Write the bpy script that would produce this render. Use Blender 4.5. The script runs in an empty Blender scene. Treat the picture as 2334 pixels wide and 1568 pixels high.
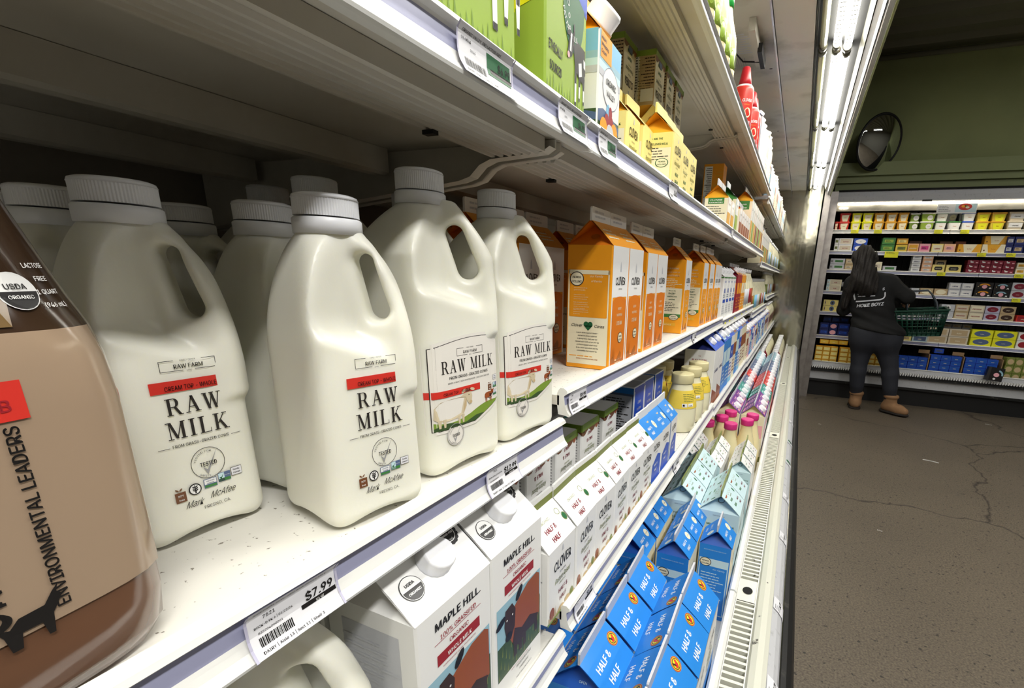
import bpy, math, random, os
import numpy as np
from mathutils import Vector, Matrix

random.seed(7)
PI = math.pi
C = bpy.context.scene.collection
CAMZ = 1.25                                   # camera height above the floor

# ------------------------------------------------------------------ camera
W, H = 2334, 1568
FPX, PX, PY = 1093.8, 1351.2, 933.2           # focal length and principal point of the (cropped) photograph
yaw, pitch, roll = [math.radians(a) for a in (-22.2, -15.84, 2.04)]
fw = Vector((math.sin(yaw)*math.cos(pitch), math.cos(yaw)*math.cos(pitch), math.sin(pitch)))
rt0 = Vector((math.cos(yaw), -math.sin(yaw), 0)); up0 = rt0.cross(fw)
rt = rt0*math.cos(roll) + up0*math.sin(roll)
up = -rt0*math.sin(roll) + up0*math.cos(roll)
cam_data = bpy.data.cameras.new('camera'); cam = bpy.data.objects.new('camera', cam_data); C.objects.link(cam)
cam_data.sensor_fit = 'HORIZONTAL'; cam_data.sensor_width = 36.0
cam_data.lens = 36.0*FPX/W
cam_data.shift_x = (W/2 - PX)/W
cam_data.shift_y = (PY - H/2)/W
cam_data.clip_start = 0.01; cam_data.clip_end = 60
M = Matrix((rt, up, -fw)).transposed().to_4x4(); M.translation = (0, 0, CAMZ)
cam.matrix_world = M
bpy.context.scene.camera = cam

# ------------------------------------------------------------------ exposure, ambient, store lamps
sc = bpy.context.scene
sc.view_settings.view_transform = 'Standard'; sc.view_settings.look = 'None'
sc.view_settings.gamma = 1.0; sc.view_settings.use_curve_mapping = False
sc.view_settings.exposure = 0.0
LED_CASE, LED_FAR, STORE = 39.0, 20.0, 30.0    # emission strength of case tubes, far-case strip, power of ceiling lamps
w_ = bpy.data.worlds.new('store_air'); sc.world = w_; w_.use_nodes = True
w_.node_tree.nodes['Background'].inputs[0].default_value = (0.9, 0.95, 1, 1)
w_.node_tree.nodes['Background'].inputs[1].default_value = 0.12
def area(name, loc, sx, sy, power, col=(1, 1, 1), rot=(0, 0, 0)):
    l = bpy.data.lights.new(name, 'AREA'); l.shape = 'RECTANGLE'; l.size = sx; l.size_y = sy; l.energy = power; l.color = col
    o = bpy.data.objects.new(name, l); o.location = loc; o.rotation_euler = rot; C.objects.link(o); return o
for k_, (x_, y_) in enumerate(((1.3, -0.6), (1.3, 2.2), (3.6, 1.0), (3.6, 4.0))):
    area('ceiling_lamp_light', (x_, y_, 3.27), 0.25, 1.3, STORE*(2.8 if k_ == 0 else 1.0), (1, 0.98, 0.94))

# ------------------------------------------------------------------ materials
MATS = {}
def s2l(c):
    c = c/255.0
    return c/12.92 if c <= 0.04045 else ((c+0.055)/1.055)**2.4
def mat(name, rgb, rough=0.5, metal=0.0, coat=0.0, emit=0.0, trans=0.0, sss=0.0, noise=None, bump=None, ior=1.45):
    m = bpy.data.materials.new(name); m.use_nodes = True
    nt = m.node_tree; b = nt.nodes['Principled BSDF']
    col = tuple(s2l(v) for v in rgb) + (1,)
    b.inputs['Base Color'].default_value = col
    b.inputs['Roughness'].default_value = rough; b.inputs['Metallic'].default_value = metal
    b.inputs['Coat Weight'].default_value = coat; b.inputs['Coat Roughness'].default_value = 0.12
    b.inputs['IOR'].default_value = ior
    if trans: b.inputs['Transmission Weight'].default_value = trans
    if sss:
        b.inputs['Subsurface Weight'].default_value = sss
        b.inputs['Subsurface Radius'].default_value = (0.02, 0.018, 0.012); b.inputs['Subsurface Scale'].default_value = 0.6
    if emit:
        b.inputs['Emission Color'].default_value = col; b.inputs['Emission Strength'].default_value = emit
    if noise or bump:
        tc = nt.nodes.new('ShaderNodeTexCoord')
    if noise:                                  # (rgb2, scale, low, high, detail)
        n = nt.nodes.new('ShaderNodeTexNoise'); n.inputs['Scale'].default_value = noise[1]; n.inputs['Detail'].default_value = noise[4] if len(noise) > 4 else 4
        r = nt.nodes.new('ShaderNodeValToRGB'); r.color_ramp.elements[0].position = noise[2]; r.color_ramp.elements[1].position = noise[3]
        r.color_ramp.elements[0].color = col; r.color_ramp.elements[1].color = tuple(s2l(v) for v in noise[0]) + (1,)
        nt.links.new(tc.outputs['Object'], n.inputs['Vector']); nt.links.new(n.outputs['Fac'], r.inputs['Fac'])
        nt.links.new(r.outputs['Color'], b.inputs['Base Color'])
    if bump:                                   # (scale, strength, distance)
        n2 = nt.nodes.new('ShaderNodeTexNoise'); n2.inputs['Scale'].default_value = bump[0]; n2.inputs['Detail'].default_value = 3
        bp = nt.nodes.new('ShaderNodeBump'); bp.inputs['Strength'].default_value = bump[1]; bp.inputs['Distance'].default_value = bump[2]
        nt.links.new(tc.outputs['Object'], n2.inputs['Vector']); nt.links.new(n2.outputs['Fac'], bp.inputs['Height'])
        nt.links.new(bp.outputs['Normal'], b.inputs['Normal'])
    MATS[name] = m
    return m
mat('white_enamel', (226, 226, 222), 0.32, coat=0.15, noise=((202, 198, 186), 9, 0.62, 0.8))
mat('shelf_enamel', (224, 222, 214), 0.4, noise=((128, 122, 110), 210, 0.66, 0.70, 4))
mat('under_enamel', (206, 202, 192), 0.5, noise=((186, 178, 160), 5, 0.45, 0.8))
mat('price_strip', (158, 160, 188), 0.35, coat=0.2)
mat('case_back', (150, 142, 132), 0.6)
mat('case_panel', (205, 202, 190), 0.55, noise=((150, 146, 132), 6, 0.5, 0.75, 6))
mat('black_gap', (12, 12, 12), 0.8)
mat('black_rubber', (22, 22, 22), 0.45, noise=((70, 68, 62), 30, 0.62, 0.75))
mat('black_plastic', (20, 20, 21), 0.5)
mat('bumper_cream', (212, 212, 198), 0.35, coat=0.2, noise=((60, 56, 48), 36, 0.70, 0.74, 6))
mat('bumper_grey', (196, 197, 200), 0.4, noise=((150, 150, 150), 60, 0.6, 0.8))
mat('chrome', (215, 215, 215), 0.15, metal=1.0)
mat('aluminium', (190, 190, 188), 0.35, metal=0.9)
mat('steel_post', (168, 162, 158), 0.38, metal=0.85, noise=((140, 134, 130), 14, 0.4, 0.8))
mat('tube_diffuser', (255, 252, 242), 0.3, emit=LED_CASE)
mat('tube_chip', (255, 255, 240), 0.3, emit=LED_CASE*0.75)
mat('tube_off', (176, 176, 140), 0.25, coat=0.5)
mat('strip_glow', (255, 246, 226), 0.3, emit=LED_FAR)
mat('housing', (66, 64, 50), 0.45)
mat('kraft', (150, 120, 86), 0.8)
# walls, floor, ceiling
mat('wall_green', (158, 166, 114), 0.7, noise=((150, 158, 108), 3, 0.4, 0.7), bump=(400, 0.25, 0.002))
mat('trim_green', (136, 146, 98), 0.5)
mat('deck_ceiling', (116, 114, 94), 0.6)
mat('wall_plain', (120, 118, 108), 0.8)
# printing inks and board
for n_, c_ in dict(white=(238, 238, 236), cream=(238, 230, 200), black=(24, 22, 22), ink=(44, 40, 38), ink_brown=(84, 68, 52), red=(206, 50, 40), brick=(156, 34, 44),
                   maroon=(128, 26, 48), orange=(240, 158, 26), gold=(228, 168, 44), deeporange=(220, 120, 22), brownish=(176, 100, 20), yellow=(244, 226, 140), brightyellow=(228, 200, 74), lemon=(238, 236, 40),
                   green=(64, 128, 60), darkgreen=(28, 96, 56), lime=(150, 178, 66), grass=(122, 150, 56), olive=(120, 130, 60), blue=(36, 130, 214), midblue=(24, 84, 176), navy=(28, 40, 104), royal=(34, 80, 190), slate=(86, 104, 140),
                   sky=(126, 190, 226), paleblue=(200, 226, 232), teal=(60, 150, 140), purple=(112, 52, 140), pink=(226, 70, 146), palepink=(240, 176, 186), peach=(240, 190, 150), tan=(196, 172, 132), beige=(214, 202, 178), brown=(112, 70, 42),
                   rust=(150, 78, 40), darkbrown=(58, 38, 28), choco=(92, 62, 44), grey=(150, 150, 152), lightgrey=(196, 198, 204), charcoal=(48, 46, 48), cowcream=(206, 192, 162), darkgrass=(60, 84, 48), duskblue=(150, 190, 206), lavender=(190, 188, 210)).items():
    mat('ink_'+n_ if not n_.startswith('ink') else n_+'_print', c_, 0.42, coat=0.12)
def ink(n):
    return MATS['ink_'+n] if 'ink_'+n in MATS else MATS[n+'_print']
mat('ink_paper', (230, 230, 234), 0.45)
mat('jug_plastic', (236, 235, 222), 0.36, sss=0.35, bump=(300, 0.04, 0.002))
mat('jug_cap', (232, 233, 236), 0.35, sss=0.15)
mat('red_cap', (176, 30, 40), 0.35)
mat('label_paper', (228, 224, 216), 0.5)
mat('milk_glass', (236, 230, 196), 0.12, coat=0.6)
mat('pale_milk', (240, 226, 178), 0.2, coat=0.4)
mat('pink_cap', (214, 50, 130), 0.35)
mat('cap_cream', (214, 204, 158), 0.4)
mat('cap_white', (240, 240, 242), 0.35)
mat('cap_green', (40, 160, 70), 0.35)
mat('choco_bottle', (104, 72, 52), 0.14, coat=0.8)
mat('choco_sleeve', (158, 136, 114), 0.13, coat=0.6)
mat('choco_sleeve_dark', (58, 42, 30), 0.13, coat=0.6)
mat('choco_sleeve_gold', (112, 88, 50), 0.22, coat=0.6)
mat('clear_plastic', (240, 240, 240), 0.08, trans=1.0, ior=1.3)
mat('mirror_glass', (225, 228, 228), 0.03, metal=1.0)
mat('skin', (196, 150, 122), 0.5, sss=0.1)
mat('hair', (22, 16, 12), 0.75, bump=(90, 0.6, 0.01))
mat('sweater', (9, 9, 10), 0.85, bump=(200, 0.3, 0.003))
mat('leggings', (34, 36, 44), 0.8, bump=(400, 0.3, 0.002))
mat('boot_suede', (138, 104, 72), 0.85, bump=(120, 0.3, 0.003))
mat('boot_sole', (36, 30, 26), 0.8)
mat('basket_green', (14, 58, 44), 0.4)
mat('handle_grey', (52, 58, 66), 0.4)

def floor_material():
    m = bpy.data.materials.new('concrete_floor'); m.use_nodes = True; nt = m.node_tree; b = nt.nodes['Principled BSDF']
    tc = nt.nodes.new('ShaderNodeTexCoord')
    def noise(scale, detail=6):
        n = nt.nodes.new('ShaderNodeTexNoise'); n.inputs['Scale'].default_value = scale; n.inputs['Detail'].default_value = detail
        nt.links.new(tc.outputs['Object'], n.inputs['Vector']); return n
    def ramp(src, p0, p1, c0, c1):
        r = nt.nodes.new('ShaderNodeValToRGB'); r.color_ramp.elements[0].position = p0; r.color_ramp.elements[1].position = p1
        r.color_ramp.elements[0].color = tuple(s2l(v) for v in c0)+(1,); r.color_ramp.elements[1].color = tuple(s2l(v) for v in c1)+(1,)
        nt.links.new(src, r.inputs['Fac']); return r
    def mix(a, bb, fac, mode='MIX'):
        mx = nt.nodes.new('ShaderNodeMix'); mx.data_type = 'RGBA'; mx.blend_type = mode
        if isinstance(fac, float): mx.inputs[0].default_value = fac
        else: nt.links.new(fac, mx.inputs[0])
        nt.links.new(a, mx.inputs[6]); nt.links.new(bb, mx.inputs[7]); return mx.outputs[2]
    base = ramp(noise(1.4).outputs['Fac'], 0.35, 0.7, (74, 65, 54), (92, 82, 68))
    fine = ramp(noise(140, 8).outputs['Fac'], 0.3, 0.72, (52, 46, 40), (140, 128, 108))
    c = mix(base.outputs['Color'], fine.outputs['Color'], 0.45)
    spk = ramp(noise(55, 4).outputs['Fac'], 0.33, 0.37, (0, 0, 0), (255, 255, 255))
    dark = nt.nodes.new('ShaderNodeRGB'); dark.outputs[0].default_value = (s2l(42), s2l(38), s2l(32), 1)
    c = mix(dark.outputs[0], c, spk.outputs['Color'])
    # a few hairline cracks
    v = nt.nodes.new('ShaderNodeTexVoronoi'); v.feature = 'DISTANCE_TO_EDGE'; v.inputs['Scale'].default_value = 0.55
    dn = noise(3.0); av = nt.nodes.new('ShaderNodeVectorMath'); av.operation = 'SCALE'; av.inputs['Scale'].default_value = 0.35
    nt.links.new(dn.outputs['Color'], av.inputs[0]); ad = nt.nodes.new('ShaderNodeVectorMath'); ad.operation = 'ADD'
    nt.links.new(tc.outputs['Object'], ad.inputs[0]); nt.links.new(av.outputs[0], ad.inputs[1]); nt.links.new(ad.outputs[0], v.inputs['Vector'])
    cr = ramp(v.outputs['Distance'], 0.0, 0.006, (0, 0, 0), (255, 255, 255))
    dk = nt.nodes.new('ShaderNodeRGB'); dk.outputs[0].default_value = (s2l(46), s2l(40), s2l(34), 1)
    c = mix(dk.outputs[0], c, cr.outputs['Color'])
    nt.links.new(c, b.inputs['Base Color']); b.inputs['Roughness'].default_value = 0.55
    bp = nt.nodes.new('ShaderNodeBump'); bp.inputs['Strength'].default_value = 0.25; bp.inputs['Distance'].default_value = 0.003
    nt.links.new(noise(110).outputs['Fac'], bp.inputs['Height']); nt.links.new(bp.outputs['Normal'], b.inputs['Normal'])
    MATS['floor'] = m
floor_material()
def steel_material():                          # brushed end panel: streaky, slightly wavy mirror
    m = bpy.data.materials.new('brushed_steel'); m.use_nodes = True; nt = m.node_tree; b = nt.nodes['Principled BSDF']
    b.inputs['Metallic'].default_value = 1.0; b.inputs['Base Color'].default_value = (0.40, 0.38, 0.31, 1)
    tc = nt.nodes.new('ShaderNodeTexCoord'); mp = nt.nodes.new('ShaderNodeMapping'); mp.inputs['Scale'].default_value = (60, 60, 2.5)
    n = nt.nodes.new('ShaderNodeTexNoise'); n.inputs['Scale'].default_value = 1.0; n.inputs['Detail'].default_value = 5
    nt.links.new(tc.outputs['Object'], mp.inputs['Vector']); nt.links.new(mp.outputs['Vector'], n.inputs['Vector'])
    r = nt.nodes.new('ShaderNodeMapRange'); r.inputs['To Min'].default_value = 0.04; r.inputs['To Max'].default_value = 0.15
    nt.links.new(n.outputs['Fac'], r.inputs['Value']); nt.links.new(r.outputs['Result'], b.inputs['Roughness'])
    n2 = nt.nodes.new('ShaderNodeTexNoise'); n2.inputs['Scale'].default_value = 7.0; nt.links.new(tc.outputs['Object'], n2.inputs['Vector'])
    bp = nt.nodes.new('ShaderNodeBump'); bp.inputs['Strength'].default_value = 0.05; bp.inputs['Distance'].default_value = 0.02
    nt.links.new(n2.outputs['Fac'], bp.inputs['Height']); nt.links.new(bp.outputs['Normal'], b.inputs['Normal'])
    MATS['steel'] = m
steel_material()

# ------------------------------------------------------------------ mesh builder
FONT = None
try:
    FONT = bpy.data.fonts.load(os.path.join(bpy.utils.system_resource('DATAFILES'), 'fonts', 'Inter.woff2'))
except Exception:
    FONT = None
_tc = {}
def text_geo(s, bold=0.0, res=3):
    """flat glyph mesh of a string: vertices (N,2) at font size 1, faces, width"""
    k = (s, bold, res)
    if k in _tc: return _tc[k]
    cu = bpy.data.curves.new('t', 'FONT'); cu.body = s
    if FONT: cu.font = FONT
    cu.size = 1; cu.resolution_u = res; cu.fill_mode = 'FRONT'
    o = bpy.data.objects.new('t', cu); me = o.to_mesh()
    v = np.array([(p.co.x, p.co.y) for p in me.vertices]).reshape(-1, 2)
    f = [tuple(p.vertices) for p in me.polygons]
    o.to_mesh_clear(); bpy.data.objects.remove(o); bpy.data.curves.remove(cu)
    if len(v):
        v = v - [v[:, 0].min(), 0]
        if bold:                               # heavier weight: two slightly shifted copies
            n = len(v); d = np.array((bold*0.9, bold*0.45)); v = np.concatenate([v-d, v+d]); v = v - [v[:, 0].min(), 0]; f = f+[tuple(i+n for i in q) for q in f]
    _tc[k] = (v, f, float(v[:, 0].max()) if len(v) else 0.0)
    return _tc[k]

def frame(O, U, V, N=None):
    O, U, V = Vector(O), Vector(U).normalized(), Vector(V).normalized()
    N = Vector(N).normalized() if N else U.cross(V)
    return lambda u, v, l=0.0: O + U*u + V*v + N*l

class MB:
    def __init__(s): s.v = []; s.f = []; s.m = []; s.sm = []; s.mats = []
    def mi(s, m):
        if isinstance(m, str): m = MATS[m] if m in MATS else ink(m)
        if m not in s.mats: s.mats.append(m)
        return s.mats.index(m)
    def add(s, vs, fs, m, smooth=False):
        b = len(s.v); k = s.mi(m)
        s.v.extend([tuple(p) for p in vs])
        for f in fs:
            s.f.append(tuple(b+i for i in f)); s.m.append(k); s.sm.append(smooth)
    def quad(s, a, b, c, d, m): s.add([a, b, c, d], [(0, 1, 2, 3)], m)
    def box(s, x0, y0, z0, x1, y1, z1, m, faces=None):
        v = [(x0, y0, z0), (x1, y0, z0), (x1, y1, z0), (x0, y1, z0), (x0, y0, z1), (x1, y0, z1), (x1, y1, z1), (x0, y1, z1)]
        q = {'-z': (0, 3, 2, 1), '+z': (4, 5, 6, 7), '-y': (0, 1, 5, 4), '+x': (1, 2, 6, 5), '+y': (2, 3, 7, 6), '-x': (3, 0, 4, 7)}
        for k, f in q.items():
            s.add([v[i] for i in f], [(0, 1, 2, 3)], (faces or {}).get(k, m))
    def rbox(s, x0, y0, z0, x1, y1, z1, r, m, n=2):
        """box with rounded vertical edges"""
        pts = []
        for cx, cy, a0 in ((x1-r, y1-r, 0), (x0+r, y1-r, PI/2), (x0+r, y0+r, PI), (x1-r, y0+r, 1.5*PI)):
            for i in range(n+1): a = a0+PI/2*i/n; pts.append((cx+r*math.cos(a), cy+r*math.sin(a)))
        s.prism(pts, 'z', z0, z1, m)
    def prism(s, pts, ax, a0, a1, m, caps=True, closed=True, mats=None, smooth=False):
        """extrude a 2D outline: ax='y' -> (x,z), 'x' -> (y,z), 'z' -> (x,y)"""
        P = {'y': lambda p, a: (p[0], a, p[1]), 'x': lambda p, a: (a, p[0], p[1]), 'z': lambda p, a: (p[0], p[1], a)}[ax]
        n = len(pts); vs = [P(p, a0) for p in pts]+[P(p, a1) for p in pts]
        for i in range(n if closed else n-1):
            j = (i+1) % n
            s.add([vs[i], vs[j], vs[n+j], vs[n+i]], [(0, 1, 2, 3)], mats[i] if mats else m, smooth)
        if caps and closed:
            s.add(vs[:n], [tuple(range(n))[::-1]], m); s.add(vs[n:], [tuple(range(n))], m)
    def lathe(s, prof, n, m, c=(0, 0, 0), mats=None, smooth=True, flute=0.0, ax='z'):
        """turn (radius, height) pairs about the z axis; mats: one per segment"""
        b = len(s.v)
        for r, z in prof:
            for i in range(n):
                a = 2*PI*i/n; rr = r*(1-flute*(i % 2))
                p = (rr*math.cos(a), rr*math.sin(a), z)
                if ax == 'x': p = (p[2], p[0], p[1])
                s.v.append((c[0]+p[0], c[1]+p[1], c[2]+p[2]))
        for k in range(len(prof)-1):
            mm = s.mi(mats[k] if mats else m)
            for i in range(n):
                j = (i+1) % n
                s.f.append((b+k*n+i, b+k*n+j, b+(k+1)*n+j, b+(k+1)*n+i)); s.m.append(mm); s.sm.append(smooth)
        s.f.append(tuple(b+i for i in range(n))[::-1]); s.m.append(s.mi(mats[0] if mats else m)); s.sm.append(False)
        s.f.append(tuple(b+(len(prof)-1)*n+i for i in range(n))); s.m.append(s.mi(mats[-1] if mats else m)); s.sm.append(False)
    def loft(s, rings, m, mats=None, smooth=True, cap=True):
        b = len(s.v); n = len(rings[0])
        for r in rings: s.v.extend([tuple(p) for p in r])
        for k in range(len(rings)-1):
            mm = s.mi(mats[k] if mats else m)
            for i in range(n):
                j = (i+1) % n
                s.f.append((b+k*n+i, b+k*n+j, b+(k+1)*n+j, b+(k+1)*n+i)); s.m.append(mm); s.sm.append(smooth)
        if cap:
            s.f.append(tuple(b+i for i in range(n))[::-1]); s.m.append(s.mi(mats[0] if mats else m)); s.sm.append(False)
            s.f.append(tuple(b+(len(rings)-1)*n+i for i in range(n))); s.m.append(s.mi(mats[-1] if mats else m)); s.sm.append(False)
    def tube(s, path, r, m, n=8, smooth=True, cap=True):
        P = [Vector(p) for p in path]; rings = []
        rr = r if isinstance(r, (list, tuple)) else [r]*len(P)
        for i, p in enumerate(P):
            t = (P[min(i+1, len(P)-1)]-P[max(i-1, 0)]).normalized()
            a = t.cross(Vector((0, 0, 1)) if abs(t.z) < 0.9 else Vector((1, 0, 0))).normalized(); bb = t.cross(a)
            rings.append([p+(a*math.cos(2*PI*k/n)+bb*math.sin(2*PI*k/n))*rr[i] for k in range(n)])
        s.loft(rings, m, smooth=smooth, cap=cap)
    # ---- printing on a surface fr(u, v, lift)
    def text(s, st, fr, x, y, size, m, align='C', cond=1.0, bold=0.0, maxw=None, arch=0.0, rot=0.0, l=0.0004, res=3, arc=None, shear=0.0):
        v, f, w = text_geo(st, bold, res)
        if not len(v): return
        sx = size*cond
        if maxw and w*sx > maxw: sx = maxw/w
        w *= sx
        off = {'C': -w/2, 'L': 0, 'R': -w}[align]
        ca, sa = math.cos(rot), math.sin(rot); out = []
        for px_, py_ in v:
            u, vv = px_*sx+off+shear*py_*size, py_*size
            if arch: vv *= 1+arch*(1-(2*u/w)**2) if w else 1; 
            if arc:                            # bend round a circle: (radius, start angle)
                R, a0 = arc; a = a0-u/R if R > 0 else a0+u/-R
                rad = (R+vv) if R > 0 else (-R-vv)
                uu, v2 = rad*math.cos(a), rad*math.sin(a)
            else: uu, v2 = u*ca-vv*sa, u*sa+vv*ca
            out.append(fr(x+uu, y+v2, l))
        s.add(out, f, m)
    def poly(s, fr, pts, m, l=0.0002): s.add([fr(u, v, l) for u, v in pts], [tuple(range(len(pts)))], m)
    def rect(s, fr, x0, y0, x1, y1, m, l=0.0002, n=1, k=1):
        vs = [fr(x0+(x1-x0)*i/n, y0+(y1-y0)*j/k, l) for j in range(k+1) for i in range(n+1)]
        s.add(vs, [(j*(n+1)+i, j*(n+1)+i+1, (j+1)*(n+1)+i+1, (j+1)*(n+1)+i) for j in range(k) for i in range(n)], m)
    def disc(s, fr, x, y, rx, ry, m, l=0.0003, n=20, rot=0.0):
        c_, s_ = math.cos(rot), math.sin(rot)
        pts = []
        for i in range(n):
            a = 2*PI*i/n; u, v = rx*math.cos(a), ry*math.sin(a); pts.append((x+u*c_-v*s_, y+u*s_+v*c_))
        s.poly(fr, pts, m, l)
    def ring(s, fr, x, y, rx, ry, t, m, l=0.0004, n=28):
        vs = []; fs = []
        for i in range(n):
            a = 2*PI*i/n; c_, s_ = math.cos(a), math.sin(a)
            vs += [fr(x+rx*c_, y+ry*s_, l), fr(x+(rx-t)*c_, y+(ry-t)*s_, l)]
            j = (i+1) % n; fs.append((2*i, 2*j, 2*j+1, 2*i+1))
        s.add(vs, fs, m)
    def lines(s, fr, x0, x1, y0, y1, n, m, t=0.4, l=0.0004, seed=1, align='L'):
        """n rows of fine print as thin bars of uneven length"""
        rng = random.Random(seed); dy = (y1-y0)/max(n, 1)
        for i in range(n):
            y = y1-dy*(i+0.75); w = (x1-x0)*rng.uniform(0.6, 1.0); u = x0 if align == 'L' else (x0+x1-w)/2
            while u < (x0+x1-w)/2+w if align == 'C' else u < x0+w:
                ww = rng.uniform(0.08, 0.22)*(x1-x0); e = min(u+ww, (x0+x1+w)/2 if align == 'C' else x0+w)
                s.rect(fr, u, y, e, y+dy*t, m, l); u = e+0.025*(x1-x0)
    def mesh(s, name):
        me = bpy.data.meshes.new(name); me.from_pydata(s.v, [], s.f)
        for m in s.mats: me.materials.append(m)
        me.polygons.foreach_set('material_index', s.m); me.polygons.foreach_set('use_smooth', s.sm)
        me.update(); return me
    def build(s, name, parent=None, loc=(0, 0, 0), rot=(0, 0, 0)):
        o = bpy.data.objects.new(name, s.mesh(name)); C.objects.link(o); o.location = loc; o.rotation_euler = rot
        if parent: o.parent = parent
        return o

LABELS = {}
def tag(o, label, cat, group=None):
    n = len(label.split())
    if n < 4 or n > 16: print('LABEL LENGTH', n, label)
    if label in LABELS: print('LABEL TWICE', label)
    LABELS[label] = o
    o['label'] = label; o['category'] = cat
    if group: o['group'] = group
    return o
def thing(name, label, cat, loc=(0, 0, 0), rotz=0.0, group=None):
    o = bpy.data.objects.new(name, None); C.objects.link(o); o.location = loc; o.rotation_euler = (0, 0, rotz); o.empty_display_size = 0.05
    return tag(o, label, cat, group)
def struct(name, b):
    o = b.build(name); o['kind'] = 'structure'; return o

PROTO = {}
def define(kind, name, parts):
    """parts: list of (part name, MB or mesh, parent part index or None, location); one entry named None -> the thing is a single mesh"""
    out = []
    for p in parts:
        pn, b = p[0], p[1]
        out.append((pn, b.mesh(pn or name) if isinstance(b, MB) else b, p[2] if len(p) > 2 else None, p[3] if len(p) > 3 else (0, 0, 0), p[4] if len(p) > 4 else None))
    PROTO[kind] = (name, out)
def spawn(kind, loc, label, cat, group=None, rotz=0.0, flip=False, tilt=None):
    name, parts = PROTO[kind]
    if len(parts) == 1 and parts[0][0] is None:
        r = bpy.data.objects.new(name, parts[0][1]); C.objects.link(r)
    else:
        r = bpy.data.objects.new(name, None); C.objects.link(r); r.empty_display_size = 0.05
        made = []
        for pn, me, par, pl, lab in parts:
            o = bpy.data.objects.new(pn, me); C.objects.link(o); o.location = pl
            o.parent = r if par is None else made[par]; made.append(o)
            if lab: o['label'] = lab
    r.location = (loc[0], loc[1], loc[2]+0.0008); r.rotation_euler = (PI if flip else 0, 0, rotz) if not tilt else tilt
    return tag(r, label, cat, group)
ORD = ['first', 'second', 'third', 'fourth', 'fifth', 'sixth', 'seventh', 'eighth', 'ninth', 'tenth', 'eleventh', 'twelfth', 'thirteenth', 'fourteenth', 'fifteenth', 'sixteenth', 'seventeenth', 'eighteenth', 'nineteenth', 'twentieth']
Z = lambda z: z+CAMZ

# ================================================================== the room
YE = 5.53                                     # far end of the dairy case (steel panel)
b = MB(); b.box(-1.4, -3.0, -0.05, 6.0, 6.84, 0.0, 'floor'); struct('floor', b)
b = MB(); b.box(-1.4, 6.2, 2.14, 6.0, 6.3, 3.6, 'wall_green'); b.box(-1.4, 6.76, 0, 6.0, 6.84, 2.14, 'wall_plain'); b.box(-1.4, 6.2, 2.14, 6.0, 6.84, 2.2, 'wall_plain'); struct('wall_back', b)
b = MB(); b.box(-1.5, -3.0, 0, -1.4, 6.3, 3.6, 'wall_plain'); struct('wall_left', b)
b = MB(); b.box(6.0, -3.0, 0, 6.1, 6.3, 3.6, 'wall_plain'); struct('wall_right', b)
b = MB(); b.box(-1.5, -3.1, 0, 6.1, -3.0, 3.6, 'wall_plain'); struct('wall_front', b)
b = MB()                                      # ribbed steel deck ceiling, ribs run across the store
y = -3.0; pts = []
while y < 6.2:
    pts += [(y, 3.50), (y+0.05, 3.43), (y+0.19, 3.43), (y+0.24, 3.50)]; y += 0.30
b.prism(pts+[(6.3, 3.50), (6.3, 3.60), (-3.0, 3.60)], 'x', -1.4, 6.0, 'deck_ceiling'); struct('ceiling', b)
b = MB()
for y0, y1, z0, z1, m in ((6.02, 6.2, 2.24, 2.30, 'trim_green'), (5.98, 6.2, 2.30, 2.42, 'trim_green'), (6.06, 6.2, 2.14, 2.24, 'trim_green')):
    b.box(0.20, y0, z0, 6.0, y1, z1, m)
struct('trim_1', b)
b = MB()
b.box(-0.2, 6.12, 2.95, 6.0, 6.2, 3.0, 'deck_ceiling'); b.tube([(-0.2, 6.1, 3.30), (6.0, 6.1, 3.30)], 0.03, 'deck_ceiling'); b.tube([(-0.2, 6.02, 3.36), (6.0, 6.02, 3.36)], 0.02, 'deck_ceiling')
b = MB(); b.tube([(0.0, 6.1, 3.37), (6.0, 6.1, 3.37)], 0.025, 'deck_ceiling'); o = struct('trim_2', b)
for i, (x_, y_) in enumerate(((1.3, -0.6), (1.3, 2.2), (3.6, 1.0), (3.6, 4.0))):     # fixtures of the ceiling lamps
    b = MB(); b.box(-0.16, -0.7, 0.02, 0.16, 0.7, 0.10, 'white_enamel'); t = thing('ceiling_lamp', 'long white ceiling lamp over the shop floor, %s one from the near end' % ORD[i], 'lamp', (x_, y_, 3.32), 0, 'ceiling lamps')
    b.build('housing', t); d = MB(); d.box(-0.13, -0.66, 0.0, 0.13, 0.66, 0.018, 'white_enamel'); d.build('diffuser', t)

# ================================================================== long dairy case on the left
case = thing('dairy_case', 'long open white dairy case with LED canopy running down the aisle', 'refrigerated case', (-0.4, 2.3, 0))
def cpart(name, b):
    o = b.build(name, case, (0.4, -2.3, 0)); return o
Y0 = -0.9
b = MB(); b.box(-0.90, Y0, 0.0, -0.845, YE, 2.30, 'case_back')
fr = frame((-0.845, 0, 0), (0, 1, 0), (0, 0, 1))
for sec in range(5):
    for r_ in range(2):
        for k_ in range(8):
            b.disc(fr, 0.23+sec*1.25+0.028*k_, 1.305-0.024*r_, 0.006, 0.005, 'black_gap', 0.0006, 10)
            b.disc(fr, 0.23+sec*1.25+0.028*k_, 1.66-0.024*r_, 0.006, 0.005, 'black_gap', 0.0006, 10)
cpart('back_panel', b)
b = MB(); b.box(-0.90, YE, 0.0, 0.085, YE+0.03, 2.22, 'steel'); cpart('end_panel', b)
b = MB()                                      # ceiling of the case
b.box(-0.845, Y0, 2.11, -0.21, YE, 2.14, 'case_panel'); b.box(-0.205, Y0, 2.105, -0.075, YE, 2.14, 'case_panel'); b.box(-0.845, Y0, 2.14, 0.16, YE, 2.30, 'black_gap')
b.box(-0.213, Y0, 2.100, -0.207, YE, 2.112, 'aluminium')
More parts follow.
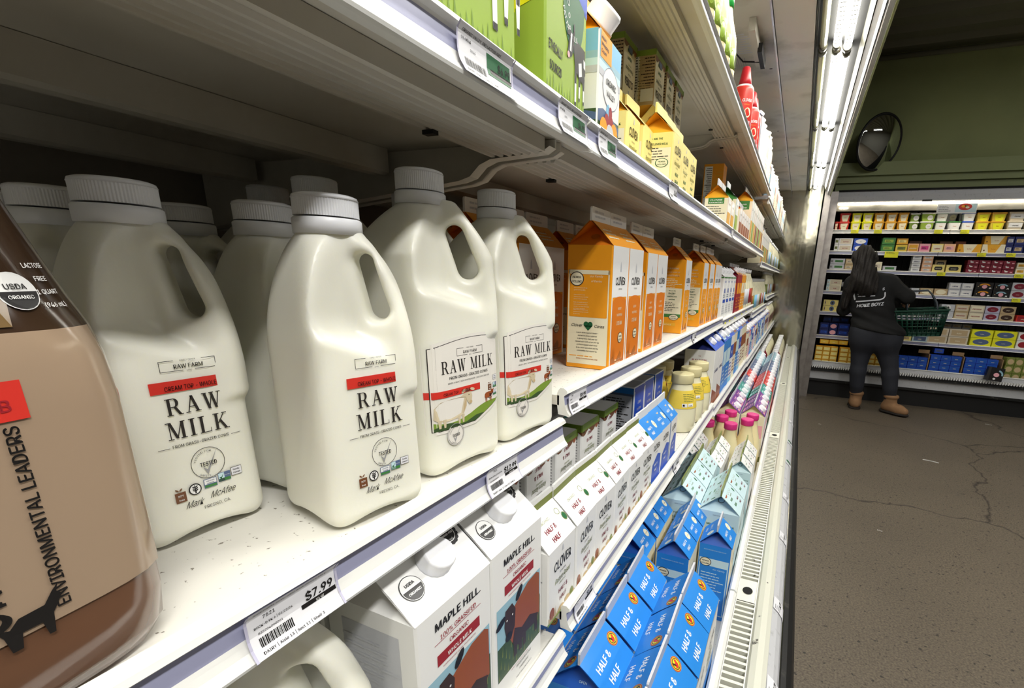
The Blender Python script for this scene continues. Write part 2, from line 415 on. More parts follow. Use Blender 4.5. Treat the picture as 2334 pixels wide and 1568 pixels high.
fr = frame((0, 0, 2.11), (1, 0, 0), (0, -1, 0))
for i in range(9): b.rect(fr, -0.40, -2.10-0.02*i, -0.315+0.01*(i % 3), -2.11-0.02*i, 'lightgrey', 0.001)
for i in range(8): b.rect(fr, -0.40+0.009*i, -2.31, -0.396+0.009*i, -2.41, 'grey', 0.001)
for x_, y_ in ((-0.30, 1.62), (-0.37, 1.78), (-0.24, 2.45), (-0.25, 3.4), (-0.225, 4.1), (-0.235, 4.7)): b.disc(fr, x_, -y_, 0.007, 0.007, 'black', 0.001, 10)
cpart('canopy_ceiling', b)
b = MB(); dy = 0.33
b.box(-0.285, 1.66+dy, 2.07, -0.262, 1.98+dy, 2.109, 'case_panel'); b.box(-0.264, 1.80+dy, 2.055, -0.248, 1.96+dy, 2.085, 'black_plastic')
b.tube([(-0.345, 1.80+dy, 2.108), (-0.36, 1.86+dy, 2.092), (-0.33, 1.92+dy, 2.075), (-0.262, 1.93+dy, 2.07)], 0.003, 'black_plastic')
b.tube([(-0.285, 1.83+dy, 2.080), (-0.265, 1.83+dy, 2.080)], 0.004, 'red'); b.tube([(-0.285, 1.95+dy, 2.075), (-0.265, 1.95+dy, 2.075)], 0.004, 'red')
cpart('sensor_bracket', b)
b = MB()                                      # lamp housing and front valance
b.prism([(-0.075, 2.115), (-0.072, 2.105), (-0.066, 2.15), (0.082, 2.15), (0.098, 2.10), (0.102, 2.105), (0.105, 2.18), (-0.075, 2.18)], 'y', Y0, YE, 'housing')
cpart('light_housing', b)
b = MB()
b.prism([(0.102, 2.10), (0.118, 2.09), (0.122, 2.065), (0.130, 2.055), (0.150, 2.052), (0.156, 2.06), (0.162, 2.30), (0.102, 2.30)], 'y', Y0, YE, 'aluminium')
b.box(0.118, Y0, 2.095, 0.126, YE, 2.10, 'black_gap')
b.box(0.1225, Y0, 2.060, 0.1245, YE, 2.085, 'black_plastic'); b.box(0.146, Y0, 2.046, 0.153, YE, 2.058, 'trim_green')
cpart('canopy_valance', b)
for k_ in range(6):                           # lamp tubes, one after another; the inner row is not lit
    y0_ = Y0+0.05+1.07*k_; y1_ = min(y0_+1.045, YE-0.02)
    for x_, lit in ((-0.045, 0), (0.004, 1), (0.042, 1)):
        s_ = 0.0 if x_ < 0.04 else 0.035
        b = MB(); b.tube([(x_, y0_+0.03+s_, 2.122), (x_, y1_-0.02+s_, 2.122)], 0.0135, 'tube_diffuser' if lit else 'tube_off', 10)
        yy = y0_+0.06+s_
        while lit and yy < y1_-0.05+s_: b.box(x_-0.010, yy, 2.1078, x_+0.010, yy+0.0045, 2.111, 'housing'); yy += 0.03
        o = cpart('lamp_tube', b)
        if not lit: o['label'] = 'unlit grey tube'
        for ye in (y0_+s_, y1_-0.02+s_): e_ = MB(); e_.tube([(x_, ye, 2.122), (x_, ye+0.028, 2.122)], 0.016, 'housing', 10); e_.build('end_clip', o)
# base: deck, tray wall, grille, rail, bumper, front panel
b = MB(); b.box(-0.845, Y0, 0.42, -0.052, YE, 0.517, 'shelf_enamel'); cpart('bottom_deck', b)
b = MB(); b.box(-0.052, Y0, 0.50, -0.048, YE, 0.585, 'white_enamel')
for k_ in range(6):
    y0_ = 0.955+1.22*(k_-1); b.prism([(-0.054, 0.575), (-0.054, 0.592), (-0.050, 0.597), (-0.042, 0.597), (-0.037, 0.592), (-0.036, 0.572)], 'y', max(Y0, y0_+0.003), min(YE, y0_+1.217), 'white_enamel')
cpart('tray_lip', b)
b = MB(); b.box(-0.048, Y0, 0.49, 0.004, YE, 0.50, 'black_gap'); y = Y0+0.02; k_ = 0
while y < YE-0.02:                            # cross slats of the return air grille, with a plain piece and finger hole each section
    ph = (y-0.955) % 1.22
    if ph < 0.085: y += 0.0165; continue
    b.box(-0.036, y, 0.566, 0.004, y+0.0062, 0.576, 'bumper_cream'); y += 0.0165
for k_ in range(6):
    y0_ = 0.955+1.22*(k_-1)
    if y0_+0.085 > YE: continue
    b.box(-0.036, y0_, 0.566, 0.004, y0_+0.085, 0.576, 'bumper_cream')
    b.disc(frame((0, 0, 0.576), (1, 0, 0), (0, 1, 0)), -0.016, y0_+0.042, 0.011, 0.014, 'black_gap', 0.001, 16)
b.box(-0.037, Y0, 0.545, -0.035, YE, 0.578, 'aluminium'); b.box(0.003, Y0, 0.545, 0.005, YE, 0.579, 'aluminium')
cpart('air_grille', b)
b = MB()
pr = [(0.005, 0.50), (0.005, 0.582), (0.009, 0.590), (0.019, 0.594), (0.030, 0.592), (0.038, 0.586), (0.0385, 0.584), (0.050, 0.574), (0.058, 0.563), (0.061, 0.553), (0.0615, 0.551), (0.064, 0.550), (0.0645, 0.543), (0.0645, 0.50)]
mm = ['bumper_cream']*6+['bumper_grey']*4+['chrome']*3+['black_rubber']
b.prism(pr, 'y', Y0, YE, 'bumper_cream', mats=mm, smooth=False); cpart('rail_cap', b)
b = MB(); b.prism([(0.0645, 0.55), (0.074, 0.548), (0.084, 0.538), (0.090, 0.522), (0.090, 0.497), (0.084, 0.482), (0.0645, 0.478)], 'y', Y0, YE, 'black_rubber', smooth=False); cpart('bumper', b)
b = MB(); b.box(0.03, Y0, 0.10, 0.062, YE, 0.50, 'white_enamel'); b.box(-0.05, Y0, 0.0, 0.02, YE, 0.10, 'black_plastic'); b.box(-0.845, Y0, 0.0, 0.03, YE, 0.42, 'case_back'); cpart('front_panel', b)

# ---- shelves: one thing per section and level
LV = {}                                       # (level, section) -> surface height
SECN = ['nearest', 'second', 'third', 'fourth', 'farthest']
def lip_profile(x, z, w=0.0135):
    return [(x-w, z-0.012), (x-w, z+0.003), (x-w*0.88, z+0.0068), (x-w*0.70, z+0.0095), (x-0.0045, z+0.0095), (x-0.001, z+0.007), (x+0.0005, z+0.0035), (x-0.003, z+0.001),
            (x-0.0045, z-0.0005), (x-0.003, z-0.0115), (x-0.002, z-0.0145), (x-0.0005, z-0.0185), (x+0.0035, z-0.0235), (x+0.003, z-0.0255), (x-0.004, z-0.024), (x-0.012, z-0.0235)]
LIPM = ['white_enamel']*8+['price_strip']*1+['white_enamel']*7
def shelf(level, sec, y0, y1, surf, lipx, label, beams=True):
    z = Z(surf); LV[level, sec] = z
    t = thing('case_shelf', label, 'shelf', (lipx-0.3, (y0+y1)/2, z), 0, 'shelves of the long dairy case')
    off = (0.3-lipx, -(y0+y1)/2, -z)
    def P(name, b): return b.build(name, t, off)
    g = 0.0015
    b = MB(); b.box(-0.84, y0+g, z-0.012, lipx-0.011, y1-g, z, 'under_enamel', {'+z': 'shelf_enamel'}); P('tray', b)
    b = MB(); b.prism(lip_profile(lipx, z, 0.0135), 'y', y0+g, y1-g, 'white_enamel', mats=LIPM); P('price_rail', b)
    k = (lipx/-0.218)
    b = MB()                                  # ribbed channel under the front edge
    xs = lipx-0.042
    b.box(xs-0.066, y0+0.018, z-0.0255, xs, y1-0.018, z-0.0125, 'under_enamel')
    for i in range(6):
        x_ = xs-0.006-0.0105*i; b.prism([(x_, z-0.0256), (x_-0.0018, z-0.0285), (x_-0.0052, z-0.0285), (x_-0.007, z-0.0256)], 'y', y0+0.018, y1-0.018, 'under_enamel')
    for q in (0.08, 0.90):                    # black clips
        yq = y0+(y1-y0)*q; b.box(xs-0.064, yq, z-0.032, xs-0.052, yq+0.007, z-0.0285, 'black_plastic')
    P('front_channel', b)
    if beams:
        b = MB()
        for xb in (-0.467, -0.70):
            b.prism([(xb, z-0.0125), (xb, z-0.038), (xb-0.006, z-0.0405), (xb-0.02, z-0.0405), (xb-0.02, z-0.0385), (xb-0.005, z-0.037), (xb-0.004, z-0.0125)], 'y', y0+0.03, y1-0.02, 'under_enamel')
        P('stiffener', b)
    br = [(lipx-0.036, z-0.0125), (lipx-0.036, z-0.021), (lipx-0.045, z-0.026), (lipx-0.108, z-0.030), (lipx-0.122, z-0.035), (lipx-0.135, z-0.046), (lipx-0.150, z-0.050), (-0.84, z-0.100), (-0.84, z-0.0125)]
    for yb in (y0+0.004, y1-0.007):
        b = MB(); b.prism(br, 'y', yb, yb+0.003, 'under_enamel')
        fl = br[1:8]; 
        sgn = 0.012 if yb < (y0+y1)/2 else -0.012
        vs = [(p[0], yb, p[1]) for p in fl]+[(p[0], yb+sgn, p[1]) for p in fl]; n = len(fl)
        b.add(vs, [(i, i+1, n+i+1, n+i) for i in range(n-1)], 'under_enamel'); P('bracket', b)
    return t
YB = [-0.75, 0.50, 1.80, 3.04, 4.30, 5.52]
LB = [-0.75, 0.445, 1.53, 2.60, 3.70, 5.52]
for i in range(5):
    shelf('A', i, YB[i], YB[i+1], 0.144 if i < 3 else 0.09, -0.218, 'white shelf above the middle row of milk, %s section of the case' % SECN[i])
    shelf('U', i, YB[i], YB[i+1], 0.470 if i < 3 else 0.43, -0.222, 'topmost white shelf right under the canopy, %s section of the case' % SECN[i], beams=i > 0)
    shelf('R', i, YB[i], YB[i+1], (-0.178, -0.1425, -0.152, -0.198, -0.141)[i], -0.238, 'middle white shelf carrying jugs and cream cartons, %s section of the case' % SECN[i])
    shelf('L', i, LB[i], LB[i+1], (-0.430, -0.397, -0.41, -0.42, -0.425)[i], (-0.206, -0.203, -0.203, -0.203, -0.203)[i], 'lowest white shelf over the bottom deck, %s section of the case' % SECN[i])

# ---- price tags slipped into the rails
def price_tag(y0, y1, lipx, surf, label, lines_, price, sub=None, colour=None, foot=None, big=False):
    z = Z(surf); t = thing('price_tag', label, 'price tag', (lipx, (y0+y1)/2, z-0.02), 0, 'price tags on the shelf rails')
    prof = [(lipx+0.0022, z+0.0040), (lipx-0.0012, z-0.0005), (lipx-0.0008, z-0.0115), (lipx+0.001, z-0.0175), (lipx+0.0048, z-0.0232)]
    d = [0]
    for i in range(4): d.append(d[-1]+math.dist(prof[i], prof[i+1]))
    tot = d[-1]
    def fr(u, v, l=0):                        # v measured down from the top edge
        s = min(max(-v, 0), tot)
        i = 0
        while i < 3 and s > d[i+1]: i += 1
        q = (s-d[i])/(d[i+1]-d[i]); x = prof[i][0]+(prof[i+1][0]-prof[i][0])*q; zz = prof[i][1]+(prof[i+1][1]-prof[i][1])*q
        return Vector((x+0.0004+l, y0+u, zz))
    w = y1-y0; b = MB(); b.rect(fr, 0, 0, w, -tot, 'paper', 0, n=2, k=18)
    off = (-lipx, -(y0+y1)/2, -z+0.02)
    for i, (tx, sz, al, xx, yy) in enumerate(lines_): b.text(tx, fr, xx*w, -yy*tot, sz*tot, 'ink', al, l=0.0003, maxw=w*0.9, bold=0.012)
    if price:
        if colour: b.rect(fr, 0.50*w, -0.24*tot, 0.97*w, -0.68*tot, colour, 0.0002, n=2, k=10)
        b.text(price, fr, 0.97*w-0.01*w, -0.50*tot, (0.34 if not colour else 0.3)*tot, 'black', 'R', cond=0.9, bold=0.03, l=0.0004, maxw=0.46*w)
        b.rect(fr, 0.56*w, -0.53*tot, 0.99*w, -0.62*tot, 'black', 0.0003, n=2, k=3)
        if sub: b.text(sub, fr, 0.78*w, -0.61*tot, 0.08*tot, 'white', 'C', l=0.0005, bold=0.02)
    rng = random.Random(len(label)); u = 0.08*w
    while u < 0.44*w:
        e = rng.choice((0.004, 0.008, 0.012))*w; b.rect(fr, u, -0.62*tot, u+e, -0.80*tot, 'black', 0.0003, k=3); u += e+rng.choice((0.005, 0.008))*w
    if foot: b.text(foot, fr, 0.07*w, -0.93*tot, 0.105*tot, 'black', 'L', bold=0.014, l=0.0003, maxw=0.88*w)
    b.build('paper_slip', t, off)
    for u in (-0.0015, w):
        vs = []; g = MB()
        for k in range(13): vs += [fr(u, -tot*k/12, 0.0005), fr(u+0.0015, -tot*k/12, 0.0005)]
        g.add(vs, [(2*k, 2*k+1, 2*k+3, 2*k+2) for k in range(12)], 'lavender'); g.build('clip_edge', t, off)
price_tag(0.124, 0.176, -0.238, -0.178, 'large white price tag reading 7.99 under the two small milk jugs', [('RAW FARM, NON-GMO RAW WHOLE MILK', 0.10, 'L', 0.06, 0.13), ('7521', 0.13, 'L', 0.16, 0.30), ('ROCK-D PK 6 | 01/22/24', 0.085, 'L', 0.06, 0.43), ('835204000001', 0.085, 'L', 0.09, 0.56)], '$7.99', '1/1 QT', None, 'DAIRY | Aisle 13 | Sect 11 | Shelf 3')
price_tag(0.336, 0.388, -0.238, -0.178, 'white price tag reading 12.99 under the labelled half gallon jugs', [('RAW FARM RAW WHOLE MILK', 0.085, 'L', 0.06, 0.12), ('7511', 0.12, 'L', 0.2, 0.27), ('ROCK-D PK 6 | 01/22/24', 0.085, 'L', 0.06, 0.41), ('835204000009', 0.085, 'L', 0.09, 0.54)], '$12.99', '1/HALF GAL', None, 'DAIRY | Aisle 13 | Sect 10 | Shelf 4')
price_tag(0.507, 0.560, -0.238, -0.1425, 'white price tag reading 9.99 at the near end of the cream shelf', [('CLOVER HVY', 0.085, 'L', 0.06, 0.12), ('7402', 0.1, 'L', 0.14, 0.27), ('12 PK 6', 0.085, 'L', 0.06, 0.41), ('1/32 OZ', 0.085, 'L', 0.09, 0.54)], '$9.99', '1/1 QT', None, 'DAIRY | Aisle 13 | Sect 10 | Shelf 2')
price_tag(0.290, 0.352, -0.218, 0.144, 'green and white 6.99 price tag nearest the camera on the upper rail', [('ORGANIC VALLEY, ORG LACTOSE FREE', 0.11, 'L', 0.06, 0.16), ('1% MILK', 0.11, 'L', 0.06, 0.30), ('10243', 0.09, 'L', 0.2, 0.45)], '$6.99', None, 'darkgreen', 'DAIRY | Aisle 13 | Sect 10 | Shelf 1')
price_tag(0.430, 0.490, -0.218, 0.144, 'green and white 6.99 price tag below the second lime green carton', [('ORGANIC VALLEY, ORG LACTOSE FREE', 0.11, 'L', 0.06, 0.16), ('NF MILK', 0.11, 'L', 0.06, 0.30), ('12001', 0.09, 'L', 0.2, 0.45)], '$6.99', None, 'darkgreen', 'DAIRY | Aisle 13 | Sect 10 | Shelf 1')
price_tag(0.524, 0.578, -0.218, 0.144, 'dark green price tag below the sky blue whipping cream carton', [('ORGANIC VALLEY', 0.11, 'L', 0.06, 0.16), ('WHIPPING CRM', 0.11, 'L', 0.06, 0.30), ('11090', 0.09, 'L', 0.1, 0.45)], '$6.49', None, 'darkgreen', 'DAIRY | Aisle 13 | Sect 10 | Shelf 1')
price_tag(0.83, 0.885, -0.218, 0.144, 'small white price tag below the upright yellow pint cartons', [('CLOVER ORG CREAM', 0.11, 'L', 0.06, 0.16), ('PINT', 0.1, 'L', 0.1, 0.3)], '$5.49', None, None, 'DAIRY | Aisle 13 | Sect 9')
price_tag(1.62, 1.67, -0.218, 0.144, 'narrow white price tag below the yellow country carton', [('CLOVER', 0.11, 'L', 0.06, 0.16)], '$4.29', None, None, 'DAIRY | Aisle 13')
price_tag(0.462, 0.520, -0.203, -0.397, 'white 3.99 price tag below the nearest white half and half pint', [('CLOVER ORG H&H', 0.1, 'L', 0.06, 0.16), ('7720', 0.1, 'L', 0.1, 0.3)], '$3.99', None, None, 'DAIRY | Aisle 13 | Sect 10')
price_tag(0.98, 1.03, -0.203, -0.397, 'white price tag below the boundary of white and blue pints', [('HALF & HALF', 0.1, 'L', 0.06, 0.16)], '$3.79', None, None, 'DAIRY | Aisle 13')
price_tag(1.245, 1.295, -0.238, -0.1425, 'white price tag below the gap in the orange cream cartons', [('CLOVER CREAM', 0.1, 'L', 0.06, 0.16)], '$9.49', None, None, 'DAIRY | Aisle 13')
def rail_tag(i, y0, m, price):               # tags lying on the outer bumper rail
    t = thing('price_tag', 'white shelf tag on the grey bumper rail, %s one from the camera' % ORD[i], 'price tag', (0.055, y0, 0.56), 0, 'price tags on the bumper rail')
    pr_ = [(0.0392, 0.5852), (0.0507, 0.5752), (0.0588, 0.5638), (0.0619, 0.5535)]
    b = MB(); w = 0.042
    def fr(u, v, l=0):
        q = min(max(v, 0), 2.999); k = int(q); q -= k
        return Vector((pr_[k][0]+(pr_[k+1][0]-pr_[k][0])*q+0.0005+l, y0+u, pr_[k][1]+(pr_[k+1][1]-pr_[k][1])*q+0.0004+l))
    b.rect(fr, 0, 0, w, 2.99, 'paper', 0, 1, 12)
    b.text(price, lambda u, v, l: fr(u, 1.6-v*130, l), w*0.7, 0, 0.009, 'black', 'C', bold=0.03, maxw=0.02)
    for k in range(4): b.rect(fr, 0.004, 0.3+0.3*k, 0.018, 0.42+0.3*k, 'grey', 0.0003, 1, 2)
    if m: b.rect(fr, w*0.5, 0.2, w*0.95, 1.9, m, 0.0002, 1, 6)
    b.build('paper_slip', t, (-0.055, -y0, -0.56))
for i, (y_, m_, p_) in enumerate(((0.715, None, '$5.79'), (0.95, None, '$4.99'), (1.26, None, '$3.99'), (1.53, None, '$6.49'), (1.86, 'darkgreen', '$7.29'), (2.12, 'darkgreen', '$6.99'), (2.45, None, '$5.49'), (2.95, None, '$5.99'), (3.6, None, '$4.49'))):
    rail_tag(i, y_, m_, p_)
for i, (y_, z_, sec) in enumerate(((1.86, -0.152, 2), (1.98, -0.152, 2), (2.15, -0.152, 2), (2.42, -0.152, 2), (2.62, -0.152, 2))):
    b = MB(); z = Z(z_); b.box(-0.2425, y_, z-0.028, -0.2400, y_+0.03, z-0.008, 'lemon'); 
    o = b.build('shelf_flag', None); tag(o, 'tiny yellow flag in the third section middle rail, %s from the near end' % ORD[i], 'price tag', 'yellow flags on the rail')

# ================================================================== moulded milk jugs (signed distance fields, polygonised)
import openvdb
def smin(a, b, k):
    h = np.clip(0.5+0.5*(b-a)/k, 0, 1); return b*(1-h)+a*h-k*h*(1-h)
def smax(a, b, k): return -smin(-a, -b, k)
def capsule(P, a, b, r0, r1=None):
    a, b = np.array(a, float), np.array(b, float); r1 = r0 if r1 is None else r1
    ab = b-a; d = P-a; t = np.clip((d@ab)/max(ab@ab, 1e-12), 0, 1)
    return np.linalg.norm(d-t[..., None]*ab, axis=-1)-(r0+(r1-r0)*t)
def ellipsoid(P, c, r):
    q = (P-np.array(c))/np.array(r); k = np.linalg.norm(q, axis=-1); return (k-1)*min(r)
def polygonise(fn, lo, hi, vox):
    lo, hi = np.array(lo, float), np.array(hi, float); n = np.ceil((hi-lo)/vox).astype(int)+1
    ax = [lo[i]+vox*np.arange(n[i]) for i in range(3)]
    X, Y, Zz = np.meshgrid(*ax, indexing='ij'); P = np.stack([X, Y, Zz], -1)
    d = fn(P).astype(np.float32)/vox; d = np.clip(d, -3, 3)
    g = openvdb.FloatGrid(background=3.0); g.copyFromArray(d)
    v, t, q = g.convertToPolygons(isovalue=0.0, adaptivity=0.0)
    v = v*vox+lo
    return v, [tuple(int(i) for i in f[::-1]) for f in q]+[tuple(int(i) for i in f[::-1]) for f in t]
def sdf_mesh(b, fn, lo, hi, vox, m):
    v, f = polygonise(fn, lo, hi, vox); b.add(v, f, m, True)

class Jug:
    """square dairy jug: handle at the right (+y), label face towards +x, base at z=0"""
    def __init__(s, hx, hy, zsh, zneck, ztop, rn, zstep, hole, hole_r, hz):
        s.hx, s.hy, s.zsh, s.zneck, s.ztop, s.rn, s.zstep, s.hole, s.hr, s.hz = hx, hy, zsh, zneck, ztop, rn, zstep, hole, hole_r, hz
    def half(s, z):
        t = np.clip((z-s.zsh)/(s.zneck-s.zsh), 0, 1); t = 1-(1-t**s.dome[0])**s.dome[1]
        bt = np.clip(1-z/0.012, 0, 1)**2*0.005
        tap = np.clip(z/s.zsh, 0, 1)*0.0015
        return s.hx+(s.rn-s.hx)*t-bt-tap, s.hy+(s.rn-s.hy)*t-bt-tap, 6.5+(2.0-6.5)*np.clip(t*1.2, 0, 1)
    def sdf(s, P):
        x, y, z = P[..., 0], P[..., 1], P[..., 2]
        a, c, n = s.half(z)
        r = (np.abs(x/a)**n+np.abs(y/c)**n)**(1/n)
        body = (r-1)*np.minimum(a, c)
        # grip moulded into the corner between the label face and the right side: p runs out to that corner, q across it
        p, q = (x+y)/math.sqrt(2), np.abs(x-y)/math.sqrt(2)
        (p0, z0), (p1, z1) = s.hole; pc = s.hx*1.28; hw = s.slab
        ph = p1-s.hr[1]
        qm = hw+(pc-hw)*np.clip(1-(p+0.10*pc)/(ph+0.10*pc), 0, 1)**1.5
        zb = s.zstep+(pc-p)*s.rise
        rec = smax((q-qm)*-0.75, zb-z, 0.014)
        body = smax(body, -rec, 0.008)
        out = pc-(pc-s.pt)*np.clip((z-s.zstep)/(s.hz-s.zstep), 0, 1)**1.4
        slab = smax(smax(p-out, -p, 0.004)*0.95, q-hw, 0.009)
        slab = smax(smax(slab, (z-s.hz)+np.clip(p-s.pt, -1, 1)*0.9+0.25*p-0.004, 0.014), s.zstep-0.02-z, 0.004)
        d = smin(body, slab, 0.008)
        ay, az = p1-p0, z1-z0
        t = np.clip(((p-p0)*ay+(z-z0)*az)/(ay*ay+az*az), 0, 1)
        dh = np.hypot(p-p0-t*ay, z-z0-t*az)-(s.hr[0]+(s.hr[1]-s.hr[0])*t)
        d = smax(d, -dh, 0.007)
        d = smax(d, -z, 0.004); d = smax(d, z-s.ztop, 0.002)
        # low arch at the foot of each face
        foot = np.minimum(np.hypot(y/(0.60*s.hy), (z+0.001)/0.0075), np.hypot(x/(0.60*s.hx), (z+0.001)/0.0075))
        return smax(d, -(foot-1)*0.007, 0.004)
    def face(s, u, v, l=0.0):                # a point of the label face: u to the right, v up
        a, c, n = [float(q) for q in s.half(np.array(v))]
        x = a*max(1-abs(u/c)**n, 0.02)**(1/n)
        return Vector((x+l+0.0003, u, v))
    def body(s, vox):
        b = MB(); sdf_mesh(b, s.sdf, (-s.hx-0.006, -s.hy-0.006, -0.004), (s.hx+0.006, s.hy+0.006, s.ztop+0.004), vox, 'jug_plastic'); return b
    def cap(s, r, h, m='jug_cap'):
        b = MB(); z = s.ztop
        b.lathe([(r+0.0012, z-0.005), (r+0.0012, z+0.004), (r+0.0002, z+0.005)], 48, m)
        b.lathe([(r, z+0.0060), (r, z+h-0.003)], 150, m, flute=0.014, smooth=False)
        b.lathe([(r+0.0003, z+h-0.003), (r-0.0005, z+h-0.001), (r-0.003, z+h)], 48, m)
        return b
SERIF = {}
def serif_glyph(ch):
    """thick-and-thin capitals of the jug lettering, cap height 1"""
    if ch in SERIF: return SERIF[ch]
    T, t, sf = 0.17, 0.055, 0.05; P = []
    def bar(x0, y0, x1, y1, w): P.append([(x0-w/2, y0), (x0+w/2, y0), (x1+w/2, y1), (x1-w/2, y1)])
    def ser(x, y, w=0.36): P.append([(x-w/2, y), (x+w/2, y), (x+w/2, y+sf), (x-w/2, y+sf)])
    def arc(cx, cy, rx, ry, a0, a1, w, n=10):
        for i in range(n):
            a, c = a0+(a1-a0)*i/n, a0+(a1-a0)*(i+1)/n
            P.append([(cx+rx*math.cos(a), cy+ry*math.sin(a)), (cx+rx*math.cos(c), cy+ry*math.sin(c)), (cx+(rx-w)*math.cos(c), cy+(ry-t)*math.sin(c)), (cx+(rx-w)*math.cos(a), cy+(ry-t)*math.sin(a))])
    if ch == 'I': bar(.2, 0, .2, 1, T); ser(.2, 0); ser(.2, 1-sf); w = .4
    elif ch == 'L': bar(.22, 0, .22, 1, T); ser(.22, 1-sf); P.append([(.05, 0), (.72, 0), (.72, sf), (.05, sf)]); P.append([(.67, 0), (.72, 0), (.72, .26), (.69, .26)]); w = .75
    elif ch == 'K': bar(.22, 0, .22, 1, T); ser(.22, 0); ser(.22, 1-sf); bar(.30, .38, .72, 1, t*1.3); bar(.76, 0, .42, .58, T); ser(.78, 0, .34); ser(.72, 1-sf, .3); w = .95
    elif ch == 'M': bar(.18, 0, .18, 1, t); bar(.88, 0, .88, 1, T); bar(.22, 1, .53, .05, T*.9); bar(.53, .05, .86, 1, t); ser(.18, 0, .3); ser(.88, 0); ser(.12, 1-sf, .24); ser(.92, 1-sf, .26); w = 1.1
    elif ch == 'A': bar(.16, 0, .44, 1, t*1.2); bar(.74, 0, .44, 1, T); P.append([(.26, .32), (.64, .32), (.62, .375), (.27, .375)]); ser(.16, 0, .28); ser(.74, 0, .34); w = .92
    elif ch == 'W': bar(.18, 1, .40, 0, T); bar(.40, 0, .62, .95, t); bar(.60, .95, .82, 0, T); bar(.82, 0, 1.04, 1, t*1.2); ser(.17, 1-sf, .32); ser(.60, 1-sf, .3); ser(1.04, 1-sf, .26); w = 1.2
    elif ch == 'R': bar(.22, 0, .22, 1, T); ser(.22, 0); ser(.2, 1-sf, .32); P.append([(.22, .945), (.5, .945), (.5, 1), (.22, 1)]); P.append([(.22, .46), (.5, .46), (.5, .515), (.22, .515)]); arc(.5, .73, .26, .27, -PI/2, PI/2, T); bar(.80, 0, .52, .5, T); ser(.83, 0, .26); w = .96
    else: w = .4
    SERIF[ch] = (P, w); return SERIF[ch]
def serif_text(b, st, fr, x, y, size, m, cond=1.0, track=0.12, l=0.0006):
    tot = sum(serif_glyph(c)[1] for c in st)+track*(len(st)-1); u = -tot/2
    for c in st:
        P, w = serif_glyph(c)
        for q in P: b.poly(fr, [(x+(u+px_)*size*cond, y+py_*size) for px_, py_ in q], m, l)
        u += w+track
def badge_raw_farm(b, fr, x, y, s, m='ink'):
    b.text('RAW FARM', fr, x, y, 0.30*s, m, cond=0.92, bold=0.012, l=0.0005)
    w, h = 0.98*s, 0.42*s
    for x0, y0, x1, y1 in ((-w, -0.09*s, -w+0.02*s, h-0.11*s), (w-0.02*s, -0.09*s, w, h-0.11*s), (-w, h-0.13*s, -0.48*s, h-0.11*s), (0.48*s, h-0.13*s, w, h-0.11*s), (-w, -0.09*s, -0.2*s, -0.07*s), (0.2*s, -0.09*s, w, -0.07*s)):
        b.rect(fr, x+x0, y+y0, x+x1, y+y1, m, 0.0005, 3, 1)
    b.text('FAMILY OWNED', fr, x, y+h-0.16*s, 0.105*s, m, cond=0.95, l=0.0005, arch=0.15)
    b.text('1990', fr, x, y-0.13*s, 0.105*s, m, l=0.0005)
def tested_seal(b, fr, x, y, r, m='ink', ground=None):
    if ground: b.disc(fr, x, y, r*1.12, r*1.12, ground, 0.0006, 30); b.ring(fr, x, y, r*1.12, r*1.12, r*0.04, 'grey', 0.0007)
    L = 0.0008 if ground else 0.0005
    b.ring(fr, x, y, r, r, r*0.035, m, L)
    b.poly(fr, [(x-0.34*r, y-0.2*r), (x-0.12*r, y-0.75*r), (x+0.62*r, y+0.78*r), (x-0.1*r, y-0.42*r)], 'grey', L)
    b.text('TESTED', fr, x, y-0.18*r, 0.52*r, m, cond=0.72, bold=0.02, l=L+0.0002, rot=0.0)
    b.text('TESTED FOR', fr, x, y, 0.22*r, m, arc=(0.72*r, PI/2+1.35), align='L', l=L+0.0001, cond=1.35)
    b.text('SAFETY', fr, x, y, 0.22*r, m, arc=(-0.90*r, -PI/2-0.75), align='L', l=L+0.0001, cond=1.2)
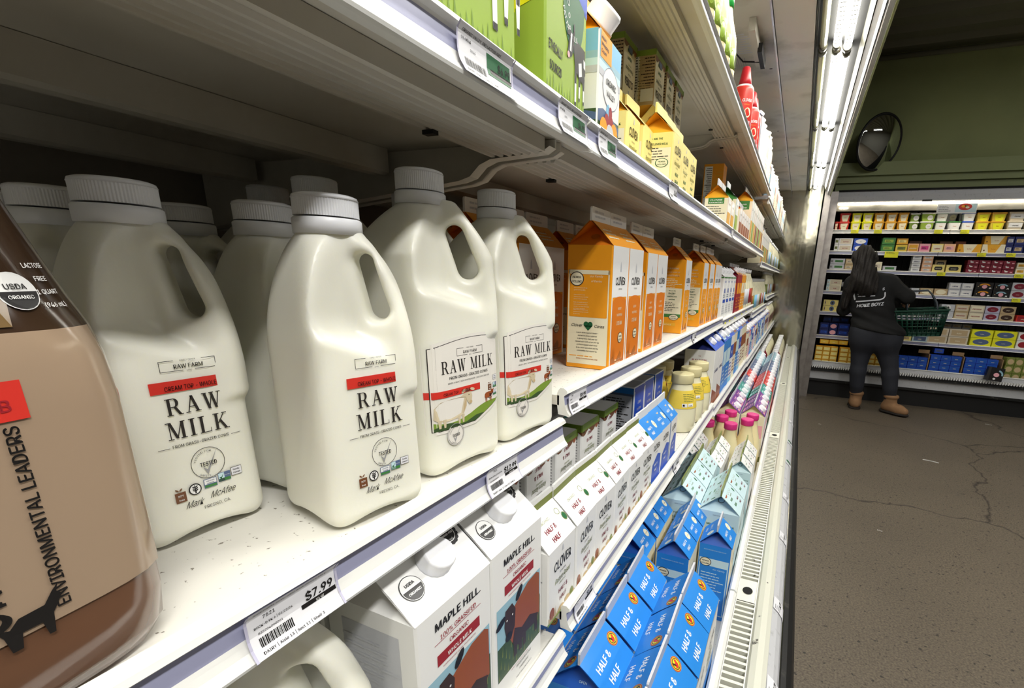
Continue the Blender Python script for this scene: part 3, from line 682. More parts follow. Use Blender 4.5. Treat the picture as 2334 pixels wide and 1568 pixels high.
def approvals(b, fr, x, y, s, vertical=False):
    """row of small approval marks"""
    L = 0.0005
    pos = [(x-1.9*s, y-0.25*s), (x-0.95*s, y), (x+0.1*s, y+0.12*s), (x+1.1*s, y+0.28*s), (x+2.0*s, y+0.45*s)] if not vertical else [(x-0.75*s, y-0.1*s), (x-0.7*s, y-1.2*s), (x+0.35*s, y-1.0*s), (x+0.35*s, y), (x+0.35*s, y+1.0*s)]
    (ax, ay), (bx, by), (cx, cy), (dx, dy), (ex, ey) = pos
    b.rect(fr, ax-.34*s, ay-.4*s, ax+.34*s, ay+.34*s, 'ink_brown', L, 2, 2); b.text('SOY', fr, ax, ay+.02*s, .26*s, 'white', bold=.02, l=L+.0002, maxw=.55*s); b.text('free', fr, ax, ay-.28*s, .26*s, 'white', bold=.02, l=L+.0002, maxw=.55*s)
    for k in (-1, 1): b.disc(fr, ax+.12*s*k-.05*s, ay+.52*s, .14*s, .05*s, 'ink_brown', L, 8, rot=.7*k)
    b.disc(fr, bx, by, .42*s, .42*s, 'black', L, 20); b.disc(fr, bx, by, .34*s, .34*s, 'white', L+.0001, 20)
    b.poly(fr, [(bx-.05*s, by-.3*s), (bx+.05*s, by-.3*s), (bx+.03*s, by+.3*s), (bx-.03*s, by+.3*s)], 'black', L+.0002)
    for k in range(3):
        for g in (-1, 1): b.disc(fr, bx+.1*s*g, by+(-.08+.13*k)*s, .1*s, .045*s, 'black', L+.0002, 8, rot=.6*g)
    b.rect(fr, cx-.44*s, cy-.32*s, cx+.44*s, cy+.34*s, 'slate', L, 2, 2); b.rect(fr, cx-.40*s, cy-.05*s, cx+.40*s, cy+.30*s, 'white', L+.0001, 2, 2); b.rect(fr, cx-.40*s, cy-.28*s, cx+.40*s, cy-.12*s, 'green', L+.0001, 2, 1)
    b.text('CERTIFIED', fr, cx, cy+.14*s, .15*s, 'slate', bold=.02, l=L+.0002, maxw=.7*s); b.text('HUMANE', fr, cx, cy-.03*s, .16*s, 'slate', bold=.02, l=L+.0002, maxw=.7*s)
    b.rect(fr, dx-.44*s, dy-.34*s, dx+.44*s, dy+.34*s, 'slate', L, 2, 2); b.rect(fr, dx-.41*s, dy-.31*s, dx, dy+.31*s, 'paleblue', L+.0001); b.rect(fr, dx-.41*s, dy-.31*s, dx+.41*s, dy-.1*s, 'green', L+.0001, 2, 1)
    b.poly(fr, [(dx-.36*s, dy+.02*s), (dx-.25*s, dy-.16*s), (dx-.02*s, dy+.26*s), (dx-.22*s, dy+.02*s)], 'darkgreen', L+.0002); b.text('NON GMO', fr, dx+.2*s, dy+.06*s, .13*s, 'white', l=L+.0002, maxw=.36*s)
    b.rect(fr, ex-.40*s, ey-.32*s, ex+.40*s, ey+.32*s, 'ink', L, 2, 2); b.rect(fr, ex-.37*s, ey-.29*s, ex+.37*s, ey+.29*s, 'paper', L+.0001, 2, 2)
    b.text('Family', fr, ex, ey+.06*s, .23*s, 'ink', bold=.02, l=L+.0002, maxw=.6*s); b.text('Owned', fr, ex, ey-.17*s, .23*s, 'ink', bold=.02, l=L+.0002, maxw=.6*s)
def cow_side(b, fr, x, y, s, m, m2, l, flip=1, legs=.62):
    """a grazing-meadow cow, body to the left and head to the right"""
    f = lambda pts: [(x+flip*u*s, y+v*s) for u, v in pts]
    b.poly(fr, f([(-.98, .0), (-.95, .35), (-.75, .52), (-.3, .56), (.1, .55), (.32, .66), (.40, .50), (.36, .2), (.22, -.02), (.0, -.12), (-.5, -.14), (-.85, -.1)]), m, l)
    b.poly(fr, f([(.30, .70), (.42, .78), (.56, .74), (.64, .5), (.60, .28), (.50, .22), (.40, .36), (.32, .52)]), m, l+.0001)
    for ex, r in ((.24, .5), (.66, -.3)): b.disc(fr, x+flip*ex*s, y+.72*s, .11*s, .05*s, m, l+.0002, 8, rot=r*flip)
    b.disc(fr, x+flip*.56*s, y+.30*s, .07*s, .06*s, m2, l+.0002, 10); b.disc(fr, x+flip*.48*s, y+.56*s, .02*s, .02*s, 'black', l+.0003, 6)
    for lx in (-.8, -.62, .0, .18): b.poly(fr, f([(lx-.06, -.05), (lx+.07, -.05), (lx+.04, -legs), (lx-.03, -legs)]), m, l)
    b.poly(fr, f([(.2, .0), (.34, .2), (.36, .5), (.26, .3)]), m2, l+.0001)

# ---- small jug: lettering printed straight on the plastic
quart = Jug(0.0375, 0.0375, 0.126, 0.1985, 0.2005, 0.0182, 0.111, ((0.0285, 0.148), (0.0215, 0.179)), (0.0072, 0.0058), 0.186); quart.dome = (1.55, 0.72); quart.slab = 0.0105; quart.rise = 0.55; quart.pt = 0.034
qb = quart.body(0.0013)
b = MB(); F = lambda u, v, l=0.0: quart.face(u*0.92+0.001, v+0.0225, l)
badge_raw_farm(b, F, 0.002, 0.0905, 0.0165)
b.rect(F, -0.0215, 0.0765, 0.0235, 0.0835, 'red', 0.0004, 20, 1); b.text('CREAM TOP - WHOLE', F, 0.001, 0.0778, 0.0052, 'black', cond=0.78, l=0.0011, maxw=0.039, bold=0.01)
serif_text(b, 'RAW', F, 0.001, 0.0625, 0.0105, 'ink', 0.95); serif_text(b, 'MILK', F, 0.001, 0.0475, 0.0110, 'ink', 0.95)
b.text('FROM GRASS-GRAZED COWS', F, 0.001, 0.0420, 0.0036, 'ink', l=0.0005, maxw=0.034, bold=0.01)
b.rect(F, -0.024, 0.0425, -0.0175, 0.0428, 'ink', 0.0005); b.rect(F, 0.0195, 0.0425, 0.026, 0.0428, 'ink', 0.0005)
tested_seal(b, F, 0.002, 0.0275, 0.0105)
approvals(b, F, 0.0, 0.0125, 0.0092)
for i, ch in enumerate(('Mark', 'McAfee')): b.text(ch, F, -0.011+0.018*i, 0.0012+0.002*i, 0.0085, 'ink', l=0.0005, shear=0.5, cond=0.75)
b.text('FRESNO, CA.', F, 0.003, -0.0032+0.0005, 0.0040, 'ink', l=0.0005)
define('quart_jug', 'milk_jug', [('body', qb), ('screw_cap', quart.cap(0.0195, 0.0195)), ('printed_label', b, 0)])
# ---- half gallon jug: paper picture label
half = Jug(0.0475, 0.0480, 0.186, 0.2300, 0.2325, 0.0182, 0.140, ((0.0370, 0.177), (0.0270, 0.206)), (0.0092, 0.0080), 0.218); half.dome = (1.25, 0.85); half.slab = 0.012; half.rise = 0.35; half.pt = 0.047
hb = half.body(0.0016)
b = MB(); F = lambda u, v, l=0.0: half.face(u, v+0.006, l)
def label_outline(n=14):
    x0, x1, y0, y1 = -0.0455, 0.0445, 0.034, 0.108
    top = [(x0+(x1-x0)*i/n, y1+0.013*math.sin(PI*(0.12+0.88*min(i/n*1.0, 1))*0.62+0.25)-0.004) for i in range(n+1)]
    return x0, x1, y0, y1, top
x0, x1, y0, y1, top = label_outline()
def label_fill(m, inset, l, ybot):
    vs = []; n = len(top)
    for u, v in top:
        uu = u*(1-inset/0.045)
        for k in range(5): vs.append(F(uu, (ybot(uu)+inset)+((v-inset)-(ybot(uu)+inset))*k/4, l))
    b.add(vs, [(i*5+k, i*5+5+k, i*5+6+k, i*5+1+k) for i in range(n-1) for k in range(4)], m)
ybot = lambda u: y0+max(0, (u-0.006)*0.42)
label_fill('label_paper', 0.0, 0.0002, ybot); label_fill('ink', 0.0026, 0.0003, ybot); label_fill('label_paper', 0.0031, 0.0004, ybot)
badge_raw_farm(b, F, 0.002, 0.1005, 0.0165)
serif_text(b, 'RAW MILK', F, 0.0, 0.0855, 0.0108, 'ink', 0.80)
b.text('FROM GRASS-GRAZED COWS', F, 0.0, 0.0800, 0.0048, 'ink', l=0.0006, maxw=0.056, bold=0.012)
b.text('GRADE A  RAW |  NON HOMOGENIZED  | ARTISAN CRAFTED', F, 0.0, 0.0762, 0.0026, 'ink', l=0.0006, maxw=0.062)
# meadow picture
def pic(u): return 0.0372+max(0, (u-0.006)*0.42)
def strip(m, ya, yb, l, n=14):
    us = [-0.0415+0.083*i/n for i in range(n+1)]; vs = []
    for u in us: vs += [F(u, max(ya(u), pic(u)), l), F(u, max(yb(u), pic(u)), l)]
    b.add(vs, [(2*i, 2*i+2, 2*i+3, 2*i+1) for i in range(n)], m)
strip('grass', lambda u: 0, lambda u: 0.0455+0.0035*math.sin(u*70)+max(0, u)*0.12, 0.0005)
strip('darkgrass', lambda u: 0, lambda u: 0.0405+0.002*math.sin(u*160), 0.0006)
cow_side(b, F, -0.015, 0.0480, 0.0270, 'cowcream', 'tan', 0.0007, legs=.32)
cow_side(b, F, 0.0270, 0.0560, 0.0080, 'rust', 'darkbrown', 0.0007)
b.rect(F, -0.0455, 0.0655, 0.0130, 0.0715, 'red', 0.0008, 12, 1); b.text('CREAM TOP - WHOLE', F, -0.016, 0.0667, 0.0050, 'black', cond=0.85, l=0.0010, maxw=0.05)
approvals(b, F, 0.0325, 0.0655, 0.0075, True)
tested_seal(b, F, -0.020, 0.0305, 0.0090, ground='label_paper')
define('half_gallon_jug', 'milk_jug', [('body', hb), ('screw_cap', half.cap(0.0195, 0.0225)), ('paper_label', b, 0)])
RZ = Z(-0.178)
spawn('quart_jug', (-0.378, 0.173, RZ), 'small wide-capped raw milk jug just behind the brown chocolate milk bottle', 'milk jug', 'small raw milk jugs', -0.06)
spawn('quart_jug', (-0.294, 0.2445, RZ), 'small wide-capped raw milk jug at the shelf edge beside the 7.99 tag', 'milk jug', 'small raw milk jugs', -0.20)
spawn('half_gallon_jug', (-0.308, 0.350, RZ), 'tall milk jug with cow picture label, nearer of the labelled two', 'milk jug', 'tall raw milk jugs', -0.10)
spawn('half_gallon_jug', (-0.302, 0.456, RZ), 'tall milk jug with cow picture label standing beside the orange cartons', 'milk jug', 'tall raw milk jugs', -0.12)
for i, (x_, y_, rz_, d_) in enumerate(((-0.384, 0.264, 0.1, 'small milk jug in the gap behind the two front small jugs'), (-0.470, 0.178, 0.0, 'small milk jug hidden behind the leftmost front jug, only cap and shoulder showing'), (-0.555, 0.185, 0.1, 'small milk jug third back at the dark left end of the shelf'),
        (-0.480, 0.262, -0.1, 'small milk jug in the dark, cap showing left of the gap jug'), (-0.560, 0.275, 0.0, 'small milk jug deepest in the shadow behind the gap'), (-0.655, 0.17, 0.2, 'small milk jug at the very back left corner'))):
    spawn('quart_jug', (x_, y_, RZ), d_, 'milk jug', 'small raw milk jugs', rz_)
for i, (x_, y_, d_) in enumerate(((-0.442, 0.358, 'tall milk jug directly behind the nearer labelled jug, cap showing'), (-0.548, 0.385, 'tall milk jug third back behind the nearer labelled jug'), (-0.420, 0.460, 'tall milk jug behind the labelled jug beside the orange cartons'))):
    spawn('half_gallon_jug', (x_, y_, RZ), d_, 'milk jug', 'tall raw milk jugs', -0.1)

# ---- half gallon jug with red cap on the shelf below
mb = Jug(0.055, 0.056, 0.128, 0.193, 0.198, 0.021, 0.095, ((0.046, 0.116), (0.032, 0.162)), (0.013, 0.010), 0.184); mb.dome = (1.2, 0.8); mb.slab = 0.014; mb.rise = 0.4; mb.pt = 0.052
b = MB(); F = mb.face
b.text('family', F, -0.02, 0.075, 0.02, 'black', bold=0.02)
define('red_cap_jug', 'milk_jug', [('body', mb.body(0.002)), ('screw_cap', mb.cap(0.0225, 0.016, 'red_cap'), None, (0, 0, 0), 'red screw cap')])
LZ = LV['L', 0]
spawn('red_cap_jug', (-0.305, 0.158, LZ), 'unlabelled milk jug with red cap on the lowest shelf beside white cartons', 'milk jug', None, -0.12)

# ---- chocolate milk bottle in the left foreground
def ring_sq(h, z, n=4.0, k=40):
    out = []
    for i in range(k):
        a = 2*PI*i/k; c_, s_ = math.cos(a), math.sin(a); r = 1/((abs(c_)**n+abs(s_)**n)**(1/n)); out.append((h*r*c_, h*r*s_, z))
    return out
CB = [(0.037, 0.0, 4), (0.044, 0.003, 4), (0.0485, 0.012, 4), (0.050, 0.028, 4), (0.050, 0.120, 4), (0.0495, 0.138, 3.6), (0.0482, 0.150, 3.2), (0.0455, 0.162, 2.8), (0.036, 0.200, 2.4), (0.026, 0.232, 2.1), (0.0195, 0.246, 2), (0.0185, 0.256, 2)]
b = MB(); b.loft([ring_sq(h, z, n) for h, z, n in CB], 'choco_bottle')
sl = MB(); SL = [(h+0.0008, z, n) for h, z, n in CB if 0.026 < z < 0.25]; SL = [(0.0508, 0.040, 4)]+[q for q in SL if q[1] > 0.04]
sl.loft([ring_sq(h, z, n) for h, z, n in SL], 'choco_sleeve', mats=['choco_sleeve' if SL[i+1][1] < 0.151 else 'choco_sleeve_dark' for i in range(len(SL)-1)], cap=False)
def cface(side):
    """print frame wrapped on the bottle, u along the girth from the middle of a side"""
    hs = [q[1] for q in CB]
    def fr(u, v, l=0.0):
        z = max(0.0, min(0.255, v)); i = 0
        while i < len(CB)-2 and z > CB[i+1][1]: i += 1
        q = (z-CB[i][1])/(CB[i+1][1]-CB[i][1]); h = CB[i][0]+(CB[i+1][0]-CB[i][0])*q; n = CB[i][2]+(CB[i+1][2]-CB[i][2])*q
        a = side+u/h*0.9; c_, s_ = math.cos(a), math.sin(a); r = 1/((abs(c_)**n+abs(s_)**n)**(1/n)); h += 0.0011+l
        return Vector((h*r*c_, h*r*s_, v))
    return fr
lab = MB()
fr0 = cface(-0.35)
fv = lambda u, v, l=0: fr0(-v, u, l)          # lettering that runs up the side
lab.text('ENVIRONMENTAL LEADERS', fv, 0.045, -0.026, 0.0085, 'black', 'L', cond=0.92, bold=0.02, l=0.0003)
lab.text('ORGANIC', fv, 0.045, -0.008, 0.030, 'black', 'L', cond=0.6, bold=0.03, l=0.0003)
fr1 = cface(-0.06)
lab.rect(fr1, -0.020, 0.120, 0.014, 0.134, 'red', 0.0003, 8, 4); lab.text('B', fr1, 0.008, 0.1235, 0.008, 'brick', bold=0.02, l=0.0005)
fr2 = cface(0.38)
lab.poly(fr2, [(-0.024, 0.1520), (-0.006, 0.1520), (-0.004, 0.160), (-0.010, 0.168), (-0.018, 0.172)], 'choco_sleeve_gold', 0.0002)
lab.disc(fr2, 0.001, 0.1640, 0.0066, 0.0066, 'white', 0.0003, 24); lab.text('USDA', fr2, 0.001, 0.1647, 0.0036, 'black', bold=0.02, l=0.0005)
lab.poly(fr2, [(0.001+0.006*math.cos(a), 0.1638+0.006*math.sin(a)) for a in [PI+PI*i/10 for i in range(11)]], 'black', 0.0005); lab.text('ORGANIC', fr2, 0.001, 0.1613, 0.0024, 'white', bold=0.02, l=0.0007)
for i, tx in enumerate(('LACTOSE', 'FREE', '1 QUART', '(946 mL)')): lab.text(tx, fr2, 0.0118, 0.1720-0.0047*i, 0.0033, 'white', bold=0.02, l=0.0004, maxw=0.009)
lab.poly(fr0, [(0.006+u, 0.036+v) for u, v in ((0, 0), (.003, 0), (.004, .006), (.010, .006), (.011, 0), (.013, 0), (.014, .008), (.018, .014), (.0165, .016), (.0175, .019), (.015, .0165), (.012, .0125), (.004, .012), (.001, .009), (-.003, .011), (-.001, .007))], 'black', 0.0003)
cap = MB(); cap.lathe([(0.0205, 0.249), (0.0205, 0.266), (0.019, 0.268)], 60, 'cap_white', flute=0.02)
define('choco', 'chocolate_milk_bottle', [('body', b), ('sleeve', sl, 0), ('printed_label', lab, 1), ('screw_cap', cap)])
spawn('choco', (-0.300, 0.058, RZ), 'brown plastic chocolate milk bottle with dark sleeve in the left foreground', 'milk bottle', None, 0.15)

# ================================================================== gable-top cartons
def gable(w, d, h, rh, fh, col, fin_m='white', roof_m=None, gus_m=None, side=None, back=None, bottom='white'):
    """w along y (the aisle face looks to +x), d along x; ridge along y. returns (body, top) builders"""
    side = side or col; back = back or col; roof_m = roof_m or col; gus_m = gus_m or side
    X, Y = d/2, w/2; b = MB(); c = 0.0018
    pts = [(X, -Y+c), (X, Y-c), (X-c, Y), (-X+c, Y), (-X, Y-c), (-X, -Y+c), (-X+c, -Y), (X-c, -Y)]
    b.prism(pts, 'z', 0, h, col, mats=[col, col, side, back, back, back, side, col])
    b.add([(p[0], p[1], 0.0001) for p in pts], [tuple(range(8))], bottom)
    t = MB(); zt = h+rh; e = 0.0012
    for sx in (1, -1):
        # roof panel, bowed a little
        rows = []
        for k in range(5):
            q = k/4; xx = sx*(X*(1-q)+e*q); zz = h+rh*q+0.10*rh*math.sin(PI*q)*0.35
            rows.append([(xx, -Y, zz), (xx, Y, zz)])
        vs = [p for r in rows for p in r]; t.add(vs, [(2*k, 2*k+1, 2*k+3, 2*k+2) for k in range(4)], roof_m if sx == 1 else (roof_m))
        vs2 = [(p[0]-sx*0.0009, p[1], p[2]-0.0009) for p in vs]; t.add(vs2, [(2*k, 2*k+2, 2*k+3, 2*k+1) for k in range(4)], gus_m)
    for sy in (-1, 1):
        P = (0, sy*(Y-0.40*w), h+rh*0.93)
        t.add([(X-.0008, sy*Y, h), (-X+.0008, sy*Y, h), P], [(0, 1, 2)], gus_m)
        for sx in (1, -1): t.add([(sx*(X-.0008), sy*Y, h), P, (sx*e*.5, sy*Y, zt-0.001)], [(0, 1, 2)], gus_m)
    t.prism([(-Y+.0005, zt-0.001), (Y-.0005, zt-0.001), (Y-.0005, zt+fh-.002), (Y-.0025, zt+fh), (-Y+.0025, zt+fh), (-Y+.0005, zt+fh-.002)], 'x', -0.0016, 0.0016, fin_m)
    return b, t
def faces(w, d, h, rh):
    X, Y = d/2, w/2; k = math.hypot(X, rh)
    return dict(front=frame((X, 0, 0), (0, 1, 0), (0, 0, 1)), left=frame((0, -Y, 0), (1, 0, 0), (0, 0, 1)), right=frame((0, Y, 0), (-1, 0, 0), (0, 0, 1)), back=frame((-X, 0, 0), (0, -1, 0), (0, 0, 1)),
                roof=bow(frame((X, 0, h), (0, 1, 0), (-X, 0, rh)), k, rh), roofb=bow(frame((-X, 0, h), (0, -1, 0), (X, 0, rh)), k, rh))
def bow(fr, k, rh):                           # follow the bowed roof panel
    return lambda u, v, l=0.0: fr(u, v, l+0.0002)+Vector((0, 0, 0.10*rh*math.sin(PI*max(0, min(1, v/k)))*0.35))
def side_cap(t, w, d, h, rh, r, hh, m, y=0.0, q=0.52):
    """screw cap standing on the front roof panel"""
    X = d/2; n = Vector((rh, 0, X)).normalized(); p = Vector((X*(1-q), y, h+rh*q))+n*0.001
    a = Vector((0, 1, 0)); c_ = n.cross(a); rings = []
    for rr, zz in ((r*1.06, 0), (r*1.06, .15*hh), (r, .2*hh), (r, .85*hh), (r*.9, hh)):
        rings.append([p+n*zz+(a*math.cos(2*PI*i/36)+c_*math.sin(2*PI*i/36))*rr*(1-0.02*(i % 2)) for i in range(36)])
    b = MB(); b.loft(rings, m); return b
def rooster_seal(b, fr, x, y, r, l=0.0006):
    b.disc(fr, x, y, r, r, 'gold', l, 26); b.ring(fr, x, y, r*.96, r*.96, r*.10, 'brick', l+.0001); b.disc(fr, x, y, r*.66, r*.66, 'lemon', l+.0002, 20)
    b.ring(fr, x, y, r*.70, r*.70, r*.09, 'black', l+.0003)
    b.disc(fr, x-.05*r, y-.15*r, .42*r, .34*r, 'red', l+.0004, 12, rot=.5); b.disc(fr, x+.22*r, y+.25*r, .2*r, .26*r, 'red', l+.0004, 10); b.disc(fr, x-.36*r, y+.2*r, .14*r, .4*r, 'darkbrown', l+.0005, 10, rot=.5)
    b.poly(fr, [(x-.1*r, y-.4*r), (x+.0*r, y-.4*r), (x-.02*r, y-.62*r), (x-.08*r, y-.62*r)], 'black', l+.0005)
def oval_seal(b, fr, x, y, rx, ry, m='ink', l=0.0006, word='EXCELLENCE'):
    b.disc(fr, x, y, rx, ry, m, l, 22); b.disc(fr, x, y, rx*.88, ry*.88, 'cream', l+.0002, 22)
    b.text('PROMISE', fr, x, y+.1*ry, .55*ry, m, l=l+.0004, maxw=1.2*rx, bold=.02); b.text(word, fr, x, y-.5*ry, .55*ry, m, l=l+.0004, maxw=1.4*rx, bold=.02)
def hills(b, fr, x0, x1, y0, hh, m, l=0.0004, seed=0, trees=True):
    rng = random.Random(seed); n = 10; w = x1-x0
    pts = [(x0, y0)]+[(x0+w*i/n, y0+hh*(0.45+.35*math.sin(i*1.3+seed)+.1*rng.random())) for i in range(n+1)]+[(x1, y0)]
    b.poly(fr, pts[::-1], m, l)
    if trees:
        for k in range(4):
            u = x0+w*(.08+.05*k); a = hh*(1.6+.5*rng.random()); b.poly(fr, [(u, y0), (u+w*.04, y0), (u+w*.02, y0+a)], m, l+.0001)
        u = x0+.6*w; b.poly(fr, [(u, y0+.4*hh), (u+.2*w, y0+.4*hh), (u+.2*w, y0+.9*hh), (u+.1*w, y0+1.2*hh), (u, y0+.9*hh)], m, l+.0001)
def clover(b, fr, x, y, s, m='black', sub='SONOMA', l=0.0006, maxw=None):
    b.text('CLOVER', fr, x, y, s*1.1, m, cond=0.78, bold=0.018, arch=0.28, l=l, maxw=maxw)
    if sub: b.text(sub, fr, x, y-.42*s, .28*s, m, l=l, maxw=maxw*.55 if maxw else None)

# ---- quart of heavy cream, orange
QW, QH, QR, QF = 0.072, 0.181, 0.034, 0.0185
def orange_quart(kind):
    b, t = gable(QW, QW, QH, QR, QF, 'orange', 'white', 'orange', 'deeporange'); f = faces(QW, QW, QH, QR); F, S = f['front'], f['left']
    for F in (f['front'], f['back']):
        b.rect(F, -.034, .108, .034, .181, 'white'); b.rect(F, -.034, .0, -.030, .108, 'white'); b.rect(F, .030, .0, .034, .108, 'white')
        pts = [(-.029, .004), (.029, .004), (.029, .100)]+[(.029*math.cos(a), .100+.009*math.sin(a)) for a in [PI*i/10 for i in range(1, 10)]]+[(-.029, .100)]
        b.poly(F, pts, 'deeporange' if kind == 'a' else 'orange', .0003)
        clover(b, F, 0, .126, .017, maxw=.058); b.poly(F, [(-.003, .145), (.003, .145), (.002, .154), (0, .160), (-.002, .154)], 'lightgrey', .0004)
        for i, (tx, sz) in enumerate((('HEAVY', .0075), ('WHIPPING', .0075), ('CREAM', .0115))): b.text(tx, F, .002, (.089, .0795, .066)[i], sz, 'cream', cond=.85, bold=.02, maxw=.04)
        oval_seal(b, F, .008, .046, .010, .0085); hills(b, F, -.028, .028, .008, .014, 'brownish'); b.lines(F, -.01, .02, .006, .014, 2, 'cream')
        b.text('ONE QUART', F, .014, .005, .0035, 'brownish')
    for S in (f['left'], f['right']):
        if kind == 'a':
            b.rect(S, -.0335, .006, .0325, .078, 'cream'); b.rect(S, -.0335, .140, .0325, .146, 'cream'); b.rect(S, -.0335, .078, -.0315, .146, 'cream'); b.rect(S, .0305, .078, .0325, .146, 'cream')
            b.rect(S, -.0300, .0775, .0295, .139, 'orange', .0004)
            oval_seal(b, S, -.0195, .133, .0115, .0105, word='EXCELLENCE'); b.text('our Family', S, .012, .136, .0060, 'cream', l=.0006, shear=.25, maxw=.024); b.text('of Dairies', S, .012, .129, .0055, 'cream', l=.0006, shear=.25)
            for i, rows in enumerate((('Cows not treated with the', 'growth hormone rBST.'), ('Cows cared for under', 'American Humane Certified', 'animal welfare standards.'), ('Daily and weekly testing of', 'milk to ensure low bacteria', 'counts, 3-6x lower than state', 'and federal standards.'), ('Farms strive to make annual', 'environmental improvements', 'to their land.'))):
                for j, tx in enumerate(rows): b.text(tx, S, -.024, (.1195, .1095, .0985, .0875)[i]-.0031*j, .0026, 'cream', 'L', l=.0006, bold=.01)
            b.text('Clover', S, -.018, .063, .0085, 'ink', l=.0006, shear=.2, bold=.01); b.text('Cares', S, .019, .063, .0085, 'ink', l=.0006, shear=.2, bold=.01)
            b.disc(S, -.0025, .067, .0042, .0042, 'darkgreen', .0005, 14); b.disc(S, .0042, .067, .0042, .0042, 'darkgreen', .0005, 14); b.poly(S, [(-.0065, .0655), (.0085, .0655), (.001, .0575)], 'darkgreen', .0005)
            for i, tx in enumerate(('Love is at the heart of Clover\u2014', 'and we\u2019ve always believed', 'in giving back. Each year we', 'reinvest up to 10% of our pre-tax', 'profits to support what\u2019s dear', 'to us\u2014local agriculture and the', 'communities that support us.')): b.text(tx, S, 0, .0535-.0046*i, .0036, 'ink', l=.0006, bold=.02, maxw=.058)
            b.text('WWW.CLOVERSONOMA.COM', S, 0, .0135, .0036, 'brownish', l=.0006, maxw=.05, bold=.015); b.lines(S, -.03, .03, .017, .020, 1, 'orange')
        else:
            for i, tx in enumerate(('OUR FARMS', 'ARE THE HEART OF', 'CLOVER MILK')): b.text(tx, S, .004, (.158, .1495, .141)[i], (.0075, .0055, .0075)[i], 'cream', l=.0006, bold=.02, maxw=.055)
            b.lines(S, -.026, .03, .112, .137, 6, 'cream', .3); b.rect(S, -.031, .048, .031, .112, 'cream')
            for i, tx in enumerate(('We are the', 'DAIRY', 'AMERICAN', 'certified')): b.text(tx, S, .006, (.1045, .097, .090, .083)[i], (.005, .0085, .0065, .006)[i], 'darkgreen', l=.0005, bold=.02, maxw=.045)
            b.lines(S, -.026, .026, .054, .080, 6, 'ink', .3); b.rect(S, -.031, .040, .031, .048, 'green', .0003); oval_seal(b, S, .014, .040, .013, .0075); b.rect(S, -.02, .018, .02, .026, 'gold', .0004); b.text('RECYCLE', S, 0, .0195, .006, 'cream', l=.0006)
    R = f['roof']
    for R in (f['roof'], f['roofb']): b2 = t; b2.lines(R, -.026, .026, .012, .034, 3, 'cream', .35); b2.ring(R, 0, .036, .009, .005, .001, 'brownish')
    t.disc(frame((0, -QW/2, QH), (1, 0, 0), (0, .40*QW, .93*QR)), .004, .016, .007, .0045, 'brownish', .0012, 14); 
    fr = frame((.0016, 0, QH+QR), (0, 1, 0), (0, 0, 1)); t.lines(fr, -.025, .025, .003, .016, 2, 'lightgrey', .4)
    define('orange_'+kind, 'cream_carton', [('body', b), ('gable_top', t)])
orange_quart('a'); orange_quart('b')
OZ = LV['R', 1]; og = 'orange heavy cream cartons'
spots = [(-.288, .710, 'a', 'foremost orange cream carton at the near end, long white text on its side'), (-.288, .785, 'a', 'orange cream carton pressed against the far side of the foremost one'),
         (-.298, .915, 'a', 'third orange cream carton along the front, set slightly back after a small gap'), (-.298, .990, 'a', 'fourth orange cream carton along the front, just before the wide gap'),
         (-.303, 1.268, 'b', 'golden cream carton standing first after the wide gap, pale panel on its side'), (-.296, 1.478, 'b', 'golden cream carton second after the wide gap'), (-.294, 1.575, 'b', 'golden cream carton third after the wide gap'),
         (-.291, 1.655, 'b', 'golden cream carton fourth after the wide gap'), (-.294, 1.735, 'b', 'golden cream carton nearest the row of white almond milk cartons')]
for x_, y_, k_, d_ in spots: spawn('orange_'+k_, (x_, y_, OZ), d_, 'cream carton', og, random.uniform(-.03, .03))
for i, (x_, y_) in enumerate(((-.425, .60), (-.425, .68), (-.425, .76), (-.43, .88), (-.43, .96), (-.43, 1.06))): spawn('orange_a', (x_, y_, OZ), 'orange cream carton in the second row behind the front cartons, %s from the milk jugs' % ORD[i], 'cream carton', og, random.uniform(-.03, .03))
for i, (x_, y_) in enumerate(((-.50, .585), (-.505, .66), (-.505, .74), (-.51, .86))): spawn('orange_a', (x_, y_, OZ), 'orange cream carton in the dark third row, %s from the milk jugs' % ORD[i], 'cream carton', og, random.uniform(-.03, .03))

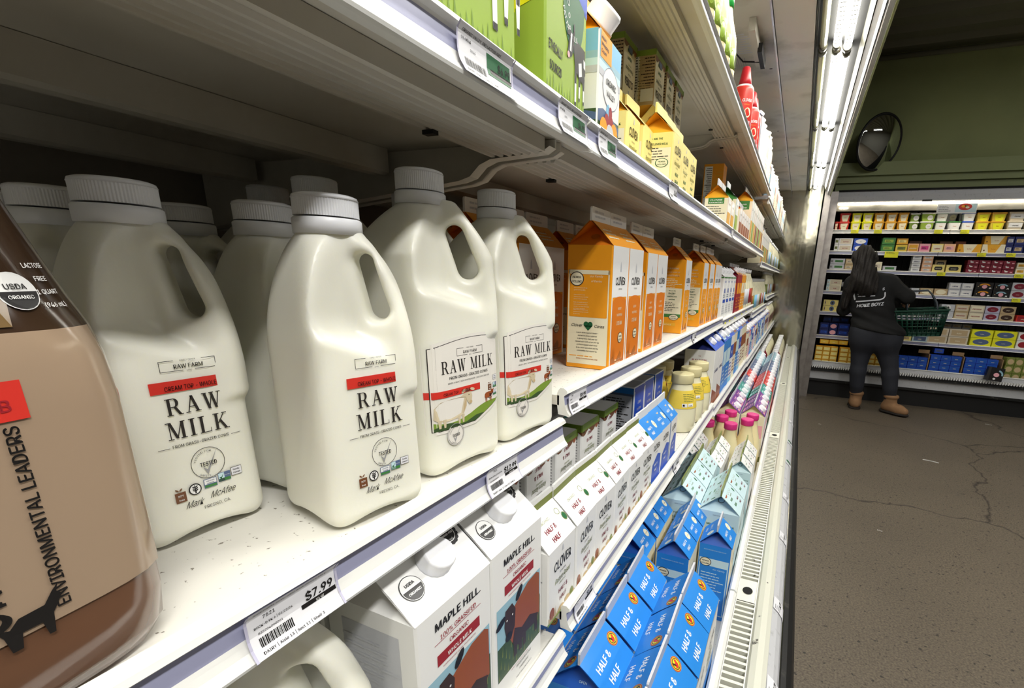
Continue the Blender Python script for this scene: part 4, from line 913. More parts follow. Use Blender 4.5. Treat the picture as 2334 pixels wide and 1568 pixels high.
# ---- half and half, white pint with green grass foot
PW, PH, PR, PF = 0.0695, 0.094, 0.033, 0.0155
def pint(kind, base, roof, fin, txt, sub, foot, yellow=False, PH=PH):
    b, t = gable(PW, PW, PH, PR, PF, base, fin, roof, base if not yellow else 'gold', side=base); f = faces(PW, PW, PH, PR)
    for F in (f['front'], f['back']):
        clover(b, F, 0, .064, .0185, maxw=.058); b.poly(F, [(-.0025, .083), (.0025, .083), (.0015, .088), (0, .0915), (-.0015, .088)], 'lightgrey', .0004)
        b.text('Pasture Raised', F, 0, .046, .013, sub, cond=.62, shear=.3, maxw=.056, bold=.006); b.text('ORGANIC', F, 0, .041, .0055, sub)
        for i, tx in enumerate(txt): b.text(tx, F, .002, .029-.0115*i, .0108, 'maroon' if not yellow else 'darkgreen', cond=.9, bold=.03, maxw=.042)
        b.rect(F, -.0365, 0, .0365, .0035, foot, .0003); hills(b, F, -.034, .034, .003, .008, 'tan', .0004, 2)
        b.disc(F, -.026, .012, .006, .008, 'rust', .0005, 8); b.disc(F, .026, .01, .005, .006, 'olive', .0005, 8)
    for S in (f['left'], f['right']):
        if yellow:
            b.rect(S, -.031, .006, .031, .070, 'cream'); b.text('FARMS ARE THE', S, 0, .083, .0058, 'darkgreen', bold=.02, maxw=.056); b.text('HEART OF CLOVER MILK', S, 0, .0745, .0060, 'darkgreen', bold=.02, maxw=.056)
            b.lines(S, -.028, .028, .050, .072, 5, 'ink', .28); oval_seal(b, S, .016, .046, .012, .0075, 'darkgreen'); b.lines(S, -.028, .026, .010, .038, 6, 'olive', .28)
        else:
            b.rect(S, -.033, .012, .033, .086, 'white'); b.text('NUTRITION FACTS', S, 0, .078, .005, 'ink', bold=.02, maxw=.05); b.lines(S, -.028, .028, .018, .074, 12, 'grey', .35)
    for R in (f['roof'], f['roofb']):
        k = math.hypot(PW/2, PR)
        if yellow: t.rect(R, -.034, .004, .034, .044, 'yellow', .0002); t.disc(R, 0, .02, .010, .006, 'brownish', .0004, 14)
        else:
            t.text('Pasture Raised', R, -.006, .0375, .0085, sub, 'C', cond=.62, shear=.3, maxw=.050, rot=0); t.text('ORGANIC', R, -.006, .0285, .0068, sub, maxw=.04)
            for i, tx in enumerate(txt): t.text(tx, R, -.005, .0165-.0115*i, .0112, 'maroon', cond=.9, bold=.03, maxw=.042)
            t.disc(R, .016, .041, .0045, .0035, 'rust', .0003, 10); t.ring(R, .024, .030, .0045, .0045, .0008, 'olive'); t.ring(R, .0305, .020, .0045, .0055, .0008, 'olive'); t.disc(R, .0305, .020, .0036, .0046, 'darkgreen', .0005, 14)
    if not yellow: t.rect(frame((.0016, 0, PH+PR), (0, 1, 0), (0, 0, 1)), -.035, 0, .035, .009, 'olive', .0003)
    # flat bottom shown by cartons turned upside down
    B = frame((0, 0, 0), (0, 1, 0), (1, 0, 0), (0, 0, -1)); b.rect(B, .004, -.01, .012, -.004, 'teal', .0009)
    return b, t
b, t = pint('w', 'white', 'white', 'white', ('HALF &', 'HALF'), 'olive', 'grass')
f = faces(PW, PW, PH, PR)
define('pint_white', 'half_and_half_carton', [('body', b), ('gable_top', t)])
b, t = pint('w', 'white', 'white', 'white', ('HALF &', 'HALF'), 'olive', 'grass', False, .114)
for F in (f['front'], f['back'], f['left'], f['right']):
    b.rect(F, -.0367, 0, .0367, .012, 'grass', .0006); hills(b, F, -.036, .036, .011, .012, 'brown', .0005, 3, False); b.text('POUR', F, -.01, .004, .004, 'darkgreen', l=.0009)
define('pint_white_inverted', 'half_and_half_carton', [('body', b), ('gable_top', t)])
b, t = pint('y', 'yellow', 'yellow', 'yellow', ('HEAVY', 'CREAM'), 'olive', 'tan', True)
define('pint_yellow', 'cream_carton', [('body', b), ('gable_top', t)])
b, t = pint('y', 'cream', 'yellow', 'yellow', ('HEAVY', 'CREAM'), 'olive', 'grass', True)
for S in (f['left'], f['right']):
    b.rect(S, -.036, .0, -.004, .094, 'tan', .0004); b.rect(S, -.002, .004, .034, .086, 'white', .0006); b.ring(S, .016, .045, .018, .041, .0006, 'black', .0007)
    b.text('Nutrition Facts', S, .016, .079, .0055, 'black', l=.0008, bold=.03, maxw=.034); b.rect(S, 0, .068, .033, .0692, 'black', .0008); b.text('Calories 50', S, .016, .0705, .0048, 'black', l=.0008, bold=.03, maxw=.032); b.lines(S, 0, .032, .010, .066, 12, 'ink', .3, .0008); b.lines(S, -.034, -.007, .012, .060, 9, 'darkbrown', .35, .0008); b.rect(S, -.034, .066, -.008, .088, 'white', .0006)
for F in (f['front'], f['back'], f['left'], f['right']): b.rect(F, -.0367, 0, .0367, .010, 'grass', .0009); 
for F in (f['front'], f['back']): hills(b, F, -.036, .036, .009, .013, 'brown', .0008, 3, False); b.rect(F, -.01, .012, .01, .022, 'slate', .001)
define('pint_yellow_inverted', 'cream_carton', [('body', b), ('gable_top', t)])
# blue pint
b, t = gable(PW, PW, PH, PR, PF, 'white', 'white', 'blue', 'midblue')
for F in (f['front'], f['back']):
    clover(b, F, 0, .068, .0165, maxw=.05); b.poly(F, [(-.028, .004), (.030, .004), (.030, .05), (.01, .056), (-.02, .04)], 'royal', .0004); b.rect(F, -.0365, 0, .0365, .004, 'blue', .0005); b.text('HALF &', F, 0, .034, .009, 'white', bold=.03, l=.0007); b.text('HALF', F, 0, .023, .009, 'white', bold=.03, l=.0007)
    b.rect(F, -.0365, 0, -.0335, .094, 'blue', .0003)
for S in (f['left'], f['right']): b.rect(S, -.033, .006, .033, .088, 'midblue'); b.lines(S, -.028, .028, .012, .08, 12, 'paleblue', .35)
for R in (f['roof'], f['roofb']):
    t.text('HALF &', R, -.006, .018, .0105, 'white', cond=.85, bold=.03, rot=.0); t.text('HALF', R, -.006, .007, .0105, 'white', cond=.85, bold=.03); t.disc(R, .023, .022, .0065, .009, 'cream', .0005, 16); t.text('CLOVER', R, .023, .021, .004, 'ink', l=.0008, maxw=.01)
    t.disc(R, .005, .036, .006, .005, 'tan', .0004, 10)
define('pint_blue', 'half_and_half_carton', [('body', b), ('gable_top', t)])
pg = 'half and half pints on the lowest shelf'
for i, y_ in enumerate((.450, .5205, .591, .6615, .732, .8025)):
    spawn('pint_white', (-.250, y_, LV['L', 1]), 'white half and half pint in the front row, %s from the red cow cartons' % ORD[i], 'half and half carton', pg, random.uniform(-.04, .04))
for i, y_ in enumerate((.873, .9435, 1.014)):
    spawn('pint_blue', (-.252, y_, LV['L', 1]), 'blue roofed half and half pint in the front row, %s after the white pints' % ORD[i], 'half and half carton', pg, random.uniform(-.04, .04))
for i, y_ in enumerate((.440, .524, .609, .698, .793)):
    spawn('pint_white_inverted', (-.323, y_, LV['L', 1]+.1640), 'white pint carton standing upside down behind the front row, %s from the near end' % ORD[i], 'half and half carton', pg, random.uniform(-.03, .03), flip=True)
# tall blue boxes behind the blue pints
b = MB(); b.rbox(-.036, -.036, 0, .036, .036, .165, .002, 'white'); f2 = faces(.072, .072, .165, .03)
for F in (f2['front'],):
    b.rect(F, -.030, .07, .030, .155, 'royal'); b.disc(F, 0, .07, .030, .018, 'royal', .0002, 20); b.text('HALF &', F, 0, .115, .012, 'white', rot=PI, bold=.02, l=.0006); b.text('HALF', F, 0, .130, .012, 'white', rot=PI, bold=.02, l=.0006); clover(b, F, 0, .028, .013); b.rect(F, -.034, .155, .034, .163, 'royal')
for S in (f2['left'], f2['right']):
    b.rect(S, -.035, 0, .035, .163, 'slate'); b.rect(S, -.032, .012, .032, .145, 'lightgrey', .0004); b.rect(S, -.030, .075, .030, .077, 'black', .0006); b.lines(S, -.028, .028, .016, .140, 22, 'ink', .4, .0006); b.rect(S, -.035, .15, .035, .163, 'blue', .0005)
b.rect(frame((0, 0, .165), (1, 0, 0), (0, 1, 0)), -.034, -.034, .034, .034, 'grey', .0003)
define('tall_blue', 'half_and_half_carton', [(None, b)])
for i, y_ in enumerate((.990, 1.067, 1.156)):
    spawn('tall_blue', (-.330, y_, LV['L', 1]), 'tall flat-topped white and blue carton behind the blue pints, %s from near' % ORD[i], 'half and half carton', pg, random.uniform(-.03, .03))

# ---- yellow pints on the upper shelf
AZ = LV['A', 0]; yg = 'yellow organic cream pints'
for i, (x_, y_) in enumerate(((-.312, .808), (-.308, .887))): spawn('pint_yellow', (x_, y_, AZ), 'yellow cream pint set back behind the sky blue carton, %s of two' % ORD[i], 'cream carton', yg, random.uniform(-.05, .05))
for i, y_ in enumerate((.937, 1.013, 1.089)): spawn('pint_yellow', (-.270-.002*i+.0, y_+.0, AZ), 'upright yellow cream pint at the shelf edge, %s of the front three' % ORD[i], 'cream carton', yg, random.uniform(-.02, .02))
for i, y_ in enumerate((1.063, 1.146, 1.228, .98)): spawn('pint_yellow_inverted', (-.385 if i == 3 else -.350, y_, AZ+.272), 'cream coloured pint turned upside down on the back row, %s' % ('hidden nearest to the blue carton' if i == 3 else ORD[i]+' of the visible three'), 'cream carton', yg, random.uniform(-.02, .02), flip=True)
for i, y_ in enumerate((.98, 1.063, 1.146, 1.228)): spawn('pint_yellow', (-.356, y_, AZ), 'upright yellow cream pint under the inverted pints, %s from the near end' % ORD[i], 'cream carton', yg, 0)

# ---- lime green half gallon cartons and sky blue quart, upper shelf
HW, HH, HR, HF = 0.095, 0.200, 0.042, 0.018
def lime_half(kind):
    b, t = gable(HW, HW, HH, HR, HF, 'lime', 'white', 'lime', 'lime'); f = faces(HW, HW, HH, HR)
    for F in (f['front'], f['back']):
        b.rect(F, -.047, 0, .047, .012, 'grass', .0002); 
        for k in range(14): u = -.045+.0065*k; b.poly(F, [(u, .012), (u+.004, .012), (u+.001, .020+.004*(k % 3))], 'grass', .0003)
        if kind == 'b':
            b.poly(F, [(-.018, .118), (.047, .098), (.047, .20), (-.018, .20)], 'royal', .0003); b.text('LACTOSE', F, .014, .135, .017, 'white', cond=.7, bold=.04, l=.0006, maxw=.056); b.text('FREE', F, .016, .118, .018, 'white', cond=.8, bold=.04, l=.0006)
            b.disc(F, .014, .098, .026, .040, 'darkgreen', .0004, 26); b.text('FAT FREE MILK', F, .014, .098, .0085, 'white', arc=(-.030, -PI*.86), align='L', l=.0007, bold=.02); b.poly(F, [(-.016, .118), (.047, .1), (.047, .15), (-.016, .15)], 'royal', .0005)
            b.text('FREE', F, .016, .121, .018, 'white', cond=.8, bold=.04, l=.0008)
            for k in range(4): b.ring(F, -.002-.0+.002*k, .102-.009*k, .003-.0004*k, .003-.0004*k, .0008, 'white', .0007)
        b.text('ETHICALLY', F, -.026, .043 if kind == 'b' else .066, .014, 'black', cond=.55, bold=.04, maxw=.040); b.text('SOURCED', F, -.026, .028 if kind == 'b' else .051, .014, 'black', cond=.55, bold=.04, maxw=.040)
        # black and white cow, seen from the front quarter
        s = 1.0 if kind == 'b' else 1.55; ox, oy = (.020, .052) if kind == 'b' else (.016, .082)
        g = lambda P: [(ox+u*s*.01, oy+v*s*.01) for u, v in P]
        b.poly(F, g([(-.6, 1.2), (.4, 1.9), (2.4, 1.8), (2.6, -.2), (1.9, -1.2), (.6, -.9), (-.2, -.2)]), 'black', .0006)
        for P in ([(-.2, -.2), (.3, -.4), (.3, -3.6), (-.1, -3.6)], [(.9, -.9), (1.4, -1), (1.25, -3.0), (.95, -3.0)], [(2.0, -1), (2.5, -.4), (2.4, -3.0), (2.15, -3.0)]): b.poly(F, g(P), 'white', .0005); b.poly(F, g([P[0], P[1], ((P[1][0]+P[2][0])/2-.04, -1.7), ((P[0][0]+P[3][0])/2+.04, -1.7)]), 'black', .0006); b.poly(F, g([(P[3][0], P[3][1]+.3), (P[2][0], P[2][1]+.3), P[2], P[3]]), 'charcoal', .0007)
        b.poly(F, g([(.7, .2), (1.5, .5), (1.7, -.6), (.9, -.9)]), 'white', .0007); b.poly(F, g([(2.0, 1.0), (2.5, .9), (2.55, .2), (2.1, .3)]), 'white', .0007)
        b.poly(F, g([(-1.6, 2.0), (-.7, 2.2), (-.4, 1.3), (-1.0, .2), (-1.7, -.1), (-2.0, .4)]), 'black', .0007); b.poly(F, g([(-1.35, 2.0), (-1.05, 2.0), (-1.2, .5), (-1.6, .5)]), 'white', .0008); b.disc(F, ox-.0185*s, oy+.001*s, .003*s, .0026*s, 'palepink', .0009, 10)
        for k in (-1, 1): b.disc(F, ox-.0115*s+k*.006*s, oy+(.022+.003*k)*s, .0055*s, .002*s, 'black', .0008, 8, rot=k*.6+1.0)
    for S in (f['left'], f['right']): b.poly(S, [(-.047, .05), (.047, .08), (.047, .2), (-.047, .2)], 'lemon', .0003); b.poly(S, [(-.01, .045), (.02, .09), (.01, .12), (-.02, .09)], 'brightyellow', .0004); b.rect(S, -.047, 0, .047, .012, 'grass', .0004)
    define('lime_'+kind, 'milk_carton', [('body', b), ('gable_top', t)])
lime_half('a'); lime_half('b')
spawn('lime_a', (-.282, .338, AZ), 'lime green half gallon carton with large black and white cow, nearest the camera', 'milk carton', 'lime green milk cartons', .02)
spawn('lime_b', (-.279, .470, AZ), 'lime green half gallon carton with blue banner, beside the sky blue carton', 'milk carton', 'lime green milk cartons', .05)
b, t = gable(.074, .074, .108, .034, .016, 'white', 'gold', 'orange', 'orange')
f = {k_: (lambda u, v, l=0.0, q_=q_: q_(u, v*.692, l)) for k_, q_ in faces(.074, .074, .108, .034).items()}
for S in (f['front'], f['left'], f['right'], f['back']):
    for k in range(6): b.rect(S, -.0355, .156-.010*(k+1), .0355, .156-.010*k, ('sky', 'sky', 'sky', 'duskblue', 'paleblue', 'lightgrey')[k], .0002)
    b.rect(S, -.0355, 0, .0355, .046, 'darkgrass', .0002); b.poly(S, [(-.0355, .046), (-.02, .052), (.01, .048), (.0355, .040), (.0355, .03), (-.0355, .03)], 'slate', .0003); b.disc(S, -.022, .022, .006, .009, 'darkbrown', .0004, 10); b.disc(S, -.002, .014, .005, .009, 'rust', .0004, 10)
F = f['front']; b.rect(F, -.033, .120, .002, .156, 'orange', .0004)
for i, tx in enumerate(('Heavy', 'Whipping', 'Cream')): b.text(tx, F, -.031, .145-.009*i, .0095, 'black', 'L', cond=.75, bold=.03, l=.0007, maxw=.03)
b.disc(F, .003, .088, .027, .030, 'white', .0004, 26); b.ring(F, .003, .088, .027, .030, .0006, 'slate', .0006); b.text('ORGANIC', F, .003, .090, .0165, 'black', cond=.62, bold=.02, l=.0007, arch=.15); b.text('VALLEY', F, .003, .074, .0165, 'black', cond=.66, bold=.02, l=.0007)
b.disc(F, .004, .052, .006, .011, 'brick', .0006, 12); b.disc(F, -.004, .052, .006, .012, 'sky', .0005, 12)
for u, v, rx, ry, m in ((-.008, .036, .008, .013, 'brick'), (.006, .038, .008, .012, 'brick'), (.018, .026, .012, .016, 'orange'), (-.018, .024, .012, .016, 'orange'), (.004, .016, .014, .020, 'lightgrey'), (.002, .022, .010, .014, 'white')): b.disc(F, u, v, rx, ry, m, .0008+.0001*ry*100, 14)
cap = side_cap(t, .074, .074, .108, .034, .0185, .022, 'cap_white')
define('sky_quart', 'whipping_cream_carton', [('body', b), ('gable_top', t), ('screw_cap', cap)])
spawn('sky_quart', (-.272, .592, AZ), 'sky blue and white whipping cream carton with white screw cap on the upper shelf', 'cream carton', None, .02)

# ---- white half gallon cartons with a red cow picture
b, t = gable(.0925, .0945, .176, .036, .008, 'white', 'white', 'white', 'white'); f = faces(.0925, .0945, .176, .036); F = f['front']
b.text('MAPLE HILL.', F, .002, .157, .0140, 'black', cond=.95, bold=.035, maxw=.084); b.text('100% GRASSFED', F, .001, .1465, .0086, 'brick', cond=.9, bold=.012, maxw=.058); b.rect(F, -.028, .1445, .030, .1451, 'brick'); b.text('ORGANIC', F, .001, .1365, .0082, 'brick', cond=.9, bold=.012); 
b.rect(F, -.026, .1235, .028, .1340, 'brick', .0003); b.text('WHOLE MILK', F, .001, .1257, .0075, 'white', cond=.9, bold=.02, l=.0006, maxw=.046); b.text('HOMOGENIZED ULTRA-PASTEURIZED', F, .001, .1190, .0032, 'brick', maxw=.05)
b.rect(F, -.040, .030, .042, .115, 'duskblue', .0002); b.rect(F, -.040, .030, .042, .070, 'darkgrass', .0003); b.poly(F, [(-.040, .070), (.0, .066), (.042, .082), (.042, .060), (-.04, .06)], 'darkgrass', .0003)
for k in range(26): u = -.039+.0031*k; b.poly(F, [(u, .032+(k*7 % 5)*.006), (u+.0016, .032+(k*7 % 5)*.006), (u+.0016, .042+(k*7 % 5)*.0065)], 'olive', .0004)
b.poly(F, [(-.016, .098), (-.004, .104), (.016, .113), (.034, .1145), (.040, .110), (.040, .060), (.030, .052), (.012, .054), (-.002, .048), (-.012, .056), (-.020, .070), (-.021, .090)], 'rust', .0005); b.poly(F, [(-.010, .075), (.004, .066), (.020, .070), (.038, .060), (.030, .052), (.012, .054), (-.002, .048), (-.014, .058)], 'darkbrown', .0006)
b.poly(F, [(-.026, .106), (-.014, .108), (-.008, .098), (-.010, .078), (-.017, .067), (-.024, .070), (-.028, .088)], 'darkbrown', .0007)
for u, v, r in ((-.034, .097, .4), (-.001, .112, .9)): b.disc(F, u, v, .009, .0042, 'black', .0008, 10, rot=r)
b.disc(F, -.021, .073, .006, .005, 'black', .0009, 10); b.disc(F, -.024, .094, .0012, .0012, 'white', .0010, 6); b.disc(F, -.014, .095, .0012, .0012, 'white', .0010, 6)
for u in (-.012, -.002, .006, .030): b.rect(F, u, .040, u+.006, .062, 'darkbrown', .0005)
b.text('REGENERATIVE', F, .008, .022, .0055, 'black', maxw=.05); b.text('FARMING', F, .008, .0155, .0055, 'black', maxw=.04); b.text('HALF GALLON (1.89 L)', F, .008, .0085, .004, 'ink', maxw=.06); b.text('PRODUCT OF REGENERATIVE FARMS', F, 0, .0265, .0026, 'brick', maxw=.08)
S = f['left']; b.rect(S, -.03, .1, .03, .16, 'lightgrey', .0001); b.lines(S, -.03, .03, .03, .15, 16, 'lightgrey', .3)
R = f['roof']; k = math.hypot(.047, .036)
t.disc(R, -.028, .024, .0105, .0105, 'black', .0005, 26); t.disc(R, -.028, .024, .0098, .0098, 'white', .0007, 26); t.text('USDA', R, -.028, .0265, .0048, 'black', bold=.04, l=.001); t.poly(R, [(-.028+.0094*math.cos(a), .0240+.0094*math.sin(a)) for a in [PI+PI*i/12 for i in range(13)]], 'black', .0009); t.text('ORGANIC', R, -.028, .0195, .0038, 'white', bold=.03, l=.0012)
for i in range(16):
    a = 2*PI*i/16; t.disc(R, .030+.0098*math.cos(a), .044+.0098*math.sin(a), .0024, .0024, 'black', .0005, 8)
t.disc(R, .030, .042, .0098, .0098, 'black', .0006, 24); t.ring(R, .030, .044, .0085, .0085, .0006, 'white', .0008); t.text('GRASS-FED', R, .030, .0425, .0034, 'white', bold=.03, l=.001); t.text('ORGANIC', R, .030, .044, .003, 'white', arc=(-.0072, -PI*.78), align='L', l=.001)
t.text('WHOLE MILK', R, -.022, .049, .0070, 'black', bold=.03)
cap = side_cap(t, .0925, .0945, .176, .036, .0150, .014, 'jug_cap', 0.003, .55)
define('cow_half_gallon', 'milk_carton', [('body', b), ('gable_top', t), ('screw_cap', cap)])
spawn('cow_half_gallon', (-.271, .270, LZ), 'white half gallon carton with red cow picture, the one nearer the camera', 'milk carton', 'red cow milk cartons', -.02)
spawn('cow_half_gallon', (-.271, .3665, LZ), 'white half gallon carton with red cow picture, beside the white pints', 'milk carton', 'red cow milk cartons', -.02)
for i, (y_) in enumerate((.27, .3665)): spawn('cow_half_gallon', (-.372, y_, LZ), 'white red-cow carton in the shaded second row, %s from the camera' % ORD[i], 'milk carton', 'red cow milk cartons', 0)

# ================================================================== bottom deck: half and half cartons in rows
DZ = 0.517
b, t = gable(.0925, HW, HH, HR, HF, 'white', 'lightgrey', 'blue', 'midblue', side='blue'); f = faces(.0925, HW, HH, HR)
F = f['front']; clover(b, F, 0, .15, .020, sub=None, maxw=.07); b.rect(F, -.047, 0, .047, .1, 'blue', .0003); b.lines(F, -.03, .03, .11, .14, 3, 'olive'); b.rect(F, -.047, .193, .047, .2, 'lightgrey', .0003)
for S in (f['left'], f['right']): b.text('TO OPEN', S, .004, .184, .0085, 'paleblue', l=.0006, maxw=.05); b.text('ULTRA PASTEURIZED', S, 0, .160, .010, 'white', cond=.9, bold=.03, l=.0006, maxw=.08); b.rect(S, -.044, .01, .044, .15, 'midblue', .0003); b.lines(S, -.04, .04, .02, .145, 12, 'paleblue', .3)
for R in (f['roof'], f['roofb']):
    t.text('HALF &', R, -.010, .030, .0195, 'white', cond=.88, bold=.03, maxw=.062); t.text('HALF', R, -.008, .008, .0195, 'white', cond=.88, bold=.03); rooster_seal(t, R, .032, .040, .0105)
    pass
t.text('OPEN', frame((0, -.0925/2, HH), (1, 0, 0), (0, .40*HW, .93*HR)), .004, .010, .006, 'paleblue', l=.0012)
define('blue_half', 'half_and_half_carton', [('body', b), ('gable_top', t)])
bg = 'blue half gallon cartons in the deck'
for r_, (x_, ys, nm) in enumerate(((-.1985, (.515, .613, .710), 'middle'), (-.1038, (.412, .507, .602, .697), 'aisle side'), (-.2955, (.515, .613, .712), 'shaded inner'))):
    for i, y_ in enumerate(ys): spawn('blue_half', (x_, y_, DZ), 'blue half gallon half and half carton, %s row, %s from the near end' % (nm, ORD[i]), 'half and half carton', bg, random.uniform(-.02, .02))
# blue quarts
QW2 = .070
b, t = gable(QW2, QW2, QH, QR, .016, 'cream', 'lightgrey', 'blue', 'midblue', side='blue'); f = faces(QW2, QW2, QH, QR)
for F in (f['front'], f['back']): clover(b, F, 0, .14, .016, maxw=.056); b.rect(F, -.034, 0, .034, .09, 'blue', .0003); b.text('HALF & HALF', F, 0, .06, .01, 'white', bold=.03, maxw=.055, l=.0006)
for S in (f['left'], f['right']):
    b.rect(S, -.031, .010, .031, .148, 'paleblue', .0003); b.rect(S, -.029, .012, .029, .130, 'blue', .0004); b.rect(S, -.029, .130, -.008, .140, 'blue', .0004)
    oval_seal(b, S, -.0175, .139, .0125, .0105, 'black'); b.text('our Family', S, .012, .122, .0075, 'paleblue', shear=.25, l=.0006, maxw=.03); b.lines(S, -.025, .026, .035, .117, 12, 'paleblue', .28, .0006); b.text('PASTEURIZED MILK AND CREAM', S, 0, .168, .0042, 'paleblue', l=.0006, maxw=.05)
t.disc(frame((0, -QW2/2, QH), (1, 0, 0), (0, .40*QW2, .93*QR)), 0, .030, .006, .005, 'navy', .0013, 14)
for R in (f['roof'], f['roofb']):
    t.text('HALF &', R, -.008, .023, .0115, 'white', cond=.85, bold=.03); t.text('HALF', R, -.006, .010, .0115, 'white', cond=.85, bold=.03); t.disc(R, .022, .028, .008, .009, 'cream', .0005, 18); t.text('CLOVER', R, .022, .027, .004, 'ink', l=.0008, maxw=.012)
define('blue_quart', 'half_and_half_carton', [('body', b), ('gable_top', t)])
for x_, ys, nm in ((-.091, (.980,), 'alone at the aisle side'), (-.165, (.903, .976, 1.049), 'in the middle row'), (-.248, (.875, .955, 1.028), 'in the inner row under the shelf')):
    for i, y_ in enumerate(ys): spawn('blue_quart', (x_, y_ if y_ < 1.04 else 1.0, DZ) if False else (x_, y_, DZ), 'slim blue cream quart %s, %s from the near end' % (nm, ORD[i]), 'half and half carton', 'slim blue quarts in the deck', random.uniform(-.02, .02))
# pale organic cartons
def pale(kind, w, h, rh, base, side):
    b, t = gable(w, w, h, rh, .016, base, 'olive', base, side, side=side); f = faces(w, w, h, rh); k = w/.095
    for R in (f['roof'], f['roofb']):
        L = math.hypot(w/2, rh)
        t.text('Pasture', R, -.016*k, L*.50, .0125*k, 'green', cond=.62, bold=.02, maxw=.034*k); t.text('Raised', R, -.016*k, L*.27, .0125*k, 'green', cond=.62, bold=.02, maxw=.034*k); t.text('ORGANIC', R, .002*k, L*.62, .006*k, 'olive', maxw=.02*k)
        t.text('HALF &', R, .022*k, L*.28, .0095*k, 'maroon', cond=.8, bold=.03, maxw=.028*k); t.text('HALF', R, .022*k, L*.12, .0095*k, 'maroon', cond=.8, bold=.03)
        t.disc(R, -.028*k, L*.82, .010*k, .0042*k, 'rust', .0004, 12)
        for i in range(3): t.ring(R, (-.008+.012*i)*k, L*.80, .0045*k, .0045*k, .0008*k, 'olive')
        t.disc(R, .036*k, L*.62, .0035*k, .0065*k, 'darkgreen', .0005, 12)
    for S in (f['left'], f['right']):
        b.text('FAMILY FARMS ARE THE', S, .002, h-.035*k, .0085*k, 'darkgreen', bold=.025, maxw=.082*k, l=.0006); b.text('HEART OF CLOVER MILK', S, .002, h-.047*k, .0085*k, 'darkgreen', bold=.025, maxw=.082*k, l=.0006)
        b.lines(S, -.018*k, .040*k, h-.105*k, h-.052*k, 8, 'darkgreen', .3); b.poly(S, [(-.042*k, h-.055*k), (-.034*k, h-.055*k), (-.022*k, h-.075*k), (-.018*k, h-.10*k), (-.030*k, h-.085*k)], 'darkgreen', .0005)
        b.text('OPEN OTHER END', S, 0, h-.010*k, .0045*k, 'slate', l=.0006)
    F = f['front']; clover(b, F, 0, h-.055*k, .02*k, maxw=.07*k); b.rect(F, -w/2+.001, 0, w/2-.001, .02, 'grass', .0003); b.text('HALF & HALF', F, 0, h*.4, .012*k, 'maroon', bold=.03, maxw=.07*k)
    t.ring(frame((0, -w/2, h), (1, 0, 0), (0, .40*w, .93*rh)), 0, .80*.4*w, .008*k, .007*k, .0014, 'ink', .0014, 18)
    define(kind, 'half_and_half_carton', [('body', b), ('gable_top', t)])
pale('pale_half', HW, HH, HR, 'paleblue', 'paleblue'); pale('pale_quart', .070, QH, QR, 'white', 'paleblue')
for x_, ys, nm in ((-.104, (1.112, 1.208), 'aisle side row'), (-.201, (1.132, 1.230, 1.328), 'inner row')):
    for i, y_ in enumerate(ys): spawn('pale_half', (x_, y_, DZ), 'pale blue organic half gallon carton, %s, %s from the near end' % (nm, ORD[i]), 'half and half carton', 'pale blue organic cartons', random.uniform(-.02, .02))
for x_, ys, nm in ((-.093, (1.425, 1.500, 1.575), 'aisle side row'), (-.180, (1.428, 1.503, 1.578), 'middle row'), (-.262, (1.46, 1.535, 1.610), 'inner row')):
    for i, y_ in enumerate(ys): spawn('pale_quart', (x_, y_, DZ), 'slim white organic quart carton, %s, %s from the near end' % (nm, ORD[i]), 'half and half carton', 'slim white organic quarts', random.uniform(-.04, .04))
# tub with red lid at the very bottom of the picture
b = MB(); b.lathe([(.036, 0), (.040, .004), (.041, .17), (.034, .192)], 40, 'milk_glass')
l = MB(); l.lathe([(.0335, .190), (.0335, .206), (.032, .208)], 60, 'red_cap', flute=.03); l.disc(frame((0, 0, .208), (0, 1, 0), (-1, 0, 0)), 0, 0, .027, .027, 'paper', .0004, 30)
fr = frame((0, 0, .208), (0, 1, 0), (-1, 0, 0)); l.text('ORGANIC', fr, 0, 0, .005, 'navy', arc=(.020, PI*.9), align='L', l=.0008, cond=1.3)
for i in range(9): l.rect(fr, -.010+.0024*i, -.012, -.0088+.0024*i+.0005*(i % 2), .002, 'black', .0008)
define('red_lid', 'milk_bottle', [('body', b), ('lid', l)])
spawn('red_lid', (-.262, .425, DZ+.0), 'milk bottle with a red lid and white round sticker at the bottom edge', 'milk bottle', None, 0)
# milk bottles with pink caps
b = MB(); b.lathe([(.032, 0), (.038, .004), (.039, .02), (.039, .105), (.035, .130), (.023, .180), (.0195, .202), (.0205, .206), (.0205, .222)], 40, 'pale_milk')
b2 = MB(); b2.lathe([(.0225, .209), (.0235, .211), (.0235, .228), (.0225, .2305), (.021, .2315)], 60, 'pink_cap', flute=.02)
define('pink_bottle', 'milk_bottle', [('body', b), ('cap', b2)])
for i, (x_, y_) in enumerate(((-.243, 1.715), (-.163, 1.722), (-.205, 1.805), (-.113, 1.803), (-.335, 1.765), (-.265, 1.885), (-.184, 1.893), (-.101, 1.885))):
    spawn('pink_bottle', (x_, y_, DZ), 'pale yellow milk bottle with a magenta cap, %s counted from the near side' % ORD[i], 'milk bottle', 'magenta capped milk bottles')

